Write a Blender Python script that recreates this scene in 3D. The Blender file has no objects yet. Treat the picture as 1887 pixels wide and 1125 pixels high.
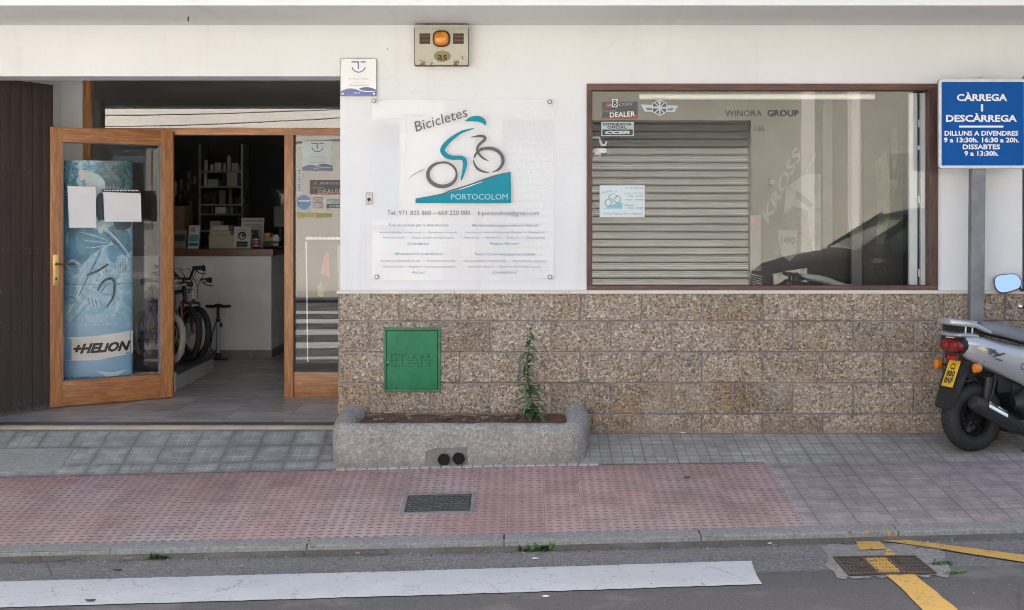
import bpy, bmesh, math, random
from mathutils import Vector, Matrix
from mathutils.geometry import tessellate_polygon
random.seed(7)
R = math.radians
scene = bpy.context.scene
# ---------------- camera, world, sun, exposure ----------------
F, D, H, CX, CY = 2300.0, 8.07, 1.428, 965.0, 390.0
cam_data = bpy.data.cameras.new("camera")
cam = bpy.data.objects.new("camera", cam_data)
scene.collection.objects.link(cam)
scene.camera = cam
cam.location = (0, -D, H)
cam.rotation_euler = (R(90), 0, 0)
cam_data.sensor_width = 36
cam_data.lens = F / 1887 * 36
cam_data.shift_x = (943.5 - CX) / 1887
cam_data.shift_y = -(562.5 - CY) / 1887
cam_data.clip_start = 0.05
cam_data.clip_end = 600
w = bpy.data.worlds.new("World"); scene.world = w; w.use_nodes = True
sky = w.node_tree.nodes.new("ShaderNodeTexSky")
sky.sky_type = 'NISHITA'; sky.sun_disc = False
SUN_EL, SUN_DX, SUN_DY = 57.0, -0.30, 0.95     # the sun stands behind the shop, to the left
sky.dust_density = 6.0; sky.ozone_density = 0.35
sky.sun_elevation = R(SUN_EL)
sky.sun_rotation = math.atan2(SUN_DX, SUN_DY)
w.node_tree.links.new(sky.outputs[0], w.node_tree.nodes["Background"].inputs[0])
w.node_tree.nodes["Background"].inputs[1].default_value = 0.085
sl = bpy.data.lights.new("sun", 'SUN'); sl.energy = 5.0; sl.angle = R(0.5); sl.color = (1.0, .94, .845)
so = bpy.data.objects.new("sun", sl); scene.collection.objects.link(so)
_n = math.hypot(SUN_DX, SUN_DY)
_to = Vector((SUN_DX/_n*math.cos(R(SUN_EL)), SUN_DY/_n*math.cos(R(SUN_EL)), math.sin(R(SUN_EL))))
so.rotation_euler = (-_to).to_track_quat('-Z', 'Y').to_euler()
scene.view_settings.view_transform = 'Standard'
scene.view_settings.look = 'None'
scene.view_settings.gamma = 1
scene.view_settings.exposure = 2.22
scene.cycles.pixel_filter_type = 'BLACKMAN_HARRIS'
scene.cycles.filter_width = 1.0
scene.cycles.use_denoising = True
scene.cycles.max_bounces = 10
scene.cycles.transparent_max_bounces = 24

# ---------------- helpers ----------------
def W(px, py, Y=0.0):
    """photograph pixel -> world point on the plane y = Y"""
    s = (D + Y) / F
    return Vector(((px - CX) * s, Y, H - (py - CY) * s))
def sm(t): t = max(0, min(1, t)); return t*t*(3-2*t)
def gz(x, y):
    a = -y
    pts = [(-50, 0), (0, 0), (.55, -.105), (1.63, -.236), (1.745, -.246)]
    if a <= 1.75:
        z = 0
        for (a0, z0), (a1, z1) in zip(pts, pts[1:]):
            if a0 <= a <= a1: z = z0 + (z1-z0)*(a-a0)/(a1-a0)
    else:
        z = -.288 + .055*min(a-1.75, 5.25)
    if x < -1.19 and a < .5: z += .024*(1-max(0, a)/.5)
    if a > 0:
        xx = max(-6, min(6, x))
        t = min(1, a/.5)
        tl = .022*xx if xx < 0 else .012*xx + .012*xx*min(1.2, max(0, a-.5)/1.13)
        if a > 2.5: tl *= max(0.0, 1-(a-2.5)/3)
        z += tl*t
    return z
def G(px, py, dz=0.0):
    """photograph pixel -> point on the ground"""
    dx, dz_ = (px-CX)/F, -(py-CY)/F
    lo, hi = 2.5, 12.0
    f = lambda t: H + dz_*t - (gz(dx*t, -D+t)+dz)
    a = lo; b = None; t = lo
    while t < hi:
        if f(t) < 0: b = t; break
        a = t; t += .02
    if b is None: b = hi
    for _ in range(30):
        m = (a+b)/2
        if f(m) < 0: b = m
        else: a = m
    return Vector((dx*a, -D+a, gz(dx*a, -D+a)+dz))

OFF = {}
def thing(name, label, cat, loc=(0,0,0), rz=0, group=None, local=False, rot=None):
    o = bpy.data.objects.new(name, None); scene.collection.objects.link(o)
    o.empty_display_size = .1
    o.location = loc
    o.rotation_euler = rot if rot else (0,0,rz)
    o['label'] = label; o['category'] = cat
    if group: o['group'] = group
    OFF[o.name] = Vector((0,0,0)) if local else Vector(loc)
    return o
def tag(o, label, cat, group=None):
    o['label'] = label; o['category'] = cat
    if group: o['group'] = group
    return o

class MB:
    def __init__(s): s.v = []; s.f = []; s.m = []; s.M = None
    def add(s, vs, fs, mi=0):
        b = len(s.v)
        s.v += [Vector(v) for v in vs]
        s.f += [tuple(b+i for i in f) for f in fs]; s.m += [mi]*len(fs)
        return s
    def box(s, x0, x1, y0, y1, z0, z1, mi=0):
        x0,x1 = min(x0,x1),max(x0,x1); y0,y1=min(y0,y1),max(y0,y1); z0,z1=min(z0,z1),max(z0,z1)
        return s.add([(x0,y0,z0),(x1,y0,z0),(x1,y1,z0),(x0,y1,z0),(x0,y0,z1),(x1,y0,z1),(x1,y1,z1),(x0,y1,z1)],
            [(0,3,2,1),(4,5,6,7),(0,1,5,4),(1,2,6,5),(2,3,7,6),(3,0,4,7)], mi)
    def hexa(s, b4, t4, mi=0):
        return s.add(list(b4)+list(t4), [(3,2,1,0),(4,5,6,7),(0,1,5,4),(1,2,6,5),(2,3,7,6),(3,0,4,7)], mi)
    def prism(s, pts, n, mi=0):
        """planar polygon pts (3D) extruded by vector n"""
        pts = [Vector(p) for p in pts]; n = Vector(n); k = len(pts)
        tris = tessellate_polygon([pts])
        vs = pts + [p+n for p in pts]
        fs = [tuple(t) for t in tris] + [tuple(k+i for i in reversed(t)) for t in tris]
        fs += [(i, (i+1) % k, k+(i+1) % k, k+i) for i in range(k)]
        return s.add(vs, fs, mi)
    def tube(s, pts, r, n=10, mi=0, cap=True, flat=None, closed=False):
        pts = [Vector(p) for p in pts]
        rs = r if isinstance(r, (list, tuple)) else [r]*len(pts)
        rings = []; prev = None; L = len(pts)
        for i, p in enumerate(pts):
            if closed: t = pts[(i+1) % L]-pts[i-1]
            else: t = (pts[min(i+1, L-1)] - pts[max(i-1, 0)])
            t = t.normalized() if t.length > 1e-9 else Vector((0,0,1))
            if prev is None:
                a = Vector((0,0,1)) if abs(t.z) < .9 else Vector((1,0,0))
                if flat is not None: a = Vector(flat)
                u = t.cross(a).normalized()
            else:
                u = (prev - t*prev.dot(t)).normalized()
            prev = u; v = t.cross(u)
            rr = rs[i]; ru, rv = rr if isinstance(rr, (tuple, list)) else (rr, rr)
            rings.append([p + u*ru*math.cos(2*math.pi*k/n) + v*rv*math.sin(2*math.pi*k/n) for k in range(n)])
        vs = [q for rg in rings for q in rg]; fs = []
        for i in range(L if closed else L-1):
            j = (i+1) % L
            for k in range(n):
                fs.append((i*n+k, i*n+(k+1) % n, j*n+(k+1) % n, j*n+k))
        if cap and not closed:
            fs.append(tuple(range(n-1, -1, -1))); fs.append(tuple((L-1)*n+k for k in range(n)))
        return s.add(vs, fs, mi)
    def cyl(s, p0, p1, r0, r1=None, n=20, mi=0):
        return s.tube([p0, p1], [r0, r0 if r1 is None else r1], n, mi)
    def loft(s, rings, mi=0, cap=True, closed=True):
        n = len(rings[0]); vs = [q for rg in rings for q in rg]; fs = []
        for i in range(len(rings)-1):
            for k in range(n if closed else n-1):
                fs.append((i*n+k, i*n+(k+1) % n, (i+1)*n+(k+1) % n, (i+1)*n+k))
        if cap:
            fs.append(tuple(range(n-1, -1, -1))); fs.append(tuple((len(rings)-1)*n+k for k in range(n)))
        return s.add(vs, fs, mi)
    def torus(s, c, ax, Rr, r, n=40, m=12, mi=0, r2=None):
        c = Vector(c); ax = Vector(ax).normalized()
        a = Vector((0,0,1)) if abs(ax.z) < .9 else Vector((1,0,0))
        u = ax.cross(a).normalized(); v = ax.cross(u); r2 = r2 or r
        vs = []; fs = []
        for i in range(n):
            t = 2*math.pi*i/n; d = u*math.cos(t)+v*math.sin(t)
            for k in range(m):
                q = 2*math.pi*k/m
                vs.append(c + d*(Rr + r*math.cos(q)) + ax*r2*math.sin(q))
        for i in range(n):
            for k in range(m):
                j = (i+1) % n; l = (k+1) % m
                fs.append((i*m+k, j*m+k, j*m+l, i*m+l))
        return s.add(vs, fs, mi)
    def ball(s, c, r, n=14, m=9, mi=0):
        c = Vector(c); r = r if isinstance(r, (tuple, list)) else (r,r,r)
        vs = [c+Vector((0,0,-r[2]))]; fs = []
        for i in range(1, m):
            p = math.pi*i/m - math.pi/2
            for k in range(n):
                t = 2*math.pi*k/n
                vs.append(c+Vector((r[0]*math.cos(p)*math.cos(t), r[1]*math.cos(p)*math.sin(t), r[2]*math.sin(p))))
        vs.append(c+Vector((0,0,r[2])))
        for k in range(n):
            fs.append((0, 1+(k+1) % n, 1+k)); b = 1+(m-2)*n
            fs.append((b+k, b+(k+1) % n, len(vs)-1))
            for i in range(m-2):
                fs.append((1+i*n+k, 1+i*n+(k+1) % n, 1+(i+1)*n+(k+1) % n, 1+(i+1)*n+k))
        return s.add(vs, fs, mi)
    def text(s, body, c, h, wd=None, mi=0, bold=0.0, shear=0.0, ang=0.0, align='C', thick=.0008, sp=1.0, warp=None, U=(1,0,0), V=(0,0,1), face=None):
        """lettering: c = centre (or left/right middle) of the text box, h = cap height, wd = total width"""
        cu = bpy.data.curves.new("t", 'FONT'); cu.body = body; cu.size = 1; cu.offset = bold; cu.shear = shear
        cu.space_character = sp; cu.resolution_u = 2
        o = bpy.data.objects.new("t", cu); scene.collection.objects.link(o)
        dg = bpy.context.evaluated_depsgraph_get(); me = o.evaluated_get(dg).to_mesh()
        vs = [v.co.copy() for v in me.vertices]; fs = [tuple(p.vertices) for p in me.polygons]
        o.evaluated_get(dg).to_mesh_clear(); bpy.data.objects.remove(o); bpy.data.curves.remove(cu)
        if not vs: return s
        x0 = min(v.x for v in vs); x1 = max(v.x for v in vs)
        k = h/.70; kx = (wd/(x1-x0)) if wd else k
        ca, sa = math.cos(ang), math.sin(ang); U = Vector(U); V = Vector(V); N = U.cross(V)
        ref = {'C': (x0+x1)/2, 'L': x0, 'R': x1}[align]
        c = Vector(c); pts = []
        for v in vs:
            a, b = (v.x-ref)*kx, (v.y-.35)*k
            a, b = a*ca-b*sa, a*sa+b*ca
            q = c + U*a + V*b
            if warp: q = warp(q)
            pts.append(q)
        b0 = len(s.v); s.v += [p + N*thick for p in pts]
        s.f += [tuple(b0+i for i in f) for f in fs]; s.m += [mi]*len(fs)
        return s
    def build(s, name, mats, parent=None, bevel=0, smooth=False, seg=2, kind=None, autosmooth=None):
        me = bpy.data.meshes.new(name)
        off = OFF.get(parent.name, Vector((0,0,0))) if parent else Vector((0,0,0))
        me.from_pydata([tuple(v-off) for v in s.v], [], s.f)
        me.polygons.foreach_set('material_index', s.m)
        if not isinstance(mats, (list, tuple)): mats = [mats]
        for m in mats: me.materials.append(m)
        if bevel:
            bm = bmesh.new(); bm.from_mesh(me)
            bmesh.ops.recalc_face_normals(bm, faces=bm.faces)
            ed = [e for e in bm.edges if len(e.link_faces) == 2 and e.calc_face_angle(0) > R(35)]
            bmesh.ops.bevel(bm, geom=ed, offset=bevel, segments=seg, profile=.7, affect='EDGES', clamp_overlap=True)
            bm.to_mesh(me); bm.free()
        me.validate(); me.update()
        if smooth or bevel:
            me.polygons.foreach_set('use_smooth', [True]*len(me.polygons))
            try: me.set_sharp_from_angle(angle=R(autosmooth or 40))
            except Exception: pass
        o = bpy.data.objects.new(name, me); scene.collection.objects.link(o)
        if parent:
            o.parent = parent; OFF[o.name] = off
        if kind: o['kind'] = kind
        return o
def ribbon(mb, pts, ws, Y, mi=0, n=5):
    """a brush stroke lying on the plane y = Y; pts and widths in photo pixels"""
    P = []; Wd = []
    L = len(pts)
    for i in range(L-1):
        p0 = pts[max(0,i-1)]; p1 = pts[i]; p2 = pts[i+1]; p3 = pts[min(L-1,i+2)]
        for k in range(n):
            t = k/n
            q = [0.5*(2*p1[j]+(-p0[j]+p2[j])*t+(2*p0[j]-5*p1[j]+4*p2[j]-p3[j])*t*t+(-p0[j]+3*p1[j]-3*p2[j]+p3[j])*t**3) for j in (0,1)]
            P.append(q); Wd.append(ws[i]*(1-t)+ws[i+1]*t)
    P.append(list(pts[-1])); Wd.append(ws[-1])
    vs = []
    for i, p in enumerate(P):
        a = P[max(0,i-1)]; b = P[min(len(P)-1,i+1)]
        dx, dy = b[0]-a[0], b[1]-a[1]; l = math.hypot(dx, dy) or 1
        nx, ny = -dy/l*Wd[i]/2, dx/l*Wd[i]/2
        vs.append(W(p[0]+nx, p[1]+ny, Y)); vs.append(W(p[0]-nx, p[1]-ny, Y))
    mb.add(vs, [(2*i, 2*i+1, 2*i+3, 2*i+2) for i in range(len(P)-1)], mi)
def pxpoly(mb, pts, Y, mi=0, th=.0008):
    mb.prism([W(a, b, Y) for a, b in pts], (0, th, 0), mi)
def smooth_loop(P_, n=4):
    o = []
    for i in range(len(P_)):
        p0, p1, p2, p3 = P_[i-1], P_[i], P_[(i+1) % len(P_)], P_[(i+2) % len(P_)]
        for k in range(n):
            t = k/n; o.append(tuple(0.5*(2*p1[j]+(-p0[j]+p2[j])*t+(2*p0[j]-5*p1[j]+4*p2[j]-p3[j])*t*t+(-p0[j]+3*p1[j]-3*p2[j]+p3[j])*t**3) for j in (0, 1)))
    return o
def rrect(x0, x1, z0, z1, r, Y, n=5):
    pts = []
    for cx, cz, a0 in ((x1-r, z1-r, 0), (x0+r, z1-r, 90), (x0+r, z0+r, 180), (x1-r, z0+r, 270)):
        for k in range(n+1):
            a = R(a0+90*k/n); pts.append(Vector((cx+r*math.cos(a), Y, cz+r*math.sin(a))))
    return pts

# ---------------- materials ----------------
class NT:
    def __init__(s, name):
        s.mat = bpy.data.materials.new(name); s.mat.use_nodes = True
        s.nt = s.mat.node_tree; s.nodes = s.nt.nodes
        s.b = s.nodes["Principled BSDF"]; s.out = s.nodes["Material Output"]
        s._co = None
    def lk(s, a, b): s.nt.links.new(a, b)
    def co(s, kind='Object', sc=None):
        t = s.nodes.new('ShaderNodeTexCoord').outputs[kind] if kind != 'World' else s.nodes.new('ShaderNodeNewGeometry').outputs['Position']
        if sc:
            m = s.nodes.new('ShaderNodeMapping'); m.inputs['Scale'].default_value = sc
            s.lk(t, m.inputs[0]); t = m.outputs[0]
        return t
    def noise(s, sc, det=4, rough=.55, co=None, dist=0):
        n = s.nodes.new('ShaderNodeTexNoise'); n.inputs['Scale'].default_value = sc
        n.inputs['Detail'].default_value = det; n.inputs['Roughness'].default_value = rough
        n.inputs['Distortion'].default_value = dist
        s.lk(co or s.co('World'), n.inputs['Vector']); return n.outputs['Fac']
    def vor(s, sc, feat='F1', co=None, out='Distance', rnd=1):
        n = s.nodes.new('ShaderNodeTexVoronoi'); n.feature = feat
        n.inputs['Scale'].default_value = sc; n.inputs['Randomness'].default_value = rnd
        s.lk(co or s.co('World'), n.inputs['Vector']); return n.outputs[out]
    def m(s, op, a, b=None, c=None, clamp=False):
        n = s.nodes.new('ShaderNodeMath'); n.operation = op; n.use_clamp = clamp
        for i, v in enumerate((a, b, c)):
            if v is None: continue
            if isinstance(v, (int, float)): n.inputs[i].default_value = v
            else: s.lk(v, n.inputs[i])
        return n.outputs[0]
    def ramp(s, fac, stops, interp='LINEAR'):
        n = s.nodes.new('ShaderNodeValToRGB'); n.color_ramp.interpolation = interp
        while len(n.color_ramp.elements) < len(stops): n.color_ramp.elements.new(0.5)
        for e, (p, c) in zip(n.color_ramp.elements, stops):
            e.position = p; e.color = (*c, 1) if not isinstance(c, (int, float)) else (c,c,c,1)
        s.lk(fac, n.inputs[0]); return n.outputs[0]
    def step(s, v, a, b, va=0.0, vb=1.0):
        n = s.nodes.new('ShaderNodeMapRange'); n.clamp = True
        s.lk(v, n.inputs[0])
        for i, q in zip((1, 2, 3, 4), (a, b, va, vb)): n.inputs[i].default_value = q
        return n.outputs[0]
    def mix(s, fac, a, b, mode='MIX'):
        n = s.nodes.new('ShaderNodeMix'); n.data_type = 'RGBA'; n.blend_type = mode
        for i, v in ((0, fac), (6, a), (7, b)):
            if isinstance(v, (int, float)): n.inputs[i].default_value = v
            elif isinstance(v, (tuple, list)): n.inputs[i].default_value = (*v, 1)
            else: s.lk(v, n.inputs[i])
        return n.outputs[2]
    def xyz(s, v):
        n = s.nodes.new('ShaderNodeSeparateXYZ'); s.lk(v, n.inputs[0]); return n.outputs
    def comb(s, x, y, z):
        n = s.nodes.new('ShaderNodeCombineXYZ')
        for i, v in enumerate((x, y, z)):
            if isinstance(v, (int, float)): n.inputs[i].default_value = v
            else: s.lk(v, n.inputs[i])
        return n.outputs[0]
    def bump(s, h, st=.3, dist=.01):
        n = s.nodes.new('ShaderNodeBump'); n.inputs['Strength'].default_value = st
        n.inputs['Distance'].default_value = dist; s.lk(h, n.inputs['Height'])
        s.lk(n.outputs[0], s.b.inputs['Normal']); return s
    def col(s, c):
        if isinstance(c, (tuple, list)): s.b.inputs['Base Color'].default_value = (*c, 1)
        else: s.lk(c, s.b.inputs['Base Color'])
        return s
    def rough(s, v):
        if isinstance(v, (int, float)): s.b.inputs['Roughness'].default_value = v
        else: s.lk(v, s.b.inputs['Roughness'])
        return s
def mul(c, k): return tuple(min(1, x*k) for x in c)
_cache = {}
def pm(name, c, rough=.5, metal=0, var=.12, sc=6, bump=0, bsc=60, coat=0, c2=None, spec=None, dirt=0):
    if name in _cache: return _cache[name]
    n = NT(name)
    f = n.noise(sc, 5, .6, n.co('Object'))
    base = n.ramp(f, [(.3, c2 or mul(c, 1-var)), (.7, mul(c, 1+var) if not c2 else c)])
    if dirt:
        g = n.noise(sc*3.1, 6, .7, n.co('Object'))
        base = n.mix(n.m('MULTIPLY', n.ramp(g, [(.52, 0), (.72, 1)]), dirt), base, mul(c, .45))
    n.col(base)
    n.rough(n.m('ADD', n.m('MULTIPLY', n.noise(sc*2.3, 3, .6, n.co('Object')), .16), max(.02, rough-.08)))
    n.b.inputs['Metallic'].default_value = metal
    if coat: n.b.inputs['Coat Weight'].default_value = coat; n.b.inputs['Coat Roughness'].default_value = .06
    if spec is not None: n.b.inputs['Specular IOR Level'].default_value = spec
    if bump: n.bump(n.noise(bsc, 4, .6, n.co('Object')), bump, .004)
    _cache[name] = n.mat; return n.mat
def wood(name, c1, c2, axis='z', rough=.4, coat=.25, sc=9, worn=0):
    n = NT(name); o = n.xyz(n.co('Object'))
    a = .09
    co = {'z': n.comb(o[0], o[1], n.m('MULTIPLY', o[2], a)), 'x': n.comb(n.m('MULTIPLY', o[0], a), o[1], o[2])}[axis]
    g = n.noise(sc*7, 5, .65, co, .6)
    g2 = n.noise(sc*28, 3, .7, co)
    b = n.ramp(g, [(.30, mul(c2, .75)), (.46, c2), (.62, c1), (.8, mul(c1, 1.15))])
    b = n.mix(n.m('MULTIPLY', n.ramp(g2, [(.5, 0), (.68, 1)]), .35), b, mul(c2, .6))
    if worn:
        g3 = n.noise(5, 6, .7, n.co('Object'))
        b = n.mix(n.m('MULTIPLY', n.ramp(g3, [(.5, 0), (.75, 1)]), worn), b, mul(c2, .5))
    n.col(b); n.rough(rough); n.b.inputs['Coat Weight'].default_value = coat; n.b.inputs['Coat Roughness'].default_value = .3
    n.bump(g2, .12, .002)
    return n.mat
def glass_mat(name, ior=1.6, tint=(1,1,1), gmin=0.0, rough=0.0):
    n = NT(name); n.nodes.remove(n.b)
    t = n.nodes.new('ShaderNodeBsdfTransparent'); t.inputs[0].default_value = (*tint, 1)
    g = n.nodes.new('ShaderNodeBsdfGlossy'); g.inputs['Roughness'].default_value = rough
    f = n.nodes.new('ShaderNodeFresnel'); f.inputs[0].default_value = ior
    # the pane is slightly wavy
    bp = n.nodes.new('ShaderNodeBump'); bp.inputs['Strength'].default_value = .03; bp.inputs['Distance'].default_value = .006
    n.lk(n.noise(1.6, 2, .5), bp.inputs['Height']); n.lk(bp.outputs[0], g.inputs['Normal'])
    geo = n.nodes.new('ShaderNodeNewGeometry')
    fac = n.m('ADD', f.outputs[0], gmin)
    fac = n.m('MULTIPLY', fac, n.m('SUBTRACT', 1.0, geo.outputs['Backfacing']))
    mx = n.nodes.new('ShaderNodeMixShader')
    n.lk(fac, mx.inputs[0]); n.lk(t.outputs[0], mx.inputs[1]); n.lk(g.outputs[0], mx.inputs[2])
    n.lk(mx.outputs[0], n.out.inputs[0])
    return n.mat
# ---- setting surfaces ----
def m_paint(name, c, stain=.35):
    n = NT(name)
    f = n.noise(1.3, 6, .6); f2 = n.noise(14, 4, .6)
    b = n.ramp(f, [(.3, mul(c, .93)), (.7, c)])
    b = n.mix(n.m('MULTIPLY', n.ramp(f2, [(.60, 0), (.8, 1)]), stain*.3), b, (.50, .47, .42))
    p = n.xyz(n.co('World'))
    # thin vertical weather streaks and hairline cracks
    st = n.noise(1, 4, .6, n.comb(n.m('MULTIPLY', p[0], 9), p[1], n.m('MULTIPLY', p[2], .5)))
    b = n.mix(n.m('MULTIPLY', n.ramp(st, [(.58, 0), (.75, 1)]), stain*.35), b, (.55, .52, .46))
    wv = n.nodes.new('ShaderNodeTexNoise'); wv.inputs['Scale'].default_value = 4; wv.inputs['Detail'].default_value = 5
    n.lk(n.co('World'), wv.inputs['Vector']); cv = n.mix(.28, n.co('World'), wv.outputs['Color'])
    cr = n.vor(1.6, 'DISTANCE_TO_EDGE', cv)
    crm = n.m('MULTIPLY', n.ramp(cr, [(.0, 1), (.0035, 0)]), n.ramp(n.noise(.9, 2), [(.56, 0), (.6, 1)]))
    b = n.mix(n.m('MULTIPLY', crm, stain*.35), b, (.33, .31, .28))
    n.col(b).rough(.75)
    h = n.m('ADD', n.noise(45, 5, .7), n.m('MULTIPLY', n.noise(7, 3), 2))
    return n.bump(h, .22, .006).mat
M_WALL = m_paint('white_render', (.765, .77, .775), .6)
M_CANOPY = m_paint('canopy_paint', (.78, .77, .75), .8)
M_INT = pm('interior_paint', (.70, .70, .69), .8, sc=2)
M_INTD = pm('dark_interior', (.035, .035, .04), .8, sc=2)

def m_blocks():
    n = NT('aggregate_blocks')
    p = n.xyz(n.co('World'))
    bw, bh = .3905, .2
    z0 = .909 - .19          # first bed joint
    zz = n.m('DIVIDE', n.m('SUBTRACT', p[2], z0-4*bh), bh)     # rows counted upward
    row = n.m('FLOOR', zz); fz = n.m('FRACT', zz)
    odd = n.m('MODULO', row, 2.0)
    xx = n.m('ADD', n.m('DIVIDE', n.m('ADD', p[0], .8+bw*20), bw), n.m('MULTIPLY', n.m('ADD', odd, 0), .5))
    colm = n.m('FLOOR', xx); fx = n.m('FRACT', xx)
    wob = n.m('MULTIPLY', n.m('SUBTRACT', n.noise(16, 3), .5), .016)
    ex = n.m('MULTIPLY', n.m('MINIMUM', fx, n.m('SUBTRACT', 1.0, fx)), bw)
    ez = n.m('MULTIPLY', n.m('MINIMUM', fz, n.m('SUBTRACT', 1.0, fz)), bh)
    e = n.m('ADD', n.m('MINIMUM', ex, ez), wob)
    joint = n.ramp(e, [(.0028, 1), (.0062, 0)])
    stones = n.vor(82, 'F1', n.co('World'), 'Color'); sd = n.vor(82, 'DISTANCE_TO_EDGE', n.co('World'))
    sx = n.nodes.new('ShaderNodeSeparateColor'); n.lk(stones, sx.inputs[0])
    c = n.ramp(sx.outputs[0], [(0, (.11, .09, .07)), (.12, (.28, .23, .17)), (.3, (.40, .335, .25)), (.55, (.52, .455, .355)), (.8, (.64, .58, .47)), (.93, (.86, .80, .68))], 'CONSTANT')
    c2 = n.ramp(n.vor(160, 'F1', n.co('World'), 'Distance'), [(.15, (.54, .485, .39)), (.6, (.27, .225, .175))])
    c = n.mix(.38, c, c2)
    gap = n.ramp(sd, [(.0, 1), (.09, 0)])
    hole = n.ramp(n.noise(64, 3, .6), [(.575, 0), (.63, 1)])
    c = n.mix(n.m('MULTIPLY', gap, .55), c, (.30, .25, .20))
    c = n.mix(n.m('MULTIPLY', hole, .62), c, (.08, .06, .05))
    # per block tone, rust-brown dirt in patches
    wn = n.nodes.new('ShaderNodeTexWhiteNoise'); wn.noise_dimensions = '2D'
    n.lk(n.comb(colm, row, 0), wn.inputs['Vector'])
    c = n.mix(1.0, c, n.ramp(wn.outputs['Value'], [(0, (.78, .775, .775)), (.5, (.98, .975, .97)), (1, (1.12, 1.12, 1.12))]), 'MULTIPLY')
    right = n.ramp(n.m('ADD', n.m('MULTIPLY', p[0], .3), n.m('MULTIPLY', n.noise(3.2, 4), .5)), [(.25, 0), (.5, 1)])
    brown = n.m('MULTIPLY', n.ramp(n.noise(2.4, 5, .65), [(.46, 0), (.66, 1)]), n.step(p[2], 0, 1, 1, .45))
    c = n.mix(n.m('MULTIPLY', brown, .75), c, (.88, .66, .43), 'MULTIPLY')
    c = n.mix(1, c, (.98, .96, .99), 'MULTIPLY')
    pale = n.ramp(n.noise(1.9, 5, .6), [(.56, 0), (.72, .25)])
    c = n.mix(pale, c, (.60, .57, .50))
    c = n.mix(n.m('MULTIPLY', right, .35), c, (.86, .80, .72), 'MULTIPLY')
    grout = n.ramp(n.noise(5, 4), [(.38, (.21, .19, .17)), (.62, (.37, .345, .315))])
    c = n.mix(joint, c, grout)
    damp = n.m('MULTIPLY', n.ramp(n.m('ADD', p[2], n.m('MULTIPLY', n.noise(6, 4), .12)), [(.06, 1), (.14, 0)]), .4)
    c = n.mix(damp, c, (.26, .20, .15))
    n.col(c).rough(.85)
    h = n.m('SUBTRACT', n.m('ADD', n.m('MULTIPLY', n.noise(60, 5, .75), 1.2), n.m('MULTIPLY', sx.outputs[1], .5)), n.m('MULTIPLY', joint, 1.8))
    h = n.m('SUBTRACT', h, n.m('MULTIPLY', hole, .7))
    return n.bump(h, .75, .009).mat
M_BLOCK = m_blocks()
def m_concrete(name, c, grain=90, rough=.85, st=.5, spots=.5):
    n = NT(name)
    a = n.noise(3.5, 6, .65); g = n.noise(grain, 4, .7); v = n.vor(grain*1.3, 'F1', n.co('World'), 'Color')
    s = n.nodes.new('ShaderNodeSeparateColor'); n.lk(v, s.inputs[0])
    b = n.ramp(a, [(.3, mul(c, .82)), (.7, mul(c, 1.1))])
    b = n.mix(spots, b, n.ramp(s.outputs[0], [(0, mul(c, .45)), (.35, mul(c, .85)), (.7, mul(c, 1.15)), (1, mul(c, 1.7))]))
    b = n.mix(n.m('MULTIPLY', n.ramp(n.noise(11, 6, .7), [(.55, 0), (.72, 1)]), .35), b, mul(c, .5))
    n.col(b).rough(rough)
    return n.bump(n.m('ADD', g, n.noise(22, 4)), st, .006).mat
def m_planter():
    n = NT('planter_concrete'); p = n.xyz(n.co('World')); c = (.355, .335, .305)
    v = n.vor(85, 'F1', n.co('World'), 'Color'); s = n.nodes.new('ShaderNodeSeparateColor'); n.lk(v, s.inputs[0])
    b = n.ramp(n.noise(3.5, 6, .65), [(.3, mul(c, .78)), (.7, mul(c, 1.12))])
    b = n.mix(.42, b, n.ramp(s.outputs[0], [(0, mul(c, .4)), (.35, mul(c, .85)), (.7, mul(c, 1.2)), (1, mul(c, 1.8))]))
    b = n.mix(n.m('MULTIPLY', n.ramp(n.noise(8, 6, .7), [(.5, 0), (.68, 1)]), .45), b, mul(c, .5))
    low = n.step(n.m('ADD', p[2], n.m('MULTIPLY', n.noise(9, 5), .12)), -.09, .03, .75, 0)  # stain at the planter's foot, doubling as painted contact shade
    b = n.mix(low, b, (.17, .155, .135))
    st = n.noise(1, 4, .6, n.comb(n.m('MULTIPLY', p[0], 14), p[1], n.m('MULTIPLY', p[2], 1.2)))
    b = n.mix(n.m('MULTIPLY', n.ramp(st, [(.55, 0), (.7, 1)]), .4), b, mul(c, .55))
    n.col(b).rough(.9)
    return n.bump(n.m('ADD', s.outputs[1], n.m('MULTIPLY', n.noise(22, 4), 1.5)), .9, .007).mat
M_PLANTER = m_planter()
M_KERB = m_concrete('kerb_concrete', (.235, .235, .22), 70, st=.35, spots=.35)
M_MORTAR = m_concrete('mortar_patch', (.25, .24, .22), 60, st=.3, spots=.2)
M_PATCH = m_concrete('pipe_mortar', (.20, .19, .175), 40, st=.4, spots=.2)
M_SLABC = m_concrete('cast_slab', (.29, .295, .27), 60, st=.2, spots=.15)
M_STONE = pm('ledge_stone', (.66, .62, .57), .5, sc=5, var=.08, bump=.1)
M_STEP = pm('threshold_stone', (.34, .29, .22), .55, sc=6, var=.15, bump=.15)

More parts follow.
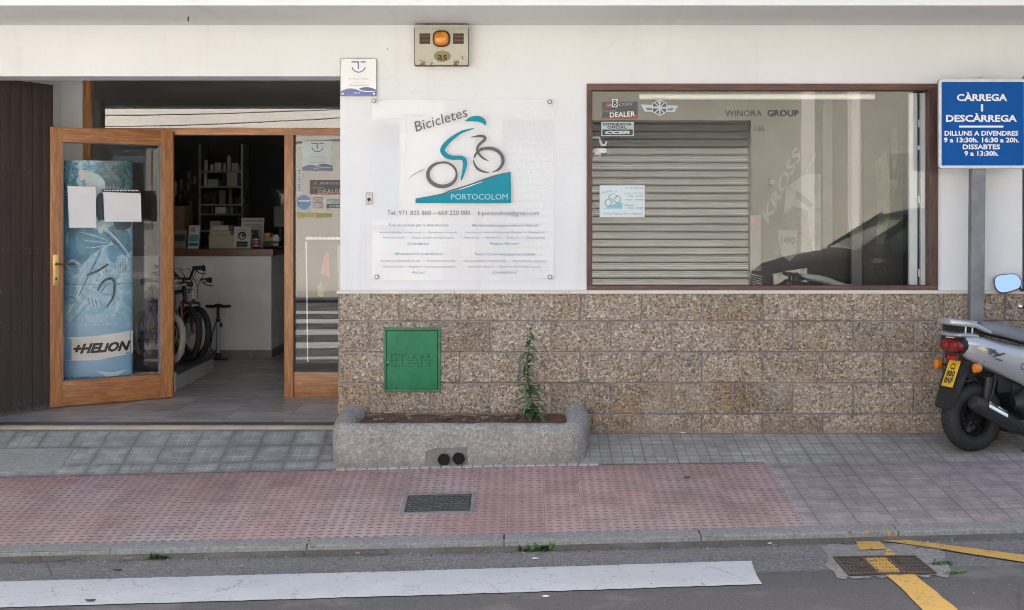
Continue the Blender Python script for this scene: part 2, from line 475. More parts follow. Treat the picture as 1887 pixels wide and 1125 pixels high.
def grid(n, p, pitch, x0, y0, jw, jit=0):
    """returns (joint mask, cell x, cell y)"""
    w1 = n.m('MULTIPLY', n.m('SUBTRACT', n.noise(9, 3), .5), jit)
    ax = n.m('DIVIDE', n.m('ADD', p[0], x0+40), pitch[0]); ay = n.m('DIVIDE', n.m('ADD', p[1], y0+40), pitch[1])
    fx = n.m('FRACT', ax); fy = n.m('FRACT', ay)
    ex = n.m('MULTIPLY', n.m('MINIMUM', fx, n.m('SUBTRACT', 1.0, fx)), pitch[0])
    ey = n.m('MULTIPLY', n.m('MINIMUM', fy, n.m('SUBTRACT', 1.0, fy)), pitch[1])
    e = n.m('ADD', n.m('MINIMUM', ex, ey), w1)
    return n.ramp(e, [(jw*.6, 1), (jw, 0)]), n.m('FLOOR', ax), n.m('FLOOR', ay), fx, fy
def rnd2(n, a, b):
    wn = n.nodes.new('ShaderNodeTexWhiteNoise'); wn.noise_dimensions = '2D'
    n.lk(n.comb(a, b, 0), wn.inputs['Vector']); return wn.outputs['Value']
def m_paver(name, c, c2, joint_c, tile=.2, sub=3, lightjoint=.6, grime=.6):
    n = NT(name); p = n.xyz(n.co('World'))
    J, a, b, fx, fy = grid(n, p, (tile, tile), .06, .02, .0035, .003)
    j, sa, sb, _, _ = grid(n, p, (tile/sub, tile/sub), .06, .02, .0034, .002)
    base = n.ramp(rnd2(n, a, b), [(0, c), (1, c2)])
    base = n.mix(.38, base, n.ramp(rnd2(n, sa, sb), [(0, mul(c, .6)), (1, mul(c2, 1.25))]))
    base = n.mix(1, base, n.ramp(n.noise(.9, 5, .6), [(.35, .80), (.65, 1.15)]), 'MULTIPLY')
    big = n.noise(1.7, 5, .65)
    # joints: filled pale in some places, dark and dirty in others
    pale = n.ramp(big, [(.40, 0), (.50, 1)])
    jc = n.mix(n.m('MULTIPLY', pale, lightjoint), mul(c, .42), joint_c)
    base = n.mix(n.m('MULTIPLY', j, .95), base, jc)
    base = n.mix(J, base, mul(c, .36))
    # dirt creeping in from the tile edges
    ed = n.m('MINIMUM', n.m('MINIMUM', fx, n.m('SUBTRACT', 1.0, fx)), n.m('MINIMUM', fy, n.m('SUBTRACT', 1.0, fy)))
    edm = n.m('MULTIPLY', n.ramp(n.m('ADD', ed, n.m('MULTIPLY', n.m('SUBTRACT', n.noise(20, 4), .5), .12)), [(.06, 1), (.17, 0)]), n.ramp(n.noise(1.1, 4), [(.42, 1), (.6, .15)]))
    base = n.mix(n.m('MULTIPLY', edm, grime), base, mul(c, .40))
    base = n.mix(n.m('MULTIPLY', n.ramp(n.noise(4.5, 6, .7), [(.5, 0), (.66, 1)]), .5), base, mul(c, .45))
    base = n.mix(n.m('MULTIPLY', n.ramp(n.noise(26, 3, .6), [(.66, 0), (.72, 1)]), .6), base, mul(c, .3))
    base = n.mix(n.step(n.m('ADD', p[1], n.m('MULTIPLY', n.noise(12, 5), .08)), -.01, .03, 0, .6), base, mul(c, .35))  # colour darkened along the wall foot to imitate contact shade
    base = n.mix(.2, base, n.ramp(n.noise(120, 3), [(.3, mul(c, .5)), (.7, mul(c, 1.6))]))
    n.col(base).rough(.72)
    h = n.m('SUBTRACT', n.m('MULTIPLY', n.noise(80, 4), .5), n.m('ADD', J, j))
    return n.bump(h, .5, .005).mat
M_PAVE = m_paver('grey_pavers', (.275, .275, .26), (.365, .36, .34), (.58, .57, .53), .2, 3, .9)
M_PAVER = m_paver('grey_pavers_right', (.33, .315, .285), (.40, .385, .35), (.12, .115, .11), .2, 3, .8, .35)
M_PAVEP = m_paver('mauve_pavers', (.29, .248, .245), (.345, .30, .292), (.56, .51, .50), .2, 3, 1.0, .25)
def m_red():
    n = NT('red_dimpled_tiles'); p = n.xyz(n.co('World'))
    J, a, b, fx, fy = grid(n, p, (.2, .2), .085, .035, .0022, .0015)
    _, sa, sb, gx, gy = grid(n, p, (.05, .04), .085, .035, .002)
    # oval dimples, every second row a little shifted
    dx = n.m('MULTIPLY', n.m('SUBTRACT', gx, n.m('ADD', .5, n.m('MULTIPLY', n.m('SUBTRACT', n.m('MODULO', sb, 2.0), .5), .12))), 2.0)
    dy = n.m('MULTIPLY', n.m('SUBTRACT', gy, .5), 2.0)
    d = n.m('ADD', n.m('POWER', n.m('ABSOLUTE', n.m('DIVIDE', dx, .62)), 2.6), n.m('POWER', n.m('ABSOLUTE', n.m('DIVIDE', dy, .44)), 2.2))
    d = n.m('ADD', d, n.m('MULTIPLY', n.m('SUBTRACT', n.noise(60, 3), .5), .7))
    dim = n.step(d, .6, 1.1, 1, 0)
    c, c2 = (.42, .235, .205), (.48, .295, .258)
    base = n.ramp(rnd2(n, a, b), [(0, mul(c, .88)), (1, mul(c2, 1.08))])
    big = n.noise(1.4, 5, .6)
    base = n.mix(n.ramp(big, [(.38, 0), (.62, .85)]), base, (.43, .335, .30))
    redder = n.step(n.m('ADD', p[1], n.m('MULTIPLY', n.noise(3, 4), .35)), -.65, -.45)
    base = n.mix(n.m('MULTIPLY', redder, .3), base, (.42, .19, .18))
    base = n.mix(n.m('MULTIPLY', dim, n.ramp(n.noise(1.3, 3), [(.3, .55), (.65, .95)])), base, (.12, .062, .065))
    base = n.mix(n.m('MULTIPLY', J, n.ramp(n.noise(5, 3), [(.35, .2), (.65, .8)])), base, (.17, .11, .11))
    base = n.mix(n.m('MULTIPLY', n.ramp(n.noise(5, 6, .7), [(.5, 0), (.68, 1)]), .45), base, (.17, .13, .13))
    base = n.mix(1, base, n.ramp(n.noise(.7, 5, .6), [(.35, .84), (.65, 1.14)]), 'MULTIPLY')
    base = n.mix(n.m('MULTIPLY', n.ramp(n.noise(19, 3, .55), [(.69, 0), (.73, 1)]), .7), base, (.10, .08, .08))
    base = n.mix(n.m('MULTIPLY', n.ramp(n.noise(31, 3, .6), [(.70, 0), (.76, 1)]), .5), base, (.42, .36, .34))
    base = n.mix(.18, base, n.ramp(n.noise(140, 3), [(.3, .08), (.7, .42)]))
    n.col(base).rough(.72)
    h = n.m('SUBTRACT', n.m('MULTIPLY', n.noise(90, 4), .35), n.m('ADD', n.m('MULTIPLY', dim, .9), J))
    return n.bump(h, .5, .005).mat
M_RED = m_red()
def m_asphalt():
    n = NT('asphalt'); p = n.xyz(n.co('World'))
    ag = n.vor(150, 'F1', n.co('World'), 'Color'); s = n.nodes.new('ShaderNodeSeparateColor'); n.lk(ag, s.inputs[0])
    c = n.ramp(s.outputs[0], [(0, (.075, .074, .074)), (.5, (.13, .129, .128)), (.85, (.19, .187, .184)), (1, (.30, .29, .28))])
    c = n.mix(n.ramp(n.noise(1.1, 6, .6), [(.35, 0), (.65, .5)]), c, (.11, .108, .112))
    # newer, darker strip beyond the crossing bar; paler gutter
    gut = n.step(n.m('ADD', p[1], n.m('MULTIPLY', n.noise(2.5, 5), .16)), -2.02, -1.86, 0, .32)
    c = n.mix(gut, c, (.22, .21, .195))
    c = n.mix(1, c, n.ramp(n.noise(48, 3, .75), [(.32, .62), (.5, 1.0), (.68, 1.45)]), 'MULTIPLY')
    dark = n.step(n.m('ADD', p[1], n.m('MULTIPLY', n.noise(5, 4), .04)), -2.335, -2.30, .92, 0)
    c = n.mix(dark, c, n.ramp(n.noise(170, 3), [(.35, (.04, .04, .043)), (.7, (.105, .105, .11))]))
    gr = n.step(n.m('ADD', p[1], n.m('MULTIPLY', n.noise(7, 5), .07)), -1.80, -1.735, 0, .75)
    c = n.mix(gr, c, (.075, .066, .05))
    c = n.mix(n.m('MULTIPLY', n.ramp(n.noise(2.1, 5, .6), [(.52, 0), (.62, 1)]), .35), c, (.20, .195, .185))
    ck = n.vor(1.9, 'DISTANCE_TO_EDGE', n.co('World'))
    cm = n.m('MULTIPLY', n.ramp(n.m('ADD', ck, n.m('MULTIPLY', n.m('SUBTRACT', n.noise(20, 4), .5), .02)), [(.0, 1), (.006, 0)]), n.ramp(n.noise(1.2, 3), [(.5, 0), (.58, .8)]))
    c = n.mix(cm, c, (.03, .03, .03))
    c = n.mix(n.m('MULTIPLY', n.ramp(n.noise(7, 6, .7), [(.6, 0), (.75, 1)]), .5), c, (.05, .05, .052))
    n.col(c).rough(.8)
    return n.bump(n.m('SUBTRACT', n.m('ADD', s.outputs[1], n.noise(200, 3)), cm), .55, .004).mat
M_ASPH = m_asphalt()
def m_roadpaint(name, c, under, wear):
    n = NT(name)
    w1 = n.ramp(n.noise(26, 6, .75), [(wear, 0), (wear+.07, 1)])
    wv = n.nodes.new('ShaderNodeTexNoise'); wv.inputs['Scale'].default_value = 9; wv.inputs['Detail'].default_value = 6
    n.lk(n.co('World'), wv.inputs['Vector']); ck = n.vor(3.4, 'DISTANCE_TO_EDGE', n.mix(.12, n.co('World'), wv.outputs['Color']))
    cm = n.m('MULTIPLY', n.ramp(n.m('ADD', ck, n.m('MULTIPLY', n.m('SUBTRACT', n.noise(30, 4), .5), .03)), [(.0, 1), (.010, 0)]), n.ramp(n.noise(2.6, 4), [(.46, 0), (.56, .8)]))
    b = n.ramp(n.noise(7, 6, .7), [(.3, mul(c, .80)), (.7, c)])
    b = n.mix(n.ramp(n.noise(60, 4), [(.4, 0), (.9, .35)]), b, mul(c, .55))
    b = n.mix(n.m('MULTIPLY', n.ramp(n.noise(3.5, 6, .7), [(.48, 0), (.66, 1)]), .35), b, mul(c, .62))
    b = n.mix(n.m('MAXIMUM', w1, cm), b, under)
    n.col(b).rough(.6)
    return n.bump(n.m('SUBTRACT', n.noise(120, 4), n.m('MULTIPLY', cm, 2)), .4, .003).mat
M_WPAINT = m_roadpaint('white_road_paint', (.49, .52, .535), (.13, .13, .135), .60)
M_YPAINT = m_roadpaint('yellow_road_paint', (.58, .36, .085), (.14, .135, .125), .56)
def m_floor():
    n = NT('porch_tiles'); p = n.xyz(n.co('World'))
    J, a, b, fx, fy = grid(n, p, (.41, .333), .13, .02, .0028)
    st = n.noise(6, 5, .65, n.comb(n.m('MULTIPLY', p[0], .7), n.m('MULTIPLY', p[1], 2), p[2]))
    c = n.ramp(st, [(.3, (.28, .26, .24)), (.5, (.38, .355, .33)), (.72, (.50, .475, .45))])
    c = n.mix(1, c, n.ramp(rnd2(n, a, b), [(0, .85), (1, 1.2)]), 'MULTIPLY')
    c = n.mix(J, c, (.10, .09, .085))
    n.col(c); n.rough(n.ramp(n.noise(9, 4), [(.3, .32), (.7, .5)]))
    return n.bump(n.m('SUBTRACT', n.m('MULTIPLY', n.noise(50, 3), .2), J), .3, .004).mat
M_FLOOR = m_floor()
def m_shutter():
    n = NT('brown_boards'); p = n.xyz(n.co('World'))
    st = n.noise(1, 6, .7, n.comb(n.m('MULTIPLY', p[0], 30), n.m('MULTIPLY', p[1], 30), n.m('MULTIPLY', p[2], 1.5)))
    c = n.ramp(st, [(.3, (.042, .028, .024)), (.7, (.078, .052, .044))])
    low = n.step(n.m('ADD', p[2], n.m('MULTIPLY', n.noise(6, 5), .9)), .45, 1.5, 1, 0)
    c = n.mix(n.m('MULTIPLY', low, .6), c, n.ramp(st, [(.35, (.10, .085, .078)), (.75, (.05, .045, .042))]))
    base = n.ramp(n.m('ADD', p[2], n.m('MULTIPLY', n.noise(45, 4), .08)), [(.085, 1), (.12, 0)])
    c = n.mix(n.m('MULTIPLY', base, .6), c, (.22, .21, .20))
    n.col(c).rough(.62)
    return n.bump(st, .2, .004).mat
M_SHUT = m_shutter()
M_WOOD = wood('varnished_wood', (.49, .222, .074), (.34, .138, .045), 'z')
M_WOODH = wood('varnished_wood_rail', (.47, .205, .066), (.32, .125, .040), 'x')
M_FRAME = wood('brown_window_wood', (.16, .075, .055), (.105, .048, .036), 'x', .55, .05, 9, .5)
M_FRAMEV = wood('brown_window_wood_upright', (.12, .060, .045), (.075, .037, .029), 'z', .55, .05, 9, .5)
M_GLASS = glass_mat('window_glass', 1.95)
M_GLASSD = glass_mat('door_glass', 1.45)
M_GLASST = glass_mat('transom_glass', 2.3)
M_ACR = glass_mat('acrylic', 1.5)
M_BLK = pm('black_plastic', (.018, .018, .02), .45)
M_RUB = pm('rubber', (.022, .022, .023), .75, bump=.3, bsc=140)
M_STEEL = pm('steel', (.55, .55, .55), .3, 1)
M_GALV = pm('galvanised_steel', (.30, .31, .32), .45, .6, var=.2, sc=10)
M_CHROME = pm('chrome', (.85, .85, .85), .08, 1, var=.02)
M_WHITE = pm('white_plastic', (.72, .72, .70), .4, var=.05)
M_PAPER = pm('paper', (.78, .77, .80), .7, var=.03)
M_BRASS = pm('brass', (.62, .45, .17), .3, 1)
M_DK = pm('dark_hole', (.006, .006, .007), .9)
M_LEAF = pm('leaf_green', (.045, .13, .035), .5, var=.3, sc=30)
M_LEAFY = pm('leaf_young', (.16, .28, .045), .5, var=.3, sc=30)
M_SOIL = m_concrete('soil', (.15, .085, .058), 60, st=.8, spots=.5)
M_TEAL = pm('teal_print', (.006, .25, .33), .5, var=.05, spec=.2)
M_GREYP = pm('charcoal_print', (.07, .07, .075), .35, var=.2, sc=60)
M_GREYL = pm('grey_print', (.28, .31, .36), .4, var=.05)
M_BLUEL = pm('steel_blue_print', (.12, .28, .36), .4, var=.05)
M_ALU = pm('white_aluminium', (.66, .69, .70), .35, var=.05)
# ================= setting =================
def sheet(name, xs, ys, mat, dz=0.0, kind='structure', zf=gz):
    mb = MB(); vs = []
    for y in ys:
        for x in xs: vs.append((x, y, zf(x, y)+dz))
    nx = len(xs)
    mb.add(vs, [(j*nx+i, (j+1)*nx+i, (j+1)*nx+i+1, j*nx+i+1) for j in range(len(ys)-1) for i in range(nx-1)])
    # face up
    o = mb.build(name, mat, kind=kind)
    if o.data.polygons[0].normal.z < 0: o.data.flip_normals()
    return o
def lin(a, b, n): return [a+(b-a)*i/n for i in range(n+1)]
XS = [-60, -30, -12] + lin(-6, 6, 48) + [12, 30, 60]
XR = 1.46                                   # where the red tiles end
sheet('ground', [-300, -60, 60, 300], [-300, -60, 0, 60, 300], M_ASPH, zf=lambda x, y: -.75)
sheet('road', XS, lin(-8.9, -5, 8)+lin(-4.6, -1.76, 24)+[-1.73], M_ASPH)
xl = [x for x in XS if x < XR] + [XR]; xr = [XR] + [x for x in XS if x > XR]
YP = [-.55, -.5, -.4, -.3, -.2, -.1, 0]
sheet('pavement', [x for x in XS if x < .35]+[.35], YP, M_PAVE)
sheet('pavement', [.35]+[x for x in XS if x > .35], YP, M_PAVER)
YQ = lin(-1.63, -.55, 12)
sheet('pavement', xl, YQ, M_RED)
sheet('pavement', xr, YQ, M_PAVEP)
# pale line of joint mortar between grey and red paving
mb = MB()
for x in lin(-3.6, 1.4, 100):
    a, b = -.556, -.541
    mb.add([(x, a, gz(x, a)+.004), (x+.05, a, gz(x+.05, a)+.004), (x+.05, b, gz(x+.05, b)+.004), (x, b, gz(x, b)+.004)], [(0,1,2,3)])
mb.build('pavement_joint', M_MORTAR, kind='structure')
# small pale setts in front of the planter
mb = MB()
x = -1.13
while x < .42:
    y0, y1 = -.562, -.525; l = .056
    p = [(x, y0), (x+l, y0), (x+l, y1), (x, y1)]
    mb.hexa([(a, b, gz(a, b)-.02) for a, b in p], [(a, b, gz(a, b)+.006+random.uniform(0, .003)) for a, b in p]); x += .0635
mb.build('pavement_setts', m_concrete('pale_setts', (.40, .395, .375), 70, spots=.2), kind='structure', bevel=.004)
# kerb: cast stones one metre long
mb = MB(); x = -9.1; k = 0
segs = []
while x < 12:
    L = 1.0; a, b = x+.004, x+L-.004
    zo = random.uniform(-.002, .002)
    yb, yf = -1.63, -1.745
    n = 6
    for i in range(n):
        x0 = a+(b-a)*i/n; x1 = a+(b-a)*(i+1)/n
        def q(xx, yy, z): return (xx, yy, gz(xx, max(yy, -1.745))+z+zo)
        prof = [(yb, -.2), (yb, .003), (yf+.02, .003), (yf+.005, -.004), (yf, -.02), (yf-.004, -.2)]
        mb.add([q(x0, *p) for p in prof]+[q(x1, *p) for p in prof], [(i_, i_+1, i_+7, i_+6) for i_ in range(5)])
        if i == 0: mb.add([q(x0, *p) for p in prof], [(0,1,2,3,4,5)])
        if i == n-1: mb.add([q(x1, *p) for p in prof], [(5,4,3,2,1,0)])
    x += L
mb.build('kerb', M_KERB, kind='structure')
mb = MB()
for i in range(-8, 12):
    x = -9.1+9+i; 
    if -4 < x < 5:
        for _ in range(7):
            xx = x+random.gauss(0, .025); yy = random.uniform(-1.74, -1.64); s_ = random.uniform(.006, .02)
            mb.ball((xx, yy, gz(xx, yy)+.002), (s_*1.6, s_, .004), 8, 5)
mb.build('kerb_joint', M_MORTAR, kind='structure')
# threshold, porch and shop floor
FZ = .042
mb = MB(); mb.box(-6, -1.19, -.012, .02, -.2, FZ-.001); mb.build('threshold', M_STEP, kind='structure', bevel=.003)
mb = MB(); mb.box(-6, 3.6, .02, 7.2, -.2, FZ); mb.build('floor', M_FLOOR, kind='structure')
mb = MB(); mb.box(-6, -1.19, .02, .13, FZ+.001, FZ+.003); mb.build('floor_edge_strip', pm('dark_slate', (.10, .098, .10), .5, sc=3), kind='structure')
# ground markings
def gpoly(name, pts, mat, dz=.004, n=14, kind='structure', jag=0):
    """quad strip on the ground between two pixel edges: pts = (top-left, top-right, bottom-right, bottom-left)"""
    a, b, c, d = [G(*p) for p in pts]
    mb = MB(); vs = []
    m = 6
    for j in range(m+1):
        for i in range(n+1):
            t, u = i/n, j/m
            p = (a*(1-t)+b*t)*(1-u) + (d*(1-t)+c*t)*u
            x, y = p.x, p.y
            if jag and j in (0, m): y = min(y+random.uniform(-jag, jag), -1.762)
            if jag and i in (0, n): x += random.uniform(-jag, jag)
            vs.append((x, y, gz(x, y)+dz))
    mb.add(vs, [(j*(n+1)+i, (j+1)*(n+1)+i, (j+1)*(n+1)+i+1, j*(n+1)+i+1) for j in range(m) for i in range(n)])
    o = mb.build(name, mat, kind=kind)
    if o.data.polygons[0].normal.z < 0: o.data.flip_normals()
    return o
gpoly('crossing_bar', [(-90, 1076), (1385, 1035), (1403, 1078), (-90, 1124)], M_WPAINT, n=110, jag=.005)
for k in range(1, 6):
    mb = MB(); y0 = -2.62-.92*k
    xs = lin(-4.6, 1.1, 20); vs = [(x, y, gz(x, y)+.004) for y in (y0, y0+.2, y0+.4) for x in xs]; nx = len(xs)
    mb.add(vs, [(j*nx+i, j*nx+i+1, (j+1)*nx+i+1, (j+1)*nx+i) for j in range(2) for i in range(nx-1)])
    mb.build('crossing_bar', M_WPAINT, kind='structure')
gpoly('gutter_patch', [(1502, 1006), (1722, 1002), (1752, 1064), (1548, 1067)], m_concrete('gutter_concrete', (.205, .20, .19), 60, spots=.45, st=.5), .003, 24, jag=.03)
gpoly('yellow_line', [(1578, 1000), (1622, 1000), (1634, 1014), (1584, 1016)], M_YPAINT, .006, 8, jag=.005)
gpoly('yellow_line', [(1634, 1062), (1686, 1061), (1770, 1130), (1705, 1130)], M_YPAINT, .006, 14, jag=.004)
gpoly('yellow_line', [(1632, 1014), (1640, 1014), (1652, 1028), (1630, 1028)], M_YPAINT, .006, 4, jag=.004)
gpoly('yellow_line', [(1628, 999), (1672, 998), (1960, 1035), (1960, 1050)], M_YPAINT, .007, 20, jag=.005)
for px, s_ in ((1567, 7), (1597, 5), (1601, 4), (1612, 4), (1638, 9), (1651, 5)):
    mb = MB(); p = W(px, 981+random.uniform(-1, 3), -1.7515); mb.ball(p, (s_/700, .002, s_/600), 9, 6); mb.build('paint_splash', M_YPAINT, kind='structure')
# cast slab let into the paving at the left
mb = MB()
def slab(mb, x0, x1, y0, y1, h0, h1):
    p = [(x0, y0), (x1, y0), (x1, y1), (x0, y1)]
    mb.hexa([(a, b, gz(a, b)+h0) for a, b in p], [(a, b, gz(a, b)+h1) for a, b in p])
A = G(107, 867); B = G(146, 828)
slab(mb, -4.4, A.x+.01, A.y, B.y, -.05, .004)
slab(mb, -4.4, A.x-.09, A.y+.05, B.y-.04, .004, .006)
mb.build('cast_slab', M_SLABC, kind='structure')

# ---- chamber cover in the red tiles ----
c = thing('manhole_cover', 'dark rectangular iron chamber cover set in the red dimpled tiles', 'manhole cover', G(808, 928))
P4 = [G(742, 947), G(870, 944), G(876, 911), G(750, 913)]
x0, x1 = P4[0].x-.015, P4[1].x+.008; y0, y1 = P4[0].y, P4[3].y
mb = MB()
for a, b, cc, d in ((x0, x1, y0-.012, y0+.01), (x0, x1, y1-.01, y1+.015), (x0, x0+.02, y0+.01, y1-.01), (x1-.02, x1, y0+.01, y1-.01)):
    slab(mb, a, b, cc, d, -.02, .005)
mb.build('surround', M_MORTAR, c)
M_IRON = pm('cast_iron', (.055, .055, .055), .55, .3, var=.3, sc=14, bump=.3)
M_IRON2 = pm('worn_iron', (.13, .13, .128), .5, .4, var=.3, sc=14)
mb = MB(); slab(mb, x0+.02, x1-.02, y0+.01, y1-.01, -.02, .003); mb.build('plate', M_IRON, c)
mb = MB()
nx, ny = 12, 8
for i in range(nx):
    for j in range(ny):
        xx = x0+.03+(x1-x0-.06)*(i+.5)/nx; yy = y0+.02+(y1-y0-.04)*(j+.5)/ny
        l = (x1-x0)/nx*.40; s_ = .006
        a = (.5 if (i//2+j) % 2 else -.5)
        dx, dy = math.cos(a)*l, math.sin(a)*l
        p = [(xx-dx-dy*.2, yy-dy-s_), (xx+dx-dy*.2, yy+dy-s_), (xx+dx, yy+dy+s_), (xx-dx, yy-dy+s_)]
        mb.hexa([(q, r, gz(q, r)+.002) for q, r in p], [(q, r, gz(q, r)+.006) for q, r in p])
mb.build('tread_pattern', M_IRON2, c)
# ---- street drain ----
d = thing('drain_grate', 'rusty iron street drain grate in the gutter, crossed by yellow paint', 'drain grate', G(1610, 1046))
q = [G(1535, 1030), G(1686, 1028), G(1726, 1060), G(1564, 1063)]
M_RUST = pm('rusty_iron', (.085, .065, .055), .7, .2, var=.35, sc=20, bump=.4)
def lerp2(u, v, dz):
    p = (q[0]*(1-u)+q[1]*u)*(1-v)+(q[3]*(1-u)+q[2]*u)*v
    return Vector((p.x, p.y, gz(p.x, p.y)+dz))
def qbox(mb, u0, u1, v0, v1, h0, h1, mi=0):
    k = [(u0, v1), (u1, v1), (u1, v0), (u0, v0)]
    mb.hexa([lerp2(a, b, h0) for a, b in k], [lerp2(a, b, h1) for a, b in k], mi)
mb = MB(); qbox(mb, 0, 1, 0, 1, .0042, .0055); mb.build('pit', M_DK, d)
mb = MB()
for a in ((0, 1, 0, .06), (0, 1, .94, 1), (0, .02, .06, .94), (.98, 1, .06, .94), (.32, .36, .06, .94), (.62, .65, .06, .94)):
    qbox(mb, *a, .005, .013)
mb.build('frame', M_RUST, d)
mb = MB()
for lo, hi, mi in ((.02, .32, 0), (.36, .62, 1), (.65, .98, 0)):
    n = 7
    for i in range(n):
        u0 = lo+(hi-lo)*i/n
        qbox(mb, u0+.008, u0+(hi-lo)/n-.007, .08, .92, .005, .010 if i % 2 else .009, mi) if mi else qbox(mb, u0+.01, u0+(hi-lo)/n-.006, .08, .92, .005, .0095, mi)
    for j in range(1, 5):
        qbox(mb, lo, hi, j*.19-.02, j*.19+.02, .006, .012, mi)
mb.build('bars', [M_RUST, M_YPAINT], d)

# ================= the shop building =================
shop = thing('shop_building', 'white rendered bicycle shop front with recessed wooden entrance and stone block base', 'building', (0, 0, 0))
XL, XRW = -1.186, (1884-CX)/285          # right edge of the doorway, right end of the block wall
wx0, wx1 = (1081-CX)/285, (1727-CX)/285
wz1, wz0 = H+(390-155)/285, H-(540-390)/285
LZ = H+(390-141)/285                     # underside of lintel
CZ = H+(390-47)/285                      # underside of canopy
T = .26
mb = MB()
mb.box(XL, wx0, 0, T, .90, LZ+.0); mb.box(wx0, wx1, 0, T, wz1, LZ); mb.box(wx0, wx1, 0, T, .80, wz0); mb.box(wx1, XRW, 0, T, .80, LZ)
mb.build('wall', M_WALL, shop)
mb = MB(); mb.box(-9, 12, -.002, T, LZ, 3.2); mb.build('lintel', M_WALL, shop)
mb = MB(); mb.box(XL-.012, XRW+.006, -.014, T, -.35, .897); mb.build('plinth', M_BLOCK, shop)
# end faces of the jambs further away
mb = MB()
mb.box(XL, -.98, T, 1.22, 0, 2.6); mb.build('jamb', M_WALL, shop)
mb = MB()
mb.box(-3.75, -3.45, .60, 1.30, 0, 2.6); mb.box(-3.45, -3.293, 1.245, 1.36, 0, 2.6); mb.build('jamb', M_WALL, shop)
mb = MB(); mb.box(-6.2, -6, -.002, 1.4, -.3, 2.6); mb.box(-6, -3.75, 1.2, 1.4, 0, 2.6); mb.build('porch_wall', M_WALL, shop)
mb = MB(); mb.box(-6.2, -.98, T, 1.5, 2.50, 2.62); mb.build('porch_ceiling', pm('porch_ceiling_paint', (.62, .62, .60), .8), shop)
# ledge: three stone lengths
mb = MB(); xs = [XL-.02, (838-CX)/285, (1049-CX)/285, (1300-CX)/285, (1560-CX)/285, XRW+.008]
for a, b in zip(xs, xs[1:]): mb.box(a+.0012, b-.0012, -.034, .05, .898, .919)
mb.build('ledge', M_STONE, shop, bevel=.002)
# canopy slab with chipped front edge, unseen balcony above
YC = -.775
mb = MB(); mb.box(-9, 12, YC, -.002, CZ, CZ+.22); mb.build('canopy', M_CANOPY, shop, bevel=.004)
mb = MB(); mb.box(-9, 12, YC, YC+.12, CZ+.22, CZ+1.15); mb.box(-9, 12, -.001, .25, 3.2, 4.7); mb.build('unseen_upper_storey', M_WALL, shop)  # storey out of view, kept low so sunlit road bounces onto the front
mb = MB(); mb.box(-9.3, 12.3, -.2, 8, 4.7, 4.9); mb.build('roof', pm('unseen_roof_tiles', (.30, .15, .09), .8), shop)  # roof out of view, kept low with the storey below it
# interior shell
mb = MB()
mb.box(-4.6, -4.45, 1.36, 7.2, 0, 2.6); mb.box(3.5, 3.65, .26, 7.2, 0, 2.6)
mb.box(-4.6, 3.6, T, 7.3, 2.62, 2.75) 
mb.build('interior_wall', M_INT, shop)
mb = MB(); mb.box(-6.2, 3.6, 7.2, 7.4, 0, 3); mb.build('back_wall', pm('back_wall_dimmed', (.10, .10, .10), .8), shop)  # darkness of the shop's depth put into this wall's colour
mb = MB(); mb.box(-.98, -.85, 1.22, 7.2, 0, 2.62); mb.build('partition', M_INT, shop)
# second doorway at the right edge: dark recess beyond the wall end
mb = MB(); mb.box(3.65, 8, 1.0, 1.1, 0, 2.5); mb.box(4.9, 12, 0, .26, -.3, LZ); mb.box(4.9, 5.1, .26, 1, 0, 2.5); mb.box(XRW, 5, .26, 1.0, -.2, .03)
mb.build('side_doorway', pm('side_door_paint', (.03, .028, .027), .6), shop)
mb = MB(); mb.tube([(XRW+.012, -.02, .05), (XRW+.012, -.02, LZ)], .006, 8); 
mb.tube([(XRW+.012, -.03, W(1884, 503).z), (XRW+.06, -.03, W(1884, 503).z)], .01, 8); mb.build('door_edge_rail', M_GALV, shop)

# ---- big display window ----
win = MB(); fw = .042
def frame4(mb, x0, x1, z0, z1, wl, wr, wt, wb, ya, yb):
    mb.box(x0, x1, ya, yb, z1-wt, z1, 0); mb.box(x0, x1, ya, yb, z0, z0+wb, 0)
    mb.box(x0, x0+wl, ya, yb, z0+wb, z1-wt, 1); mb.box(x1-wr, x1, ya, yb, z0+wb, z1-wt, 1)
frame4(win, wx0, wx1, wz0, wz1, .036, .058, .042, .044, -.018, .07)
window = win.build('window', [M_FRAME, M_FRAMEV], shop, bevel=.003)
gx0, gx1, g0, g1 = wx0+.036, wx1-.058, wz0+.044, wz1-.042
GY = .03
mb = MB(); mb.box(gx0, gx1, GY, GY+.006, g0, g1); mb.build('pane', M_GLASS, window)
def bead(mb, x0, x1, z0, z1, y, r=.006): mb.tube([(x0, y, z0), (x1, y, z0), (x1, y, z1), (x0, y, z1)], r, 6, closed=True)
mb = MB(); bead(mb, gx0, gx1, g0, g1, GY-.004); mb.build('glazing_bead', M_FRAMEV, window)
SY = GY-.0015    # stickers sit on the outside of the pane
def quad(mb, x0, y0, x1, y1, Y, mi=0, th=.0008): pxpoly(mb, [(x0, y1), (x1, y1), (x1, y0), (x0, y0)], Y, mi, th)
def PW(px, py, Y): return W(px, py, Y)
s285 = 1/285.
def ht(px, Y=0): return px*(D+Y)/F
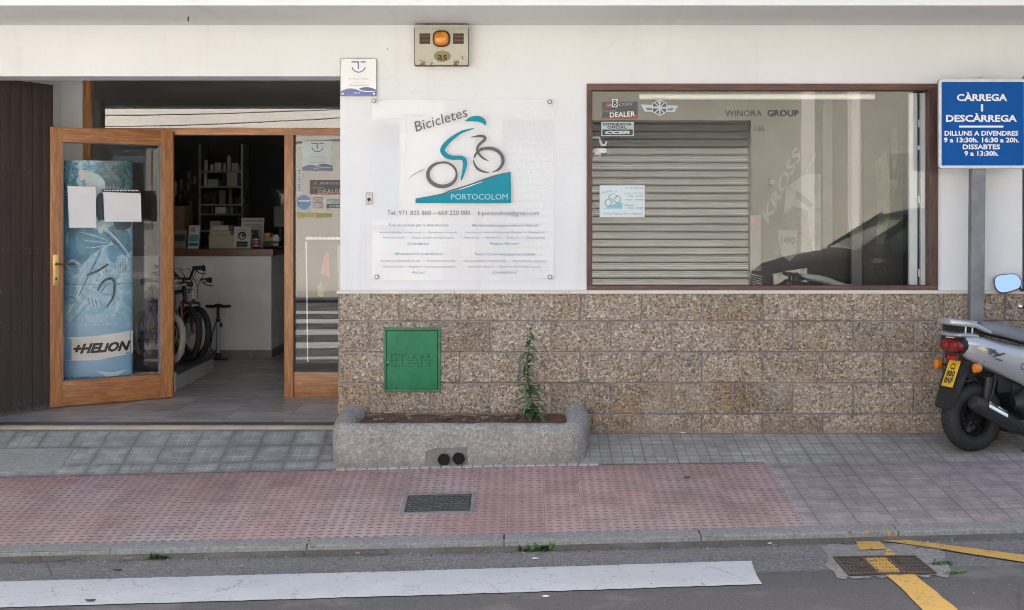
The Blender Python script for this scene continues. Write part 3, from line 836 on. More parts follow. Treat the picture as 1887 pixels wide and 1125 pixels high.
# official dealer sticker
mb = MB(); quad(mb, 1109, 188, 1175, 219, SY-.0005, 0); pxpoly(mb, [(1109, 219), (1175, 219), (1175, 212), (1109, 217)], SY-.0014, 1, .0007)
mb.text("KROSS", W(1143, 193, SY-.0016), ht(4.5), ht(46), 2, bold=.02, shear=.3, ang=.05)
mb.text("OFFICIAL", W(1124, 205, SY-.0016), ht(4), ht(25), 3, ang=.05)
mb.text("DEALER", W(1147, 211, SY-.0026), ht(9), ht(47), 4, bold=.02, ang=.05)
pxpoly(mb, [(1115, 198), (1119, 191), (1123, 191), (1119, 198)], SY-.0016, 5)
pxpoly(mb, [(1121, 198), (1123, 194), (1127, 194), (1125, 199)], SY-.0016, 5)
st = mb.build('sticker', [pm('sticker_grey', (.075, .072, .07), .5), pm('sticker_red', (.28, .07, .055), .5), M_GREYL, M_GREYL, M_WHITE, pm('sticker_red2', (.45, .08, .07), .5)], window); st['label'] = 'grey and red official dealer sticker with white lettering'
# small numbered sticker over it
mb = MB(); quad(mb, 1128, 183, 1138, 198, SY-.003, 0)
mb.torus(W(1133, 187.5, SY-.0042), (0,1,0), ht(2.2), ht(1.1), 16, 6, 1, .0003); mb.torus(W(1133, 193, SY-.0042), (0,1,0), ht(2.6), ht(1.2), 16, 6, 1, .0003)
st = mb.build('sticker', [M_WHITE, pm('navy', (.01, .012, .05), .4)], window); st['label'] = 'tiny white sticker with dark figure eight'
# winged emblem
mb = MB()
hexp = lambda r: [(1215.5+r*math.sin(R(60*k)), 198.5-r*.98*math.cos(R(60*k))) for k in range(6)]
pxpoly(mb, [(1181, 193), (1250, 195), (1243, 207), (1188, 206)], SY, 0)
pxpoly(mb, [(1190, 199), (1242, 200), (1238, 204), (1192, 203.5)], SY-.001, 1)
pxpoly(mb, hexp(16), SY-.002, 0); pxpoly(mb, hexp(14), SY-.003, 2)
pxpoly(mb, [(1214, 188), (1217, 188), (1217, 211), (1214, 211)], SY-.004, 0)
for s_ in (1, -1): pxpoly(mb, [(1215.5-9*s_, 207), (1215.5-8*s_, 209), (1215.5+9*s_, 191), (1215.5+8*s_, 189)], SY-.0042, 0)
mb.torus(W(1215.5, 188.5, SY-.004), (0,1,0), ht(2.6), ht(1), 14, 5, 0, .0003)
pxpoly(mb, [(1198, 196.5), (1235, 197.5), (1234, 201), (1200, 200)], SY-.005, 0)
st = mb.build('sticker', [pm('emblem_silver', (.50, .53, .54), .4), pm('emblem_mid', (.13, .15, .16), .4), pm('emblem_dark', (.06, .065, .07), .4)], window); st['label'] = 'winged hexagonal emblem with wrench'
# distributor sticker
mb = MB(); quad(mb, 1108, 225, 1168, 251, SY, 0); quad(mb, 1110, 239, 1166, 249.5, SY-.001, 1)
mb.text("DISTRIBUIDOR", W(1138, 229.5, SY-.0018), ht(4.2), ht(53), 1, bold=.03)
mb.text("OFICIAL", W(1137, 235.2, SY-.0018), ht(4.2), ht(36), 1, bold=.03)
mb.text("CCER", W(1138, 244.3, SY-.0024), ht(5.2), ht(46), 2, bold=.05, shear=.3)
st = mb.build('sticker', [pm('sticker_pale', (.38, .46, .46), .4), pm('sticker_black', (.02, .03, .035), .4), pm('sticker_silver', (.55, .60, .66), .4)], window); st['label'] = 'pale and black official distributor sticker'
# letters on the glass
mb = MB(); mb.text("WINORA", W(1370, 209, SY), ht(11.5), ht(68)); mb.build('lettering', pm('glass_letter', (.03, .03, .033), .5), window)
mb = MB(); mb.text("GROUP", W(1443, 209, SY), ht(11.5), ht(58), bold=.03)
mb.build('lettering', pm('glass_letter', (.03, .03, .033), .5), window)
mb = MB(); mb.text("Life", W(1398, 237, SY), ht(9), ht(20), shear=.3); mb.build('lettering', pm('glass_letter_pale', (.10, .10, .10), .5), window)
M_TEALP = pm('pale_teal_print', (.20, .46, .55), .4)
def opening_card():
    mb = MB(); quad(mb, 1105, 342, 1188, 401, SY, 0)
    Y = SY-.001; g = lambda a, b: (1105+a*83/1300-5.5, 342+(b-115)*59/940.)
    pxpoly(mb, [g(180, 800), g(740, 800), g(740, 620), g(560, 640)], Y, 1)
    for cx, cy, r in ((335, 625, 95), (600, 530, 90)):
        a = g(cx, cy); mb.torus(W(a[0], a[1], Y), (0,1,0), ht(r*.0635), ht(1.0), 24, 4, 2, .0003)
    ribbon(mb, [g(540, 350), g(400, 390), g(340, 460), g(440, 520), g(470, 570), g(430, 640)], [.6, 1.6, 2, 1.8, 1.6, .6], Y, 2)
    pxpoly(mb, [g(500, 295), g(560, 275), g(600, 320), g(550, 300)], Y, 2)
    ribbon(mb, [g(540, 400), g(600, 410), g(550, 450), g(600, 540)], [1, 1.3, 1, .6], Y, 2)
    mb.text("Bicicletes", W(*g(310, 290), Y), ht(4), ht(19), 2, ang=.25)
    for s_, x, y, wd in (("Tel. 971 825 860", 1075, 190, 33), ("Lunes a Viernes", 1070, 340, 33), ("9:00 - 13:30", 1110, 425, 28), ("16:30 - 20:00", 1080, 535, 32), ("Sabados", 950, 690, 17), ("9:00 - 13:30", 1120, 780, 27)):
        mb.text(s_, W(*g(x, y), Y), ht(2.6), ht(wd), 3, bold=.01)
    mb.text("Venta, Reparación y Alquiler", W(*g(750, 940), Y), ht(3.4), ht(72), 4, bold=.01)
    o = mb.build('opening_hours_card', [pm('card', (.60, .68, .69), .5, var=.02), M_TEALP, pm('card_grey', (.25, .33, .36), .5), pm('card_text', (.20, .23, .26), .5), pm('card_tan', (.35, .30, .27), .5)])
    tag(o, 'small pale card with cyclist logo and opening hours stuck on the window', 'notice card')
opening_card()
# ---- window fittings, seen behind the pane ----
mb = MB(); a, b = W(1175, 184, .10), W(1614, 173, .10)
mb.tube([(a.x+.01, .10, (a.z+b.z)/2), (b.x-.01, .10, (a.z+b.z)/2)], (b.z-a.z)/2, 16); mb.build('blind_cassette', pm('cream_tube', (.74, .75, .68), .4), window, smooth=True)
for (xa, xb, flip, ttt) in ((1092, 1096, 1, ''), (1676, 1706, -1, 'r')):
    mb = MB()
    if flip < 0:
        for u0, u1, dep in ((1676, 1690, .07), (1697, 1707, .06)):
            p, q_ = W(u0, 527, dep), W(u1, 172, dep); mb.box(p.x, q_.x, dep, dep+.035, p.z, q_.z)
        p, q_ = W(1690, 527, .09), W(1697, 172, .09); mb.box(p.x, q_.x, .09, .12, p.z, q_.z, 1)
        for py in (228, 368, 503):
            mb.cyl(W(1693.5, py+7, .085), W(1693.5, py-7, .085), .006, None, 8, 0)
        mb.build('side_post', [M_ALU, M_BLK], window, bevel=.002)
def siren(px, py, fl):
    t = thing('wall_lamp', 'white curved lamp bracket with shallow dish inside the %s edge of the shop window' % ('left' if fl > 0 else 'right'), 'lamp', W(px, py, .11))
    mb = MB(); Y = .11
    mb.tube([W(px-14*fl, py-21, Y), W(px-2*fl, py-21, Y), W(px+0*fl, py-14, Y), W(px+3*fl, py-7, Y), W(px+9*fl, py-7, Y), W(px+12*fl, py-14, Y)], [.008, .009, .009, .009, .008, .005], 10)
    mb.build('bracket', M_WHITE, t, smooth=True)
    mb = MB(); c = W(px, py+4, Y+.02)
    mb.tube([c+Vector((0,0,.022)), c+Vector((0,0,.016)), c, c-Vector((0,0,.012)), c-Vector((0,0,.014))], [.02, .042, .046, .040, .01], 24); mb.build('dish', M_WHITE, t, smooth=True)
    mb = MB(); mb.box(c.x-.035, c.x+.004, Y+.02, Y+.03, c.z-.024, c.z-.014); mb.box(c.x-.004, c.x+.004, Y+.018, Y+.032, c.z-.034, c.z-.014); mb.build('lug', M_WHITE, t)
siren(1106, 275, 1); siren(1688, 270, -1)
mb = MB(); a = W(1424, 336, .05); mb.prism([a+Vector((.028*math.cos(R(60*k+30)), 0, .03*math.sin(R(60*k+30)))) for k in range(6)], (0, .04, 0)); mb.torus(a+Vector((0, -.001, 0)), (0,1,0), .010, .0035, 16, 6, 1)
o = mb.build('window_sensor', [M_BLK, M_GALV]); tag(o, 'small black hexagonal sensor behind the window glass', 'sensor')
# display boards inside the window
dz0 = wz0-.2
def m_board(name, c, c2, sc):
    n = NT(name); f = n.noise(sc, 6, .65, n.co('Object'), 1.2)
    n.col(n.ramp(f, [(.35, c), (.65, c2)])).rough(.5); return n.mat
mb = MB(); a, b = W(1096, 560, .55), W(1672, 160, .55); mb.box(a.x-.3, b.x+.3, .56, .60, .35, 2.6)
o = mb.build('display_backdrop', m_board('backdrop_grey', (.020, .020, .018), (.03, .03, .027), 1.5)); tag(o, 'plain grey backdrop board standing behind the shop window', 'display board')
mb = MB(); YB = .52
def bx(mb, x0, y0, x1, y1, Y, th, mi): a = W(x0, y1, Y); b = W(x1, y0, Y); mb.box(a.x, b.x, Y, Y+th, a.z, b.z, mi)
bx(mb, 1385, 226, 1515, 560, YB, .02, 0)
pxpoly(mb, [(1450, 345), (1482, 322), (1513, 322), (1513, 462), (1436, 462)], YB-.002, 1)  # pale patch paints in a reflection, ending where the reflected car is dark
mb.text("KROSS", W(1440, 342, YB-.003), ht(17, YB), ht(150, YB), 2, bold=.02, shear=.35, ang=R(64))
mb.text("CYCLES ONE RIDE MORE", W(1468, 355, YB-.003), ht(5, YB), ht(160, YB), 2, ang=R(64))
pxpoly(mb, [(1445, 395), (1462, 380), (1488, 388), (1492, 436), (1500, 470), (1428, 470), (1436, 430)], YB-.004, 3)      # rider, jersey
pxpoly(mb, [(1433, 425), (1470, 425), (1468, 470), (1455, 482), (1440, 470)], YB-.005, 1)
pxpoly(mb, [(1466, 352), (1478, 358), (1500, 378), (1492, 384), (1468, 366)], YB-.004, 0)
mb.text("1490", W(1452, 443, YB-.006), ht(13, YB), ht(26, YB), 0, bold=.03)
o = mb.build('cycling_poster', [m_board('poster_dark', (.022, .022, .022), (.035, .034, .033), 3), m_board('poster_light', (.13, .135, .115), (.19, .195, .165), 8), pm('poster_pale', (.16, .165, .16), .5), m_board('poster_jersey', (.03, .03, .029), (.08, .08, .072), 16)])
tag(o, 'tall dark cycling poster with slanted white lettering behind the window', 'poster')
mb = MB(); bx(mb, 1382, 397, 1402, 500, .48, .015, 0); bx(mb, 1385, 403, 1393, 413, .478, .002, 1)
o = mb.build('price_board', [pm('board_pale', (.16, .16, .145), .5), pm('board_red', (.38, .13, .09), .5)]); tag(o, 'narrow pale leaflet board with small red square behind the window', 'display board')
mb = MB(); bx(mb, 1590, 200, 1664, 560, .54, .015, 0)
pxpoly(mb, [(1612, 300), (1632, 280), (1640, 330), (1655, 330), (1640, 400), (1628, 450), (1614, 450), (1618, 400)], .538, 1)
pxpoly(mb, [(1640, 240), (1652, 235), (1655, 290), (1646, 330)], .538, 1)
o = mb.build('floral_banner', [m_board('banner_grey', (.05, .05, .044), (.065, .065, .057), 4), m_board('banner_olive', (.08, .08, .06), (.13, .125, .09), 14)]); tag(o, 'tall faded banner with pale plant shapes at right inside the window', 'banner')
mb = MB(); bx(mb, 1570, 170, 1589, 560, .46, .05, 0); bx(mb, 1516, 170, 1534, 455, .50, .03, 0)
o = mb.build('display_pillar', pm('pillar_pale', (.12, .122, .112), .5)); tag(o, 'pale upright shelf posts behind the middle of the window', 'display stand')
# ================= entrance =================
DY = 1.25                                    # plane of the timber screen
def dx(px, Y=DY): return W(px, 0, Y).x
def dzz(py, Y=DY): return W(0, py, Y).z
fr0, fr1 = dx(152), XL+.02
hx = -2.63
zt0, zt1 = dzz(249), dzz(239)
TOP = 2.50
ent = MB()
ent.box(fr0, fr0+.058, DY, DY+.08, FZ, TOP, 0)
ent.box(fr0+.058, fr1, DY, DY+.08, TOP-.05, TOP, 1)
ent.box(fr0+.058, fr1, DY-.006, DY+.086, zt0, zt1+.012, 1)
ent.box(hx-.05, hx, DY, DY+.08, FZ, zt0, 0)
mx0, mx1 = dx(524), dx(541)
ent.box(mx0, mx1, DY-.004, DY+.08, FZ, zt0, 0)
for a, b in ((fr0+.058, hx-.05), (mx1, fr1)):
    ent.box(a, b, DY+.01, DY+.07, FZ, dzz(687), 1)
screen = ent.build('entrance_screen', [M_WOOD, M_WOODH], shop, bevel=.003)
mb = MB(); mb.box(mx0+.004, mx1-.002, DY-.010, DY-.004, FZ+.01, zt0-.002); mb.build('door_stop', M_WOOD, screen, bevel=.001)
for nm, a, b, c, d_, m in (('transom_pane', fr0+.058, fr1, zt1+.012, TOP-.05, M_GLASST), ('side_pane', mx1, fr1, dzz(687), zt0, M_GLASS), ('side_pane', fr0+.058, hx-.05, dzz(687), zt0, M_GLASSD)):
    mb = MB(); mb.box(a, b, DY+.03, DY+.036, c, d_); mb.build(nm, m, screen)
mb = MB(); quad(mb, 402, 232.5, 451, 236.5, DY+.028, 0); mb.build('transom_label', M_WHITE, screen)
mb = MB()
for a in ((mx1+.001, fr1, dzz(686)),): mb.box(a[0], a[1], DY+.022, DY+.03, a[2], a[2]+.008)
mb.box(mx1+.001, mx1+.009, DY+.022, DY+.03, dzz(686), zt0); mb.build('glazing_seal', M_BLK, screen)
# ---- stickers on the right pane ----
SD = DY+.0285
def plaque_design(mb, f, Y, mw=0, mp=1, mb_=2, faint=3):
    """tourism plate: T-shaped smile mark, faint lines, blue hills. f maps 0..1 coords to photo pixels"""
    P_ = lambda pts: [f(*q) for q in pts]
    pxpoly(mb, P_([(0, 0), (1, 0), (1, 1), (0, 1)]), Y, mw)
    Y1 = Y-.0012; U = f(1, 0)[0]-f(0, 0)[0]; V = f(0, 1)[1]-f(0, 0)[1]
    pxpoly(mb, P_([(.30, .065), (.51, .065), (.51, .275), (.475, .275), (.475, .10), (.30, .10)]), Y1, mp)
    pxpoly(mb, P_([(.56, .065), (.70, .065), (.70, .10), (.56, .10)]), Y1, mp)
    arc = [(.5+.19*math.cos(t), .19+.17*math.sin(t)) for t in [R(12+156*k/12) for k in range(13)]]
    ribbon(mb, P_(arc), [U*.03]*13, Y1, mp, 2)
    n = 16
    h1 = [(x, .88-.075*math.sin(min(1, x/.56)*math.pi)) for x in [i/n*.56 for i in range(n+1)]]
    h2 = [(.56+x, .88+.02*math.sin(x/.44*math.pi)) for x in [i/6*.44 for i in range(7)]]
    pxpoly(mb, P_(h1+h2[1:]+[(1, 1), (0, 1)]), Y1, mb_)
    h3 = [(.5+x*.5, .845-.075*math.sin((.12+x*.85)*math.pi)) for x in [i/n for i in range(n+1)]]
    pxpoly(mb, P_(h3+[(1, .87), (.75, .875), (.6, .86)]), Y1-.0004, mp)
    cx = f(.5, 0)[0]
    for yy, tx, wd, m_ in ((.455, "Categoria", .34, faint), (.54, "«Comerç Turístic»", .56, mp), (.635, "Categoría", .36, faint), (.715, "«Comercio Turístico»", .56, mp)):
        mb.text(tx, W(cx, f(0, yy)[1], Y1), ht(V*.035, Y), ht(U*wd, Y), m_)
    mb.text("2023", W(f(.45, 0)[0], f(0, .925)[1], Y1-.001), ht(V*.055, Y), ht(U*.18, Y), faint if False else 4)
M_PL = pm('plaque_white', (.66, .67, .68), .15, var=.03, coat=.6)
M_PV = pm('plaque_violet', (.16, .16, .32), .3)
M_PB = pm('plaque_blue', (.012, .05, .30), .2, coat=.5)
M_PG = pm('plaque_grey', (.45, .47, .49), .4)
mb = MB(); plaque_design(mb, lambda u, v: (557+u*56, 260+v*55), SD)
st = mb.build('sticker', [pm('sticker_ice', (.42, .48, .50), .3), pm('ink_grey', (.10, .11, .16), .4), pm('sticker_violet', (.14, .14, .28), .4), M_PG, M_WHITE], screen); st['label'] = 'pale tourism sticker with smile mark and violet hills'
mb = MB(); quad(mb, 546, 311, 557, 357, SD, 0)
for i, s_ in enumerate(("I", "H", "A", "M", "W", "E", "B", "T")): mb.text(s_, W(551.8, 315+i*5.2, SD-.001), ht(3, DY), ht(4, DY), 1, bold=.03)
st = mb.build('sticker', [pm('sticker_ice', (.42, .48, .50), .3), pm('ink_grey', (.10, .11, .16), .4)], screen); st['label'] = 'narrow upright pale sticker'
mb = MB(); quad(mb, 571, 332, 640, 359, SD, 0); pxpoly(mb, [(571, 359), (640, 359), (640, 352), (571, 357)], SD-.001, 1)
mb.text("KROSS", W(610, 338, SD-.0012), ht(4.5, DY), ht(42, DY), 2, shear=.3, bold=.01)
mb.text("OFFICIAL", W(585, 346.5, SD-.0012), ht(3.6, DY), ht(22, DY), 3)
mb.text("DEALER", W(609, 353, SD-.002), ht(8, DY), ht(46, DY), 4, ang=.05)
pxpoly(mb, [(577, 340), (581, 335), (585, 335), (581, 341)], SD-.0012, 5)
st = mb.build('sticker', [pm('sticker_grey', (.075, .072, .07), .5), pm('sticker_red', (.28, .07, .055), .5), M_GREYL, M_GREYL, pm('sticker_letter', (.45, .45, .44), .5), pm('sticker_red2', (.45, .08, .07), .5)], screen); st['label'] = 'grey and red dealer sticker cut by the wall edge'
mb = MB(); c = W(560, 373, SD); mb.prism([c+Vector((.060*math.cos(t), 0, .060*math.sin(t))) for t in [R(k*10) for k in range(36)]], (0, .0008, 0), 1)
mb.prism([c+Vector((.055*math.cos(t), -.001, .055*math.sin(t))) for t in [R(k*10) for k in range(36)]], (0, .0008, 0), 0); quad(mb, 549, 369, 571, 372, SD-.002, 1)
mb.text("COVID", W(560, 364, SD-.0014), ht(3, DY), ht(15, DY), 1) if False else None
st = mb.build('sticker', [pm('sticker_blue', (.10, .20, .38), .4), pm('sticker_ice', (.42, .48, .50), .3)], screen); st['label'] = 'round blue sticker with pale bar'
mb = MB(); quad(mb, 578, 364, 594, 383, SD, 0); quad(mb, 579, 365.5, 593, 373, SD-.001, 1); quad(mb, 579.5, 375, 592.5, 382, SD-.001, 1)
mb.text("ROCK", W(586, 369.3, SD-.0018), ht(4.6, DY), ht(12, DY), 2, bold=.03); mb.text("SHOX", W(586, 378.5, SD-.0018), ht(4.2, DY), ht(11, DY), 2)
st = mb.build('sticker', [pm('ink_grey', (.10, .11, .16), .4), pm('sticker_offwhite', (.50, .48, .46), .4), pm('sticker_red2', (.45, .08, .07), .5)], screen); st['label'] = 'small square two-line red lettered sticker'
mb = MB(); quad(mb, 601, 366, 640, 385, SD, 0); quad(mb, 602, 376.5, 640, 384, SD-.001, 1)
mb.text("DISTRIBUIDOR", W(620, 369, SD-.001), ht(3, DY), ht(34, DY), 1); mb.text("OFICIAL", W(620, 373.2, SD-.001), ht(3, DY), ht(22, DY), 1); mb.text("CCER", W(618, 380.3, SD-.0018), ht(4, DY), ht(24, DY), 0, shear=.3, bold=.04)
st = mb.build('sticker', [pm('sticker_pale', (.38, .46, .46), .4), pm('sticker_black', (.02, .03, .035), .4)], screen); st['label'] = 'pale and black distributor sticker'
mb = MB(); 
for k, (a, b) in enumerate(((547, 579), (581, 612))): pxpoly(mb, [(a, 392), (b, 393), (b, 400), (a+1, 403)], SD, k)
st = mb.build('sticker', [pm('sticker_yellow', (.36, .34, .09), .5, var=.2, sc=60), pm('sticker_yellow2', (.33, .31, .10), .5, var=.2, sc=60)], screen); st['label'] = 'faded yellow strip sticker'
mb = MB(); 
quad(mb, 563, 437, 640, 442, DY+.10, 0)
for k in range(9): quad(mb, 577+k*8, 437.6, 578.5+k*8, 439.6, DY+.097, 1)
pxpoly(mb, [(563, 445), (565.5, 445), (568, 668), (566, 668)], DY+.10, 0)
mb.build('pane_rail', [pm('rail_white', (.62, .64, .60), .4), M_BLK], screen)
# clothes hanging behind the right pane
t = thing('hanging_clothing', 'red and yellow-green cycling garments hanging behind the narrow right-hand pane', 'clothing', W(600, 560, 1.7))
mb = MB(); pxpoly(mb, [(600, 462), (607, 470), (608, 512), (590, 505), (592, 492)], 1.62, 0, .03); mb.build('jersey', pm('cloth_red', (.36, .07, .06), .8, bump=.3), t, bevel=.008)
mb = MB(); pxpoly(mb, [(584, 530), (590, 520), (598, 533), (594, 548), (586, 546)], 1.62, 0, .03); pxpoly(mb, [(621, 452), (636, 452), (636, 640), (624, 640)], 1.62, 0, .03); mb.build('vest', pm('cloth_lime', (.20, .36, .10), .8, bump=.3), t, bevel=.008)

# ---- door leaf ----
leafL = .885; nearP = Vector((W(90, 0, .736).x, .736)); hp = Vector((hx, DY-.004))
ang = math.atan2(nearP.y-hp.y, nearP.x-hp.x)           # local +x runs from hinge to free edge
door = bpy.data.objects.new('door', None); scene.collection.objects.link(door)
door.parent = shop; door.location = (hp.x, hp.y, FZ+.006); door.rotation_euler = (0, 0, ang); OFF[door.name] = Vector((0,0,0))
DH = 1.975; th = .045
# local y>0 lies on the side facing the street
ys = (-th, 0)
def sgn(): return 1
mb = MB(); sw = .085
y0, y1 = 0, th
mb.box(0, sw+.01, y0, y1, 0, DH); mb.build('stile', M_WOOD, door, bevel=.004); mb = MB(); mb.box(leafL-sw, leafL, y0, y1, 0, DH); mb.build('stile', M_WOOD, door, bevel=.004)
mb = MB(); mb.box(sw+.01, leafL-sw, y0+.002, y1-.002, DH-.105, DH); mb.build('rail', M_WOODH, door, bevel=.004); mb = MB(); mb.box(sw+.01, leafL-sw, y0+.002, y1-.002, 0, .178); mb.build('rail', M_WOODH, door, bevel=.004)
mb = MB(); mb.box(sw+.01, leafL-sw, th/2-.003, th/2+.003, .178, DH-.105); mb.build('pane', M_GLASSD, door)
mb = MB()
for yy in (y0+.006, y1-.006): mb.tube([(sw+.013, yy, .182), (leafL-sw-.003, yy, .182), (leafL-sw-.003, yy, DH-.109), (sw+.013, yy, DH-.109)], .005, 6, closed=True)
mb.build('glazing_bead', pm('grey_seal', (.22, .23, .25), .6), door)
hxl = leafL-sw/2+.004
for yy, s_ in ((y1, 1), (y0, -1)):
    mb = MB()
    mb.box(hxl-.019, hxl+.019, yy, yy+.004*s_, .86, 1.075); mb.ball((hxl, yy+.006*s_, .905), (.008, .006, .012), 10, 6, 1)
    mb.build('handle_plate', [M_BRASS, M_DK], door, bevel=.002)
    mb = MB(); mb.tube([(hxl, yy, 1.01), (hxl, yy+.045*s_, 1.01), (hxl-.015, yy+.055*s_, 1.012), (hxl-.115, yy+.052*s_, 1.008)], [.009, .008, .008, .007], 10); mb.build('handle', pm('bronze', (.16, .12, .07), .35, .8), door, smooth=True)
for z in (.2, .98, 1.78):
    mb = MB(); mb.cyl((-.006, 0, z), (-.006, 0, z+.09), .008, None, 10); mb.build('hinge', M_BRASS, door, smooth=True)
# two sheets of paper taped on the inside (street side) of the open leaf
dirv = Vector((math.cos(ang), math.sin(ang), 0)); nrm = Vector((-math.sin(ang), math.cos(ang), 0))
def leafpt(px, py, off):
    """ray through pixel onto the leaf's glass plane"""
    o = Vector((0, -D, H)); r = Vector(((px-CX)/F, 1, -(py-CY)/F))
    p0 = Vector((hp.x, hp.y, 0)) + nrm*(th/2+off)
    t = (p0-o).dot(nrm)/r.dot(nrm); return o+r*t
if (Vector((0, -D, 0))-Vector((hp.x, hp.y, 0))).dot(nrm) < 0: FACE = -1
else: FACE = 1
def paper(name, pts, lab, strip=False):
    mb = MB(); P_ = [leafpt(*p, FACE*.005) for p in pts]
    # slightly curled sheet
    n = 6; vs = []
    for j in range(n+1):
        for i in range(n+1):
            u, v = i/n, j/n
            q = (P_[0]*(1-u)+P_[1]*u)*(1-v)+(P_[3]*(1-u)+P_[2]*u)*v
            vs.append(q + nrm*FACE*(.003+.004*abs(u-.45)**2*4*v))
    fs = [(j*(n+1)+i, j*(n+1)+i+1, (j+1)*(n+1)+i+1, (j+1)*(n+1)+i) for j in range(n) for i in range(n)]
    mb.add(vs, fs); mb.add([v-nrm*FACE*.0006 for v in vs], [tuple(reversed(f)) for f in fs])
    if strip:
        a, b, c, d_ = [leafpt(*p, FACE*.004) for p in ((188, 349), (259, 351), (259, 356), (188, 354.5))]
        mb.add([a, b, c, d_, a-nrm*FACE*.001, b-nrm*FACE*.001, c-nrm*FACE*.001, d_-nrm*FACE*.001], [(0,1,2,3), (7,6,5,4), (0,4,5,1), (2,6,7,3)], 1)
        k = 0
        for px in range(191, 256, 5):
            a, b, c, d_ = [leafpt(*p, FACE*.006) for p in ((px, 350.3), (px+3.4, 350.4), (px+3.4, 352.6), (px, 352.4))]
            mb.add([a, b, c, d_], [(0,1,2,3)], 0)
    o = mb.build(name, [M_PAPER, M_BLK], smooth=True); tag(o, lab, 'paper notice')
paper('paper_notice', [(124, 343), (176, 345), (177, 420), (127, 420)], 'blank upright white sheet taped on the glass of the open door')
paper('paper_notice', [(190, 354), (259, 357), (260, 409), (192, 409)], 'blank wide white sheet with dark header strip taped on the open door', True)

# ---- brown boarded shutter folded back at the left ----
sh = thing('boarded_shutter', 'dark brown vertical board shutter folded open at the left of the entrance', 'shutter', (-3.5, .3, FZ))
a = Vector((-3.66, -.06, 0)); b = Vector((-3.318, .735, 0)); dv = (b-a); Lh = dv.length; dv.normalize(); nv = Vector((dv.y, -dv.x, 0))
zt = H+(390-157)*(D+.735)/F; zb = FZ+.006
nb = 9; mb = MB()
for i in range(nb):
    p = a+dv*(Lh*i/nb+.0025); q_ = a+dv*(Lh*(i+1)/nb-.0025)
    mb.hexa([p+nv*-.03+Vector((0,0,zb)), q_+nv*-.03+Vector((0,0,zb)), q_+Vector((0,0,zb)), p+Vector((0,0,zb))], [p+nv*-.03+Vector((0,0,zt)), q_+nv*-.03+Vector((0,0,zt)), q_+Vector((0,0,zt)), p+Vector((0,0,zt))])
mbb = mb; mb = MB(); mb.hexa([a-nv*.031+Vector((0,0,zb+.01)), b-nv*.031+Vector((0,0,zb+.01)), b-nv*.012+Vector((0,0,zb+.01)), a-nv*.012+Vector((0,0,zb+.01))], [a-nv*.031+Vector((0,0,zt-.01)), b-nv*.031+Vector((0,0,zt-.01)), b-nv*.012+Vector((0,0,zt-.01)), a-nv*.012+Vector((0,0,zt-.01))]); mb.build('backing', M_SHUT, sh)
mb = mbb
for py in (173, 313, 458, 600, 736):
    z = H+(390-py)*(D+.60)/F
    for i in range(nb):
        for u in (.3, .7):
            p = a+dv*(Lh*(i+u)/nb)+nv*.001+Vector((0,0,z+random.uniform(-.003,.003))); mb.ball(p, (.006, .006, .006), 8, 5, 1)
mb.build('boards', [M_SHUT, pm('nail_grey', (.36, .34, .32), .6)], sh, bevel=.003)
for z in (1.95, 1.0, .35):
    mb = MB(); mb.cyl(b+Vector((.012, .0, z)), b+Vector((.012, .0, z+.05)), .007, None, 8); mb.build('hinge', M_GALV, sh)

# ---- curved advertising column between leaf and screen ----
tc = Vector((-3.115, 1.075)); TW, TD = .243, .075; ta = R(20)
tz1 = H+(390-297)*(D+tc.y)/F
tot = thing('display_totem', 'curved blue cardboard display column printed with a cyclist behind the open door', 'display stand', (tc.x, tc.y, FZ+.01))
def tsurf(u, z, off=0.0):
    """u -1..1 across the front half"""
    u = max(-1.0, min(1.0, u)); t = math.asin(u*.98)
    x, y = (TW+off)*math.sin(t), -(TD+off)*math.cos(t)
    return Vector((tc.x+x*math.cos(ta)-y*math.sin(ta), tc.y+x*math.sin(ta)+y*math.cos(ta), z))
def m_totem():
    n = NT('totem_print'); p = n.xyz(n.co('World'))
    f = n.noise(9, 6, .7, None, 1.5); f2 = n.noise(26, 5, .7, None, 1)
    top = n.ramp(f2, [(.36, (.03, .09, .12)), (.45, (.07, .26, .37)), (.55, (.20, .46, .58)), (.66, (.50, .66, .70))])
    mid = n.ramp(f, [(.3, (.10, .25, .34)), (.5, (.22, .42, .53)), (.7, (.42, .60, .66))])
    zt_ = n.step(n.m('ADD', p[2], n.m('MULTIPLY', f, .25)), 1.50, 1.68)
    c = n.mix(zt_, mid, top)
    # dark foliage in the upper right corner
    fo = n.m('MULTIPLY', n.step(n.m('ADD', p[0], n.m('MULTIPLY', f2, .18)), -3.05, -2.96), n.step(p[2], 1.52, 1.62))
    c = n.mix(n.m('MULTIPLY', fo, .85), c, n.ramp(f2, [(.45, (.008, .022, .02)), (.7, (.10, .22, .22))]))
    z2 = n.step(n.m('ADD', p[2], n.m('MULTIPLY', f, .12)), .62, .74)
    c = n.mix(z2, (.20, .36, .52), c)
    z1 = n.step(n.m('ADD', p[2], n.m('MULTIPLY', f2, .06)), .25, .262)
    c = n.mix(z1, n.ramp(f2, [(.4, (.07, .14, .20)), (.62, (.11, .21, .28)), (.78, (.45, .53, .55))]), c)
    n.col(c).rough(.35); n.b.inputs['Coat Weight'].default_value = .3
    return n.mat
mb = MB(); n = 26; rings = []
zz = lin(FZ+.005, tz1, 2)
for z in zz:
    rg = [tsurf(-1+2*k/n, z) for k in range(n+1)]
    rg += [Vector((tc.x+(TW*math.sin(t))*math.cos(ta)-(TD*math.cos(t))*math.sin(ta), tc.y+(TW*math.sin(t))*math.sin(ta)+(TD*math.cos(t))*math.cos(ta), z)) for t in [R(78-156*k/n) for k in range(n+1)]]
    rings.append(rg)
mb.loft(rings); mb.build('column', m_totem(), tot, smooth=True, autosmooth=60)
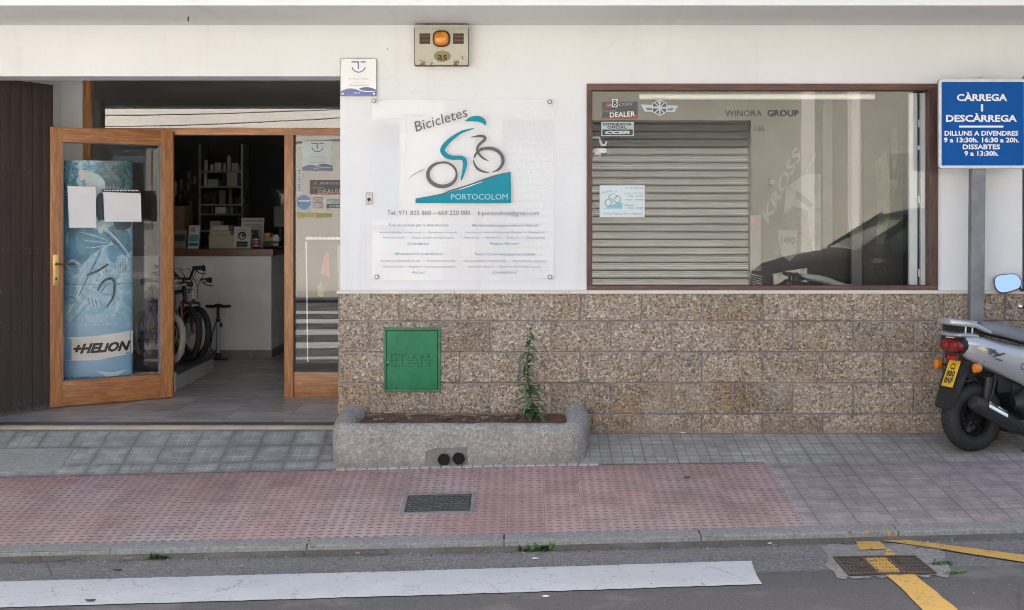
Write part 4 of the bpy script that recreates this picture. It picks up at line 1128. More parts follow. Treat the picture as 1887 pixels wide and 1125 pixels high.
def tpx(px, py, off=.0015): # pixel on the column front -> surface point
    u = (px-183)/57.5; z = H+(390-py)*(D+1.0)/F
    return tsurf(u, z, off)
def tpoly(mb, pts, mi, off):
    # dense strips so that the print follows the curve
    P_ = [Vector((a, 0, b)) for a, b in pts]; tri = tessellate_polygon([P_])
    bm = bmesh.new(); vv = [bm.verts.new(p) for p in P_]
    for t in tri:
        try: bm.faces.new([vv[i] for i in t])
        except Exception: pass
    for _ in range(3):
        es = [e for e in bm.edges if abs(e.verts[0].co.x-e.verts[1].co.x) > 6]
        if es: bmesh.ops.subdivide_edges(bm, edges=es, cuts=1); bmesh.ops.triangulate(bm, faces=bm.faces)
    bm.verts.index_update()
    mb.add([tpx(v.co.x, v.co.z, off) for v in bm.verts], [tuple(v.index for v in f.verts) for f in bm.faces], mi); bm.free()
mb = MB()
tpoly(mb, [(125, 622), (183, 619), (241, 612), (241, 655), (210, 659), (183, 664), (125, 664)], 0, .0015)
def tblob(pts, mi, off): tpoly(mb, smooth_loop(pts, 4), mi, off)
def tline(pts, w0, mi, off):
    P_ = []
    for i in range(len(pts)-1):
        p0 = pts[max(0, i-1)]; p1 = pts[i]; p2 = pts[i+1]; p3 = pts[min(len(pts)-1, i+2)]
        for k in range(5):
            t = k/5; P_.append(tuple(.5*(2*p1[q]+(-p0[q]+p2[q])*t+(2*p0[q]-5*p1[q]+4*p2[q]-p3[q])*t*t+(-p0[q]+3*p1[q]-3*p2[q]+p3[q])*t**3) for q in (0, 1)))
    P_.append(pts[-1]); vs = []; n_ = len(P_)
    for i, p in enumerate(P_):
        a = P_[max(0, i-1)]; b = P_[min(n_-1, i+1)]; ddx, ddy = b[0]-a[0], b[1]-a[1]; l = math.hypot(ddx, ddy) or 1
        ww = w0*(.55+.45*math.sin(math.pi*min(1, (i+1)/n_))) /2
        vs += [tpx(p[0]-ddy/l*ww, p[1]+ddx/l*ww, off), tpx(p[0]+ddy/l*ww, p[1]-ddx/l*ww, off)]
    mb.add(vs, [(2*i, 2*i+1, 2*i+3, 2*i+2) for i in range(n_-1)], mi)
tblob([(160, 322), (172, 318), (190, 330), (194, 350), (188, 368), (176, 366), (164, 348)], 1, .0010)
tblob([(150, 316), (159, 315), (161, 328), (153, 333)], 0, .0012)
tblob([(180, 362), (190, 358), (194, 400), (185, 410), (178, 390)], 3, .0014)
tblob([(127, 428), (148, 420), (180, 422), (199, 432), (203, 446), (190, 456), (172, 470), (150, 492), (131, 486)], 2, .0010)
for k in range(5): tline([(150+k*3, 428+k*7), (172, 433+k*6), (198, 444+k*2)], 1.6, 6 if k % 2 else 5, .0015)
tblob([(197, 424), (214, 414), (232, 428), (238, 462), (224, 466), (206, 448)], 6, .0012)
tblob([(208, 402), (234, 404), (236, 420), (214, 424)], 3, .0015)
tblob([(200, 455), (222, 455), (230, 470), (214, 486), (200, 478)], 2, .0014)
tblob([(183, 410), (192, 406), (194, 420), (187, 431), (182, 426)], 1, .0018)
tline([(192, 418), (202, 430), (216, 446), (232, 468)], 3.2, 4, .0022)
tline([(190, 425), (200, 438), (212, 450), (228, 472)], 1.4, 3, .0025)
tline([(128, 488), (140, 480), (152, 490), (150, 506), (132, 514)], 5, 5, .0016)
tline([(187, 460), (178, 482), (166, 508), (150, 545)], 3.2, 6, .0018)
tline([(164, 507), (182, 499), (199, 487)], 4.4, 3, .002)
tblob([(212, 478), (222, 470), (232, 480), (233, 498), (224, 509), (215, 500)], 5, .002)
for k in range(4): tline([(214+k*4, 478), (216+k*4.2, 504)], .9, 6, .0026)
tline([(168, 556), (174, 528), (186, 506), (200, 499), (212, 505), (219, 524), (217, 556), (206, 584)], 12, 5, .0018)
tline([(181, 536), (190, 520), (202, 514), (209, 522), (207, 548), (196, 566)], 5, 3, .0022)
tline([(186, 540), (196, 526), (203, 524)], 2.4, 6, .0026)
for k in range(9): a_ = R(195+18*k); tline([(197+17*math.cos(a_), 540+38*math.sin(a_)), (197+24*math.cos(a_), 540+44*math.sin(a_))], 1.4, 6, .0028)
for k in range(6): tline([(165+k*3, 548+k), (169+k*3, 562+k)], 1.6, 1 if k % 2 else 6, .0026)
tline([(134, 592), (150, 570), (165, 548)], 4, 5, .0016); tline([(131, 580), (142, 556), (158, 524)], 3, 1, .0016); tline([(137, 596), (155, 574), (170, 556)], 1.2, 6, .002)
tline([(128, 552), (136, 546), (144, 552), (136, 562)], 2.4, 6, .0016)
tpoly(mb, [(126, 523), (183, 523.6), (240, 522.8), (240, 524), (183, 524.8), (126, 524.4)], 6, .003)
mb.build('print', [pm('totem_white', (.62, .60, .55), .4), pm('totem_skin', (.48, .58, .58), .4, var=.15, sc=20), pm('totem_jeans', (.10, .26, .38), .4, var=.3, sc=12), pm('totem_dark', (.03, .06, .075), .4, var=.4, sc=30), pm('totem_strap', (.42, .55, .60), .4), pm('totem_pale', (.34, .50, .58), .4, var=.35, sc=30), pm('totem_mid', (.085, .19, .26), .4, var=.4, sc=30)], tot)
mb = MB()
def _none(cx, cy, off, k=1.0):
    return None
def twarp(cx, cy, off, k=1.0):
    def w_(q): return tpx(cx+q.x, cy-q.z-(q.x)*.03, off)
    return w_
def ttext(mb, s_, cx, cy, hpx, wpx, mi, off=.003, **kw):
    mb.text(s_, (0, 0, 0), hpx, wpx, mi, thick=0, warp=twarp(cx, cy, off), **kw)
ttext(mb, "+HELiON", 189, 641, 16, 96, 0, bold=.055, shear=.35)
mb.build('lettering', [M_BLK, pm('totem_letter', (.50, .58, .62), .4)], tot); mb = MB()
ttext(mb, "It's the edge of", 188, 598, 5, 54, 1)
mb.build('lettering', [M_BLK, pm('totem_letter', (.50, .58, .62), .4)], tot); mb = MB()
for s_ in (1, -1):
    for k in range(5): tpoly(mb, [(205, 688+k*1.5), (205+s_*(26-k*4), 684+k*2.6), (205+s_*(24-k*4), 686+k*2.6), (205, 689.5+k*1.5)], 1, .002)
mb.build('wing_emblem', [M_BLK, pm('totem_letter', (.50, .58, .62), .4)], tot)
# ================= inside the shop =================
IY = 3.74
ctr = thing('shop_counter', 'white plastered counter with brown wooden top and tiled skirting inside the shop', 'counter', (-3.4, IY, FZ))
cxr = W(500, 0, IY).x
mb = MB(); mb.box(-4.2, cxr, IY, IY+.9, FZ, 1.005); mb.build('front', pm('counter_plaster', (.74, .74, .75), .75, sc=3, bump=.1), ctr, bevel=.006)
mb = MB(); mb.box(-4.25, W(504, 0, IY).x, IY-.03, IY+.95, 1.006, 1.072); mb.build('countertop', wood('counter_wood', (.20, .085, .04), (.13, .05, .025), 'x', .4, .2), ctr, bevel=.005)
mb = MB(); x = -4.2
for a, b in ((-4.2, -3.35), (-3.346, -2.95), (-2.946, -2.58), (-2.576, cxr+.01)): mb.box(a, b, IY-.012, IY+.001, FZ+.001, FZ+.075)
mb.box(cxr-.001, cxr+.01, IY+.001, IY+.9, FZ+.001, FZ+.075)
mb.build('skirting', pm('skirting_tile', (.22, .215, .20), .5, var=.2), ctr, bevel=.001)
CT = 1.0725
def iw(px, py, Y): return W(px, py, Y)
def onc(px, Y=IY+.2): return W(px, 0, Y).x
CY2 = IY+.14
def cbox(px0, px1, pyt, Y, dep, name, lab, cat, mats, z0=CT, extra=None):
    a = W(px0, pyt, Y); b = W(px1, pyt, Y)
    mb = MB(); mb.box(a.x, b.x, Y, Y+dep, z0, a.z)
    if extra: extra(mb, a, b)
    o = mb.build(name, mats, bevel=.002); tag(o, lab, cat); return o
M_CARD = pm('pale_cardboard', (.46, .41, .33), .7)
def ex1(mb, a, b):
    for z in (.33, .66): mb.box(a.x-.001, b.x+.001, CY2-.002, CY2, CT+(a.z-CT)*z-.002, CT+(a.z-CT)*z, 1)
cbox(385, 429, 434, CY2, .25, 'cardboard_box', 'lower cream cardboard box in the stack on the counter', 'box', [M_CARD, M_BLK], extra=ex1)
z1 = W(0, 433.6, CY2).z
o = cbox(387, 425, 425.5, CY2+.02, .2, 'cardboard_box', 'thin cream box lying on top of the box stack on the counter', 'box', [M_CARD], z0=z1)
z2 = W(0, 425, CY2+.02).z
cbox(392, 421, 416, CY2+.03, .16, 'cardboard_box', 'topmost small pale box on the counter stack', 'box', [pm('pale_card2', (.55, .50, .40), .7)], z0=z2)
# leaning framed notice with round helmet symbol
def easel(px0, px1, pyt, pyb, Y, name, lab, cat, mats, deco):
    a = W(px0, pyb, Y); b = W(px1, pyt, Y)
    mb = MB(); t = .05
    z0 = CT+.001
    def q(u, v, off=0): return Vector((a.x+(b.x-a.x)*u, Y+t*v-off, z0+(b.z-z0)*v))
    mb.hexa([q(0,0), q(1,0), q(1,0)+Vector((0,.008,0)), q(0,0)+Vector((0,.008,0))], [q(0,1), q(1,1), q(1,1)+Vector((0,.008,0)), q(0,1)+Vector((0,.008,0))])
    def rec(u0, v0, u1, v1, mi, off=.0015):
        mb.add([q(u0,v0,off), q(u1,v0,off), q(u1,v1,off), q(u0,v1,off)], [(0,1,2,3)], mi)
    def disc(u, v, r, mi, off=.002):
        asp = (b.x-a.x)/(b.z-z0)
        mb.add([q(u+r*math.cos(R(k*20)), v+r*asp*math.sin(R(k*20)), off) for k in range(18)], [tuple(range(18))], mi)
    deco(rec, disc, mb, q)
    o = mb.build(name, mats); tag(o, lab, cat)
M_OFFW = pm('off_white_card', (.52, .52, .50), .5)
def d1(rec, disc, mb, q):
    disc(.5, .58, .24, 1); disc(.5, .56, .16, 2, .003); disc(.56, .60, .08, 1, .004); rec(.2, .08, .84, .32, 1); mb.text("USE CASCO", q(.5, .86, .003), .012, .09, 1); mb.text("OBLIGATORIO", q(.52, .20, .003), .010, .09, 2)
easel(429, 461, 418, 456, CY2-.01, 'counter_sign', 'small white counter sign with dark round helmet symbol', 'sign', [M_OFFW, M_BLK, pm('grey_sym', (.4, .4, .4), .5)], d1)
def d2(rec, disc, mb, q): rec(.05, .86, .95, .95, 1); rec(.1, .05, .9, .8, 2)
easel(444, 485, 402, 456, CY2+.16, 'framed_notice', 'large framed white notice standing behind the spray bottle', 'framed notice', [M_OFFW, M_GREYL, pm('notice_grey', (.36, .36, .36), .5)], d2)
def d3(rec, disc, mb, q): rec(.08, .30, .92, .60, 1); rec(.2, .72, .6, .92, 2); rec(.08, .1, .92, .24, 3)
easel(346, 366, 416, 454, CY2, 'brochure_stand', 'white and teal brochure holder at the left of the counter boxes', 'brochure stand', [M_OFFW, pm('bro_blue', (.10, .30, .38), .4), M_GREYL, M_TEAL], d3)
def d4(rec, disc, mb, q): rec(.1, .4, .9, .75, 1)
easel(318, 342, 424, 455, CY2, 'card_display', 'grey card display at the far left end of the counter', 'card display', [pm('disp_grey', (.20, .20, .19), .5), pm('disp_dark', (.06, .06, .06), .5)], d4)
t = thing('spray_bottle', 'dark spray bottle with pink and white label on the counter', 'bottle', W(472, 455, CY2-.02))
mb = MB(); p = W(472, 455, CY2-.02); p.z = CT+.001; h = .13
mb.tube([p, p+Vector((0,0,.005)), p+Vector((0,0,h*.75)), p+Vector((0,0,h)), p+Vector((0,0,h+.02))], [.030, .033, .033, .018, .013], 20); mb.build('bottle', M_BLK, t, smooth=True)
mb = MB()
for z0, z1, mi in ((.02, .035, 0), (.045, .075, 1), (.08, .095, 0)): mb.tube([p+Vector((0,0,z0)), p+Vector((0,0,z1))], .0342, 20, mi)
mb.build('label', [pm('lab_white', (.5, .5, .5), .4), pm('lab_pink', (.50, .06, .12), .4)], t, smooth=True)
mb = MB(); q_ = p+Vector((0,0,h+.02)); mb.box(q_.x-.045, q_.x+.022, q_.y-.012, q_.y+.012, q_.z, q_.z+.028); mb.tube([q_+Vector((-.02,0,0)), q_+Vector((-.034,0,-.04))], .005, 8); mb.build('trigger_head', M_BLK, t, bevel=.004)
M_PINK = pm('folder_orange', (.60, .16, .06), .5)
t = thing('leaflet_rack', 'low rack of orange green and white leaflets at right of the counter', 'leaflet rack', W(498, 455, CY2))
for i, (zz0, zz1, m, a, b) in enumerate(((446, 455, M_BLK, 487, 514), (438, 445, pm('folder_green', (.20, .30, .06), .5), 487, 503), (430, 437, M_PINK, 487, 497), (436, 445, M_OFFW, 503, 513))):
    mb = MB(); p0 = W(a, zz1, CY2+.05); p1 = W(b, zz0, CY2+.05); mb.box(p0.x, p1.x, CY2+.05+i*.004, CY2+.2, p0.z, p1.z); mb.build('leaflets', m, t, bevel=.001)
for zz0 in (433, 441, 450):
    mb = MB(); p0 = W(503, zz0, CY2+.04); mb.box(p0.x, p0.x+.05, CY2+.035, CY2+.045, p0.z-.012, p0.z); mb.build('label', M_OFFW, t)
# monitor seen side-on at the right
t = thing('monitor', 'dark computer screen half hidden by the right door post', 'monitor', W(515, 440, IY+.5))
mb = MB(); a = W(501, 380, IY+.45); b = W(530, 350, IY+.45); mb.box(a.x, b.x, IY+.45, IY+.48, a.z, b.z); mb.build('screen', pm('screen_glass', (.02, .02, .022), .05), t, bevel=.004)
mb = MB(); a = W(505, 418, IY+.5); b = W(530, 381, IY+.5); mb.box(a.x, b.x, IY+.49, IY+.52, a.z, b.z); mb.build('back_panel', pm('screen_back', (.12, .12, .125), .5), t, bevel=.004)
mb = MB(); mb.cyl((a.x+.06, IY+.51, CT), (a.x+.06, IY+.51, a.z), .02); mb.box(a.x, a.x+.2, IY+.42, IY+.6, CT+.001, CT+.012); mb.build('stand', M_BLK, t)
# dark doorway, shelves with stock on the back wall
BY = 6.4
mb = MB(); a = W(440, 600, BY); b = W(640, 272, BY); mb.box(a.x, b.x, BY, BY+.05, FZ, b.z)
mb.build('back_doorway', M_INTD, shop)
def shelf(px0, px1, rows, Y, name, lab):
    t = thing(name, lab, 'shelf unit', W(px0, 600, Y)); x0, x1 = W(px0, 0, Y).x, W(px1, 0, Y).x
    zs = [W(0, r, Y).z for r in rows]
    mb = MB()
    for x in (x0, x1): mb.box(x-.012, x+.012, Y, Y+.3, FZ, zs[0]+.3)
    mb.build('upright', M_GALV, t)
    for z in zs:
        mb = MB(); mb.box(x0+.012, x1-.012, Y, Y+.3, z-.02, z); mb.build('board', pm('shelf_grey', (.30, .30, .29), .5), t)
    cols = [pm('stock_'+k, c, .5) for k, c in (('a', (.06, .06, .07)), ('b', (.09, .15, .50)), ('c', (.45, .43, .40)), ('d', (.20, .19, .17)), ('e', (.70, .70, .66)), ('f', (.22, .09, .07)))]
    for r, z in enumerate(zs):
        x = x0+.03
        while x < x1-.07:
            wd = random.choice((.035, .05, .07, .12)); hh = random.uniform(.06, .2)
            mb = MB(); 
            if wd < .06: mb.tube([(x+wd/2, Y+.06, z), (x+wd/2, Y+.06, z+hh*.8), (x+wd/2, Y+.06, z+hh)], [wd*.45, wd*.45, wd*.25], 10)
            else: mb.box(x, x+wd, Y+.02, Y+.15, z, z+hh)
            c_ = random.choice([1, 1, 0, 2, 3]) if r == 1 and wd > .06 else random.choice([0, 0, 2, 3, 4, 5])
            mb.build('stock_item', cols[c_], t); x += wd+random.uniform(.006, .03)
shelf(368, 446, [315, 343, 376, 394, 425], 5.9, 'shelf_unit', 'dim stocked shelf unit against the back wall left of the dark doorway')
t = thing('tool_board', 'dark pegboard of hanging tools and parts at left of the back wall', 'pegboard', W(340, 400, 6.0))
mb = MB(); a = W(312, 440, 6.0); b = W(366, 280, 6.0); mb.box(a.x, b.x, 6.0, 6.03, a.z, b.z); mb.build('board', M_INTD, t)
for k in range(26):
    mb = MB(); x = a.x+.05+random.random()*(b.x-a.x-.1); z = a.z+.15+random.random()*(b.z-a.z-.3); l = random.uniform(.06, .2)
    mb.box(x, x+random.uniform(.012, .04), 5.97, 5.995, z-l, z); mb.build('tool', random.choice([M_GALV, M_BLK, pm('tool_grey', (.30, .30, .30), .4), pm('tool_red', (.3, .05, .04), .5)]), t)
cbox(314, 340, 380, IY+.5, .3, 'cardboard_box', 'tall brown cardboard box at the far left behind the counter', 'box', [pm('brown_cardboard', (.20, .13, .08), .8)])
# platform with kids' bikes
pf = thing('bike_platform', 'low white display platform with dark top inside the shop entrance', 'platform', (-3.3, 2.1, FZ))
mb = MB(); mb.box(-4.2, -2.69, 1.53, 2.76, FZ, FZ+.118); mb.build('base', pm('platform_white', (.45, .46, .47), .4), pf, bevel=.003)
mb = MB(); mb.box(-4.2, -2.678, 1.51, 2.78, FZ+.119, FZ+.143); mb.build('top', pm('platform_dark', (.06, .062, .068), .5), pf)
mb = MB(); mb.box(-2.72, -2.674, 1.50, 1.545, FZ+.117, FZ+.146); mb.box(-2.692, -2.680, 1.522, 1.54, FZ, FZ+.118); mb.build('corner_trim', M_ALU, pf, bevel=.002)
PZ = FZ+.143
def kids_bike(loc, rz, lab, frame_c, tyre_c, bar_c, fork_c, wr=.19, lean=0, bh=.10, tw=.022, bw=.19):
    t = thing('kids_bicycle', lab, 'bicycle', loc, local=True, rot=(lean, 0, rz), group="children's bicycles on the platform")
    wb = .56; L = 0.0
    mf, mt, mbb, mk = pm('bike_'+str(frame_c), frame_c, .3, coat=.4), pm('tyre_'+str(tyre_c), tyre_c, .7), pm('bar_'+str(bar_c), bar_c, .3, .3), pm('fork_'+str(fork_c), fork_c, .3, coat=.4)
    # origin: front wheel contact; forward = +x
    for cx_ in (0, -wb):
        hub = bpy.data.objects.new('wheel', None)
        mb = MB(); mb.torus((cx_, 0, wr), (0,1,0), wr-tw, tw, 44, 10); wo = mb.build('wheel', mt, t, smooth=True)
        mb = MB(); mb.torus((cx_, 0, wr), (0,1,0), wr-2*tw, .006, 40, 6, 0, .011)
        for k in range(16):
            a_ = 2*math.pi*k/16; s_ = .018*(-1)**k
            mb.tube([(cx_, s_, wr), (cx_+(wr-2*tw)*math.cos(a_), 0, wr+(wr-2*tw)*math.sin(a_))], .0012, 4)
        mb.cyl((cx_, -.04, wr), (cx_, .04, wr), .014, None, 12); mb.build('rim', M_STEEL, wo, smooth=True)
    head0 = Vector((-.075, 0, wr*2+.05)); head1 = Vector((-.105, 0, wr*2+.15))
    mb = MB(); seat = Vector((-.47, 0, wr*2+.12)); bb = Vector((-.30, 0, wr+.02)); ra = Vector((-wb, 0, wr))
    mb.tube([head0, head1], .017, 12); mb.tube([head1-Vector((0,0,.03)), seat-Vector((0,0,.05))], .014, 10); mb.tube([head0, bb], .016, 10); mb.tube([seat, bb], .014, 10)
    for s_ in (.045, -.045):
        mb.tube([bb+Vector((0, s_*.3, 0)), ra+Vector((0, s_, 0))], .008, 8); mb.tube([seat-Vector((0,-s_*.3,.05)), ra+Vector((0, s_, 0))], .007, 8)
    mb.build('frame', mf, t, smooth=True)
    mb = MB(); crown = Vector((-.055, 0, wr*2+.02))
    mb.tube([head0, crown], .014, 10); mb.tube([crown+Vector((0,-.045,0)), crown+Vector((0,.045,0))], .012, 8)
    for s_ in (.045, -.045): mb.tube([crown+Vector((0,s_,0)), Vector((-.01, s_, wr*1.4)), (0, s_, wr)], .010, 8)
    mb.build('fork', mk, t, smooth=True)
    mb = MB(); stem = head1+Vector((-.015, 0, .06)); mb.tube([head1, stem], .012, 8)
    mb.tube([stem+Vector((-.07, bw, bh)), stem+Vector((-.02, .10, bh-.01)), stem+Vector((.02, .05, .01)), stem+Vector((.02, -.05, .01)), stem+Vector((-.02, -.10, bh-.01)), stem+Vector((-.07, -bw, bh))], .011, 10)
    hb = mb.build('handlebar', mbb, t, smooth=True)
    for s_ in (1, -1):
        mb = MB(); mb.tube([stem+Vector((-.05, (bw-.075)*s_, bh-.002)), stem+Vector((-.075, (bw+.02)*s_, bh)), stem+Vector((-.077, (bw+.03)*s_, bh))], [.018, .019, .028], 12)
        mb.build('grip', M_BLK, hb, smooth=True)
        mb = MB(); mb.tube([stem+Vector((-.02, .11*s_, bh-.015)), stem+Vector((.03, .13*s_, bh-.04)), stem+Vector((.02, bw*s_, bh-.045))], .005, 8); mb.build('brake_lever', M_BLK, hb, smooth=True)
        mb = MB(); mb.tube([stem+Vector((-.01, .12*s_, .08)), stem+Vector((.09, .08*s_, .10)), stem+Vector((.07, .02, -.05)), head0+Vector((.03, .02, 0))], .003, 6); mb.build('cable', M_BLK, hb, smooth=True)
    mb = MB(); c_ = seat+Vector((-.01, 0, .10)); mb.tube([seat, c_], .012, 8)
    mb.tube([c_+Vector((.12, 0, .015)), c_+Vector((.05, 0, .02)), c_+Vector((-.06, 0, .02)), c_+Vector((-.11, 0, .028)), c_+Vector((-.12, 0, .03))], [(.012, .010), (.022, .016), (.055, .02), (.062, .018), (.03, .01)], 14, flat=(0,0,1)); mb.build('saddle', M_BLK, t, smooth=True)
    mb = MB(); mb.torus(bb+Vector((0, -.03, 0)), (0,1,0), .05, .005, 24, 6); mb.tube([bb+Vector((-.07, -.045, -.06)), bb+Vector((0, -.04, 0)), bb+Vector((0, .04, 0)), bb+Vector((.07, .045, .06))], .007, 8)
    mb.box(bb.x-.10, bb.x-.04, bb.y-.12, bb.y-.045, bb.z-.07, bb.z-.055); mb.box(bb.x+.04, bb.x+.10, bb.y+.045, bb.y+.12, bb.z+.055, bb.z+.07); mb.build('crank', M_BLK, t)
    return t
def plat(px, py):
    dz_ = (py-CY)/F; tt = (H-PZ)/dz_; return ((px-CX)/F*tt, -D+tt, PZ+.001)
p1 = plat(333, 672); kids_bike((p1[0]-.075, p1[1], p1[2]), R(-50), 'purple kids bicycle with cream tyres and white handlebar nearest the door', (.10, .06, .28), (.42, .38, .32), (.6, .6, .6), (.06, .06, .07), .205, R(-4), .03, tw=.026)
p2 = plat(354, 666); kids_bike((p2[0]-.05, p2[1], p2[2]), R(-48), 'black kids bicycle with red fork standing in the middle of the platform', (.015, .015, .018), (.018, .018, .018), (.02, .02, .02), (.14, .012, .014), .23, R(-3), .10, tw=.026)
p3 = plat(366, 663); kids_bike((p3[0]-.03, p3[1], p3[2]), R(-46), 'silver kids bicycle with white handlebar farthest from the door', (.45, .46, .48), (.018, .018, .018), (.65, .66, .68), (.05, .05, .06), .225, R(-3), -.0, tw=.026)
# floor pump
pb = W(0, 0, 3.55); px_, py_ = W(402, 0, 3.55).x, 3.55
pu = thing('floor_pump', 'black and silver bicycle floor pump standing in front of the counter', 'pump', (px_, py_, FZ))
mb = MB(); b = Vector((px_, py_, FZ+.001)); mb.box(b.x-.09, b.x+.09, b.y-.03, b.y+.03, b.z, b.z+.014); mb.cyl(b+Vector((0,0,.012)), b+Vector((0,0,.07)), .034, .022, 16); mb.build('base', M_BLK, pu, bevel=.003)
mb = MB(); mb.cyl(b+Vector((0,0,.07)), b+Vector((0,0,.36)), .018, None, 18); mb.build('barrel', pm('pump_silver', (.45, .46, .48), .35, .5), pu, smooth=True)
mb = MB(); mb.cyl(b+Vector((0,0,.355)), b+Vector((0,0,.385)), .022, None, 16); mb.cyl(b+Vector((0,0,.38)), b+Vector((0,0,.50)), .014, None, 10); mb.box(b.x+.018, b.x+.038, b.y-.012, b.y+.012, b.z+.31, b.z+.345); mb.build('collar', M_BLK, pu)
mb = MB(); mb.tube([b+Vector((-.115,0,.503)), b+Vector((-.05,0,.50)), b+Vector((0,0,.512)), b+Vector((.05,0,.50)), b+Vector((.115,0,.503))], [.013, .015, .018, .015, .013], 12); mb.build('handle', M_BLK, pu, smooth=True)
mb = MB(); mb.tube([b+Vector((-.025,-.02,.04)), b+Vector((-.065,-.03,.12)), b+Vector((-.045,-.03,.26)), b+Vector((-.012,-.025,.36))], .0055, 8); mb.build('hose', M_BLK, pu, smooth=True)

# ================= things on the facade =================
# alarm siren box
al = thing('alarm_box', 'rusty cream alarm box with orange lamp mounted under the canopy', 'alarm box', W(814, 84, 0))
YA = -.085
a, b = W(764, 121, YA), W(863, 47, YA)
def m_rustbox():
    n = NT('rusted_cream_enamel'); g = n.noise(28, 6, .7); p = n.xyz(n.co('World'))
    c = n.ramp(n.noise(6, 4), [(.3, (.40, .39, .31)), (.7, (.50, .485, .40))])
    low = n.m('ADD', n.m('MULTIPLY', n.step(p[2], a.z, a.z+.09, 1, 0), .20), n.m('MULTIPLY', n.step(p[2], b.z-.03, b.z), .17))
    right = n.m('MULTIPLY', n.step(p[0], b.x-.10, b.x-.02), .02)
    m_ = n.step(n.m('ADD', n.m('ADD', g, low), right), .69, .74)
    c = n.mix(m_, c, n.ramp(n.noise(60, 4), [(.4, (.11, .05, .03)), (.65, (.30, .15, .06))]))
    n.col(c).rough(.45); return n.mat
M_RBOX = m_rustbox()
mb = MB(); mb.box(a.x, b.x, YA, -.001, a.z, b.z); mb.build('case', M_RBOX, al, bevel=.004)
mb = MB(); mb.box(a.x-.003, b.x+.003, YA-.006, YA+.02, b.z-.021, b.z+.003); mb.tube([(a.x, YA-.001, a.z), (b.x, YA-.001, a.z), (b.x, YA-.001, b.z), (a.x, YA-.001, b.z)], .0035, 6, 1, closed=True); mb.build('lid_edge', [M_RBOX, pm('dark_rust', (.09, .055, .04), .7, var=.4, sc=30)], al)
for p0 in (773, 835):
    mb = MB(); c0 = W(p0, 81.5, YA-.001); c1 = W(p0+19.5, 62, YA-.001); mb.box(c0.x, c1.x, YA-.002, YA, c0.z, c1.z, 0)
    for k in range(8): z = c0.z+(c1.z-c0.z)*(k+.5)/8; mb.box(c0.x+.002, c1.x-.002, YA-.007, YA-.002, z-.0022, z+.0022, 1)
    mb.build('louvre', [pm('louvre_dark', (.045, .028, .022), .7), pm('louvre_brown', (.13, .08, .065), .6)], al)
def sq(cx, cz, rx, rz_, Y, n=32, e=.36): return [Vector((cx+rx*math.copysign(abs(math.cos(t))**(e*2/1), math.cos(t)), Y, cz+rz_*math.copysign(abs(math.sin(t))**(e*2), math.sin(t)))) for t in [2*math.pi*k/n for k in range(n)]]
lc = W(813.5, 72, YA)
mb = MB(); mb.loft([sq(lc.x, lc.z, .056, .053, YA), sq(lc.x, lc.z, .056, .053, YA-.012), sq(lc.x, lc.z, .050, .047, YA-.016)]); lamp = mb.build('lamp_base', pm('lamp_brown', (.08, .022, .008), .5), al, smooth=True)
n_ = NT('amber_lens'); n_.col(n_.ramp(n_.noise(14, 3), [(.35, (.50, .17, .008)), (.65, (.80, .30, .012))])).rough(.18); n_.b.inputs['Coat Weight'].default_value = .5; n_.b.inputs['Subsurface Weight'].default_value = .3; n_.b.inputs['Subsurface Radius'].default_value = (.02, .01, .003)
mb = MB(); mb.loft([sq(lc.x, lc.z, r_, r_*.94, YA-.014-d_) for r_, d_ in ((.047, 0), (.046, .012), (.042, .022), (.034, .028), (.018, .031), (.004, .032))]); mb.build('lens', n_.mat, lamp, smooth=True, autosmooth=70)
bc = W(815, 104, YA)
mb = MB()
for k, (r_, mi, o_) in enumerate(((1.0, 0, .001), (.93, 1, .002), (.82, 0, .0028), (.78, 2, .0035))):
    mb.prism([Vector((bc.x+.054*r_*math.cos(t), YA-o_, bc.z+.036*r_*math.sin(t))) for t in [2*math.pi*q/28 for q in range(28)]], (0, .0006, 0), mi)
mb.text("as", Vector((bc.x, YA-.0042, bc.z-.0)), .046, .062, 0, bold=.02)
for k in range(9): mb.box(bc.x-.02+k*.005-.0008, bc.x-.02+k*.005+.0008, YA-.0042, YA-.0035, bc.z-.024, bc.z-.012, 1)
mb.build('badge', [pm('badge_black', (.02, .018, .01), .4), pm('badge_gold', (.42, .33, .10), .4), pm('badge_olive', (.24, .20, .07), .4)], al)
# tourism plaque
pq = thing('tourism_plaque', 'square white glass plaque with violet mark and blue hills beside the entrance', 'plaque', W(661, 142, 0))
mb = MB(); f = lambda u, v: (628.2+u*65, 109+v*67.5)
pxpoly(mb, [f(-.012, -.012), f(1.012, -.012), f(1.012, 1.012), f(-.012, 1.012)], -.018, 5, .006)
plaque_design(mb, f, -.0195)
mb.build('plate', [M_PL, pm('plaque_ink', (.10, .09, .26), .3), M_PB, M_PG, M_WHITE, pm('plaque_edge', (.22, .22, .18), .4)], pq)
for u, v in ((.05, .045), (.94, .045), (.05, .95), (.94, .95)):
    q_ = W(*f(u, v), -.02); mb = MB(); mb.cyl(q_+Vector((0, -.006, 0)), Vector((q_.x, -.001, q_.z)), .006, .0075, 14); mb.build('screw', M_STEEL, pq, smooth=True)
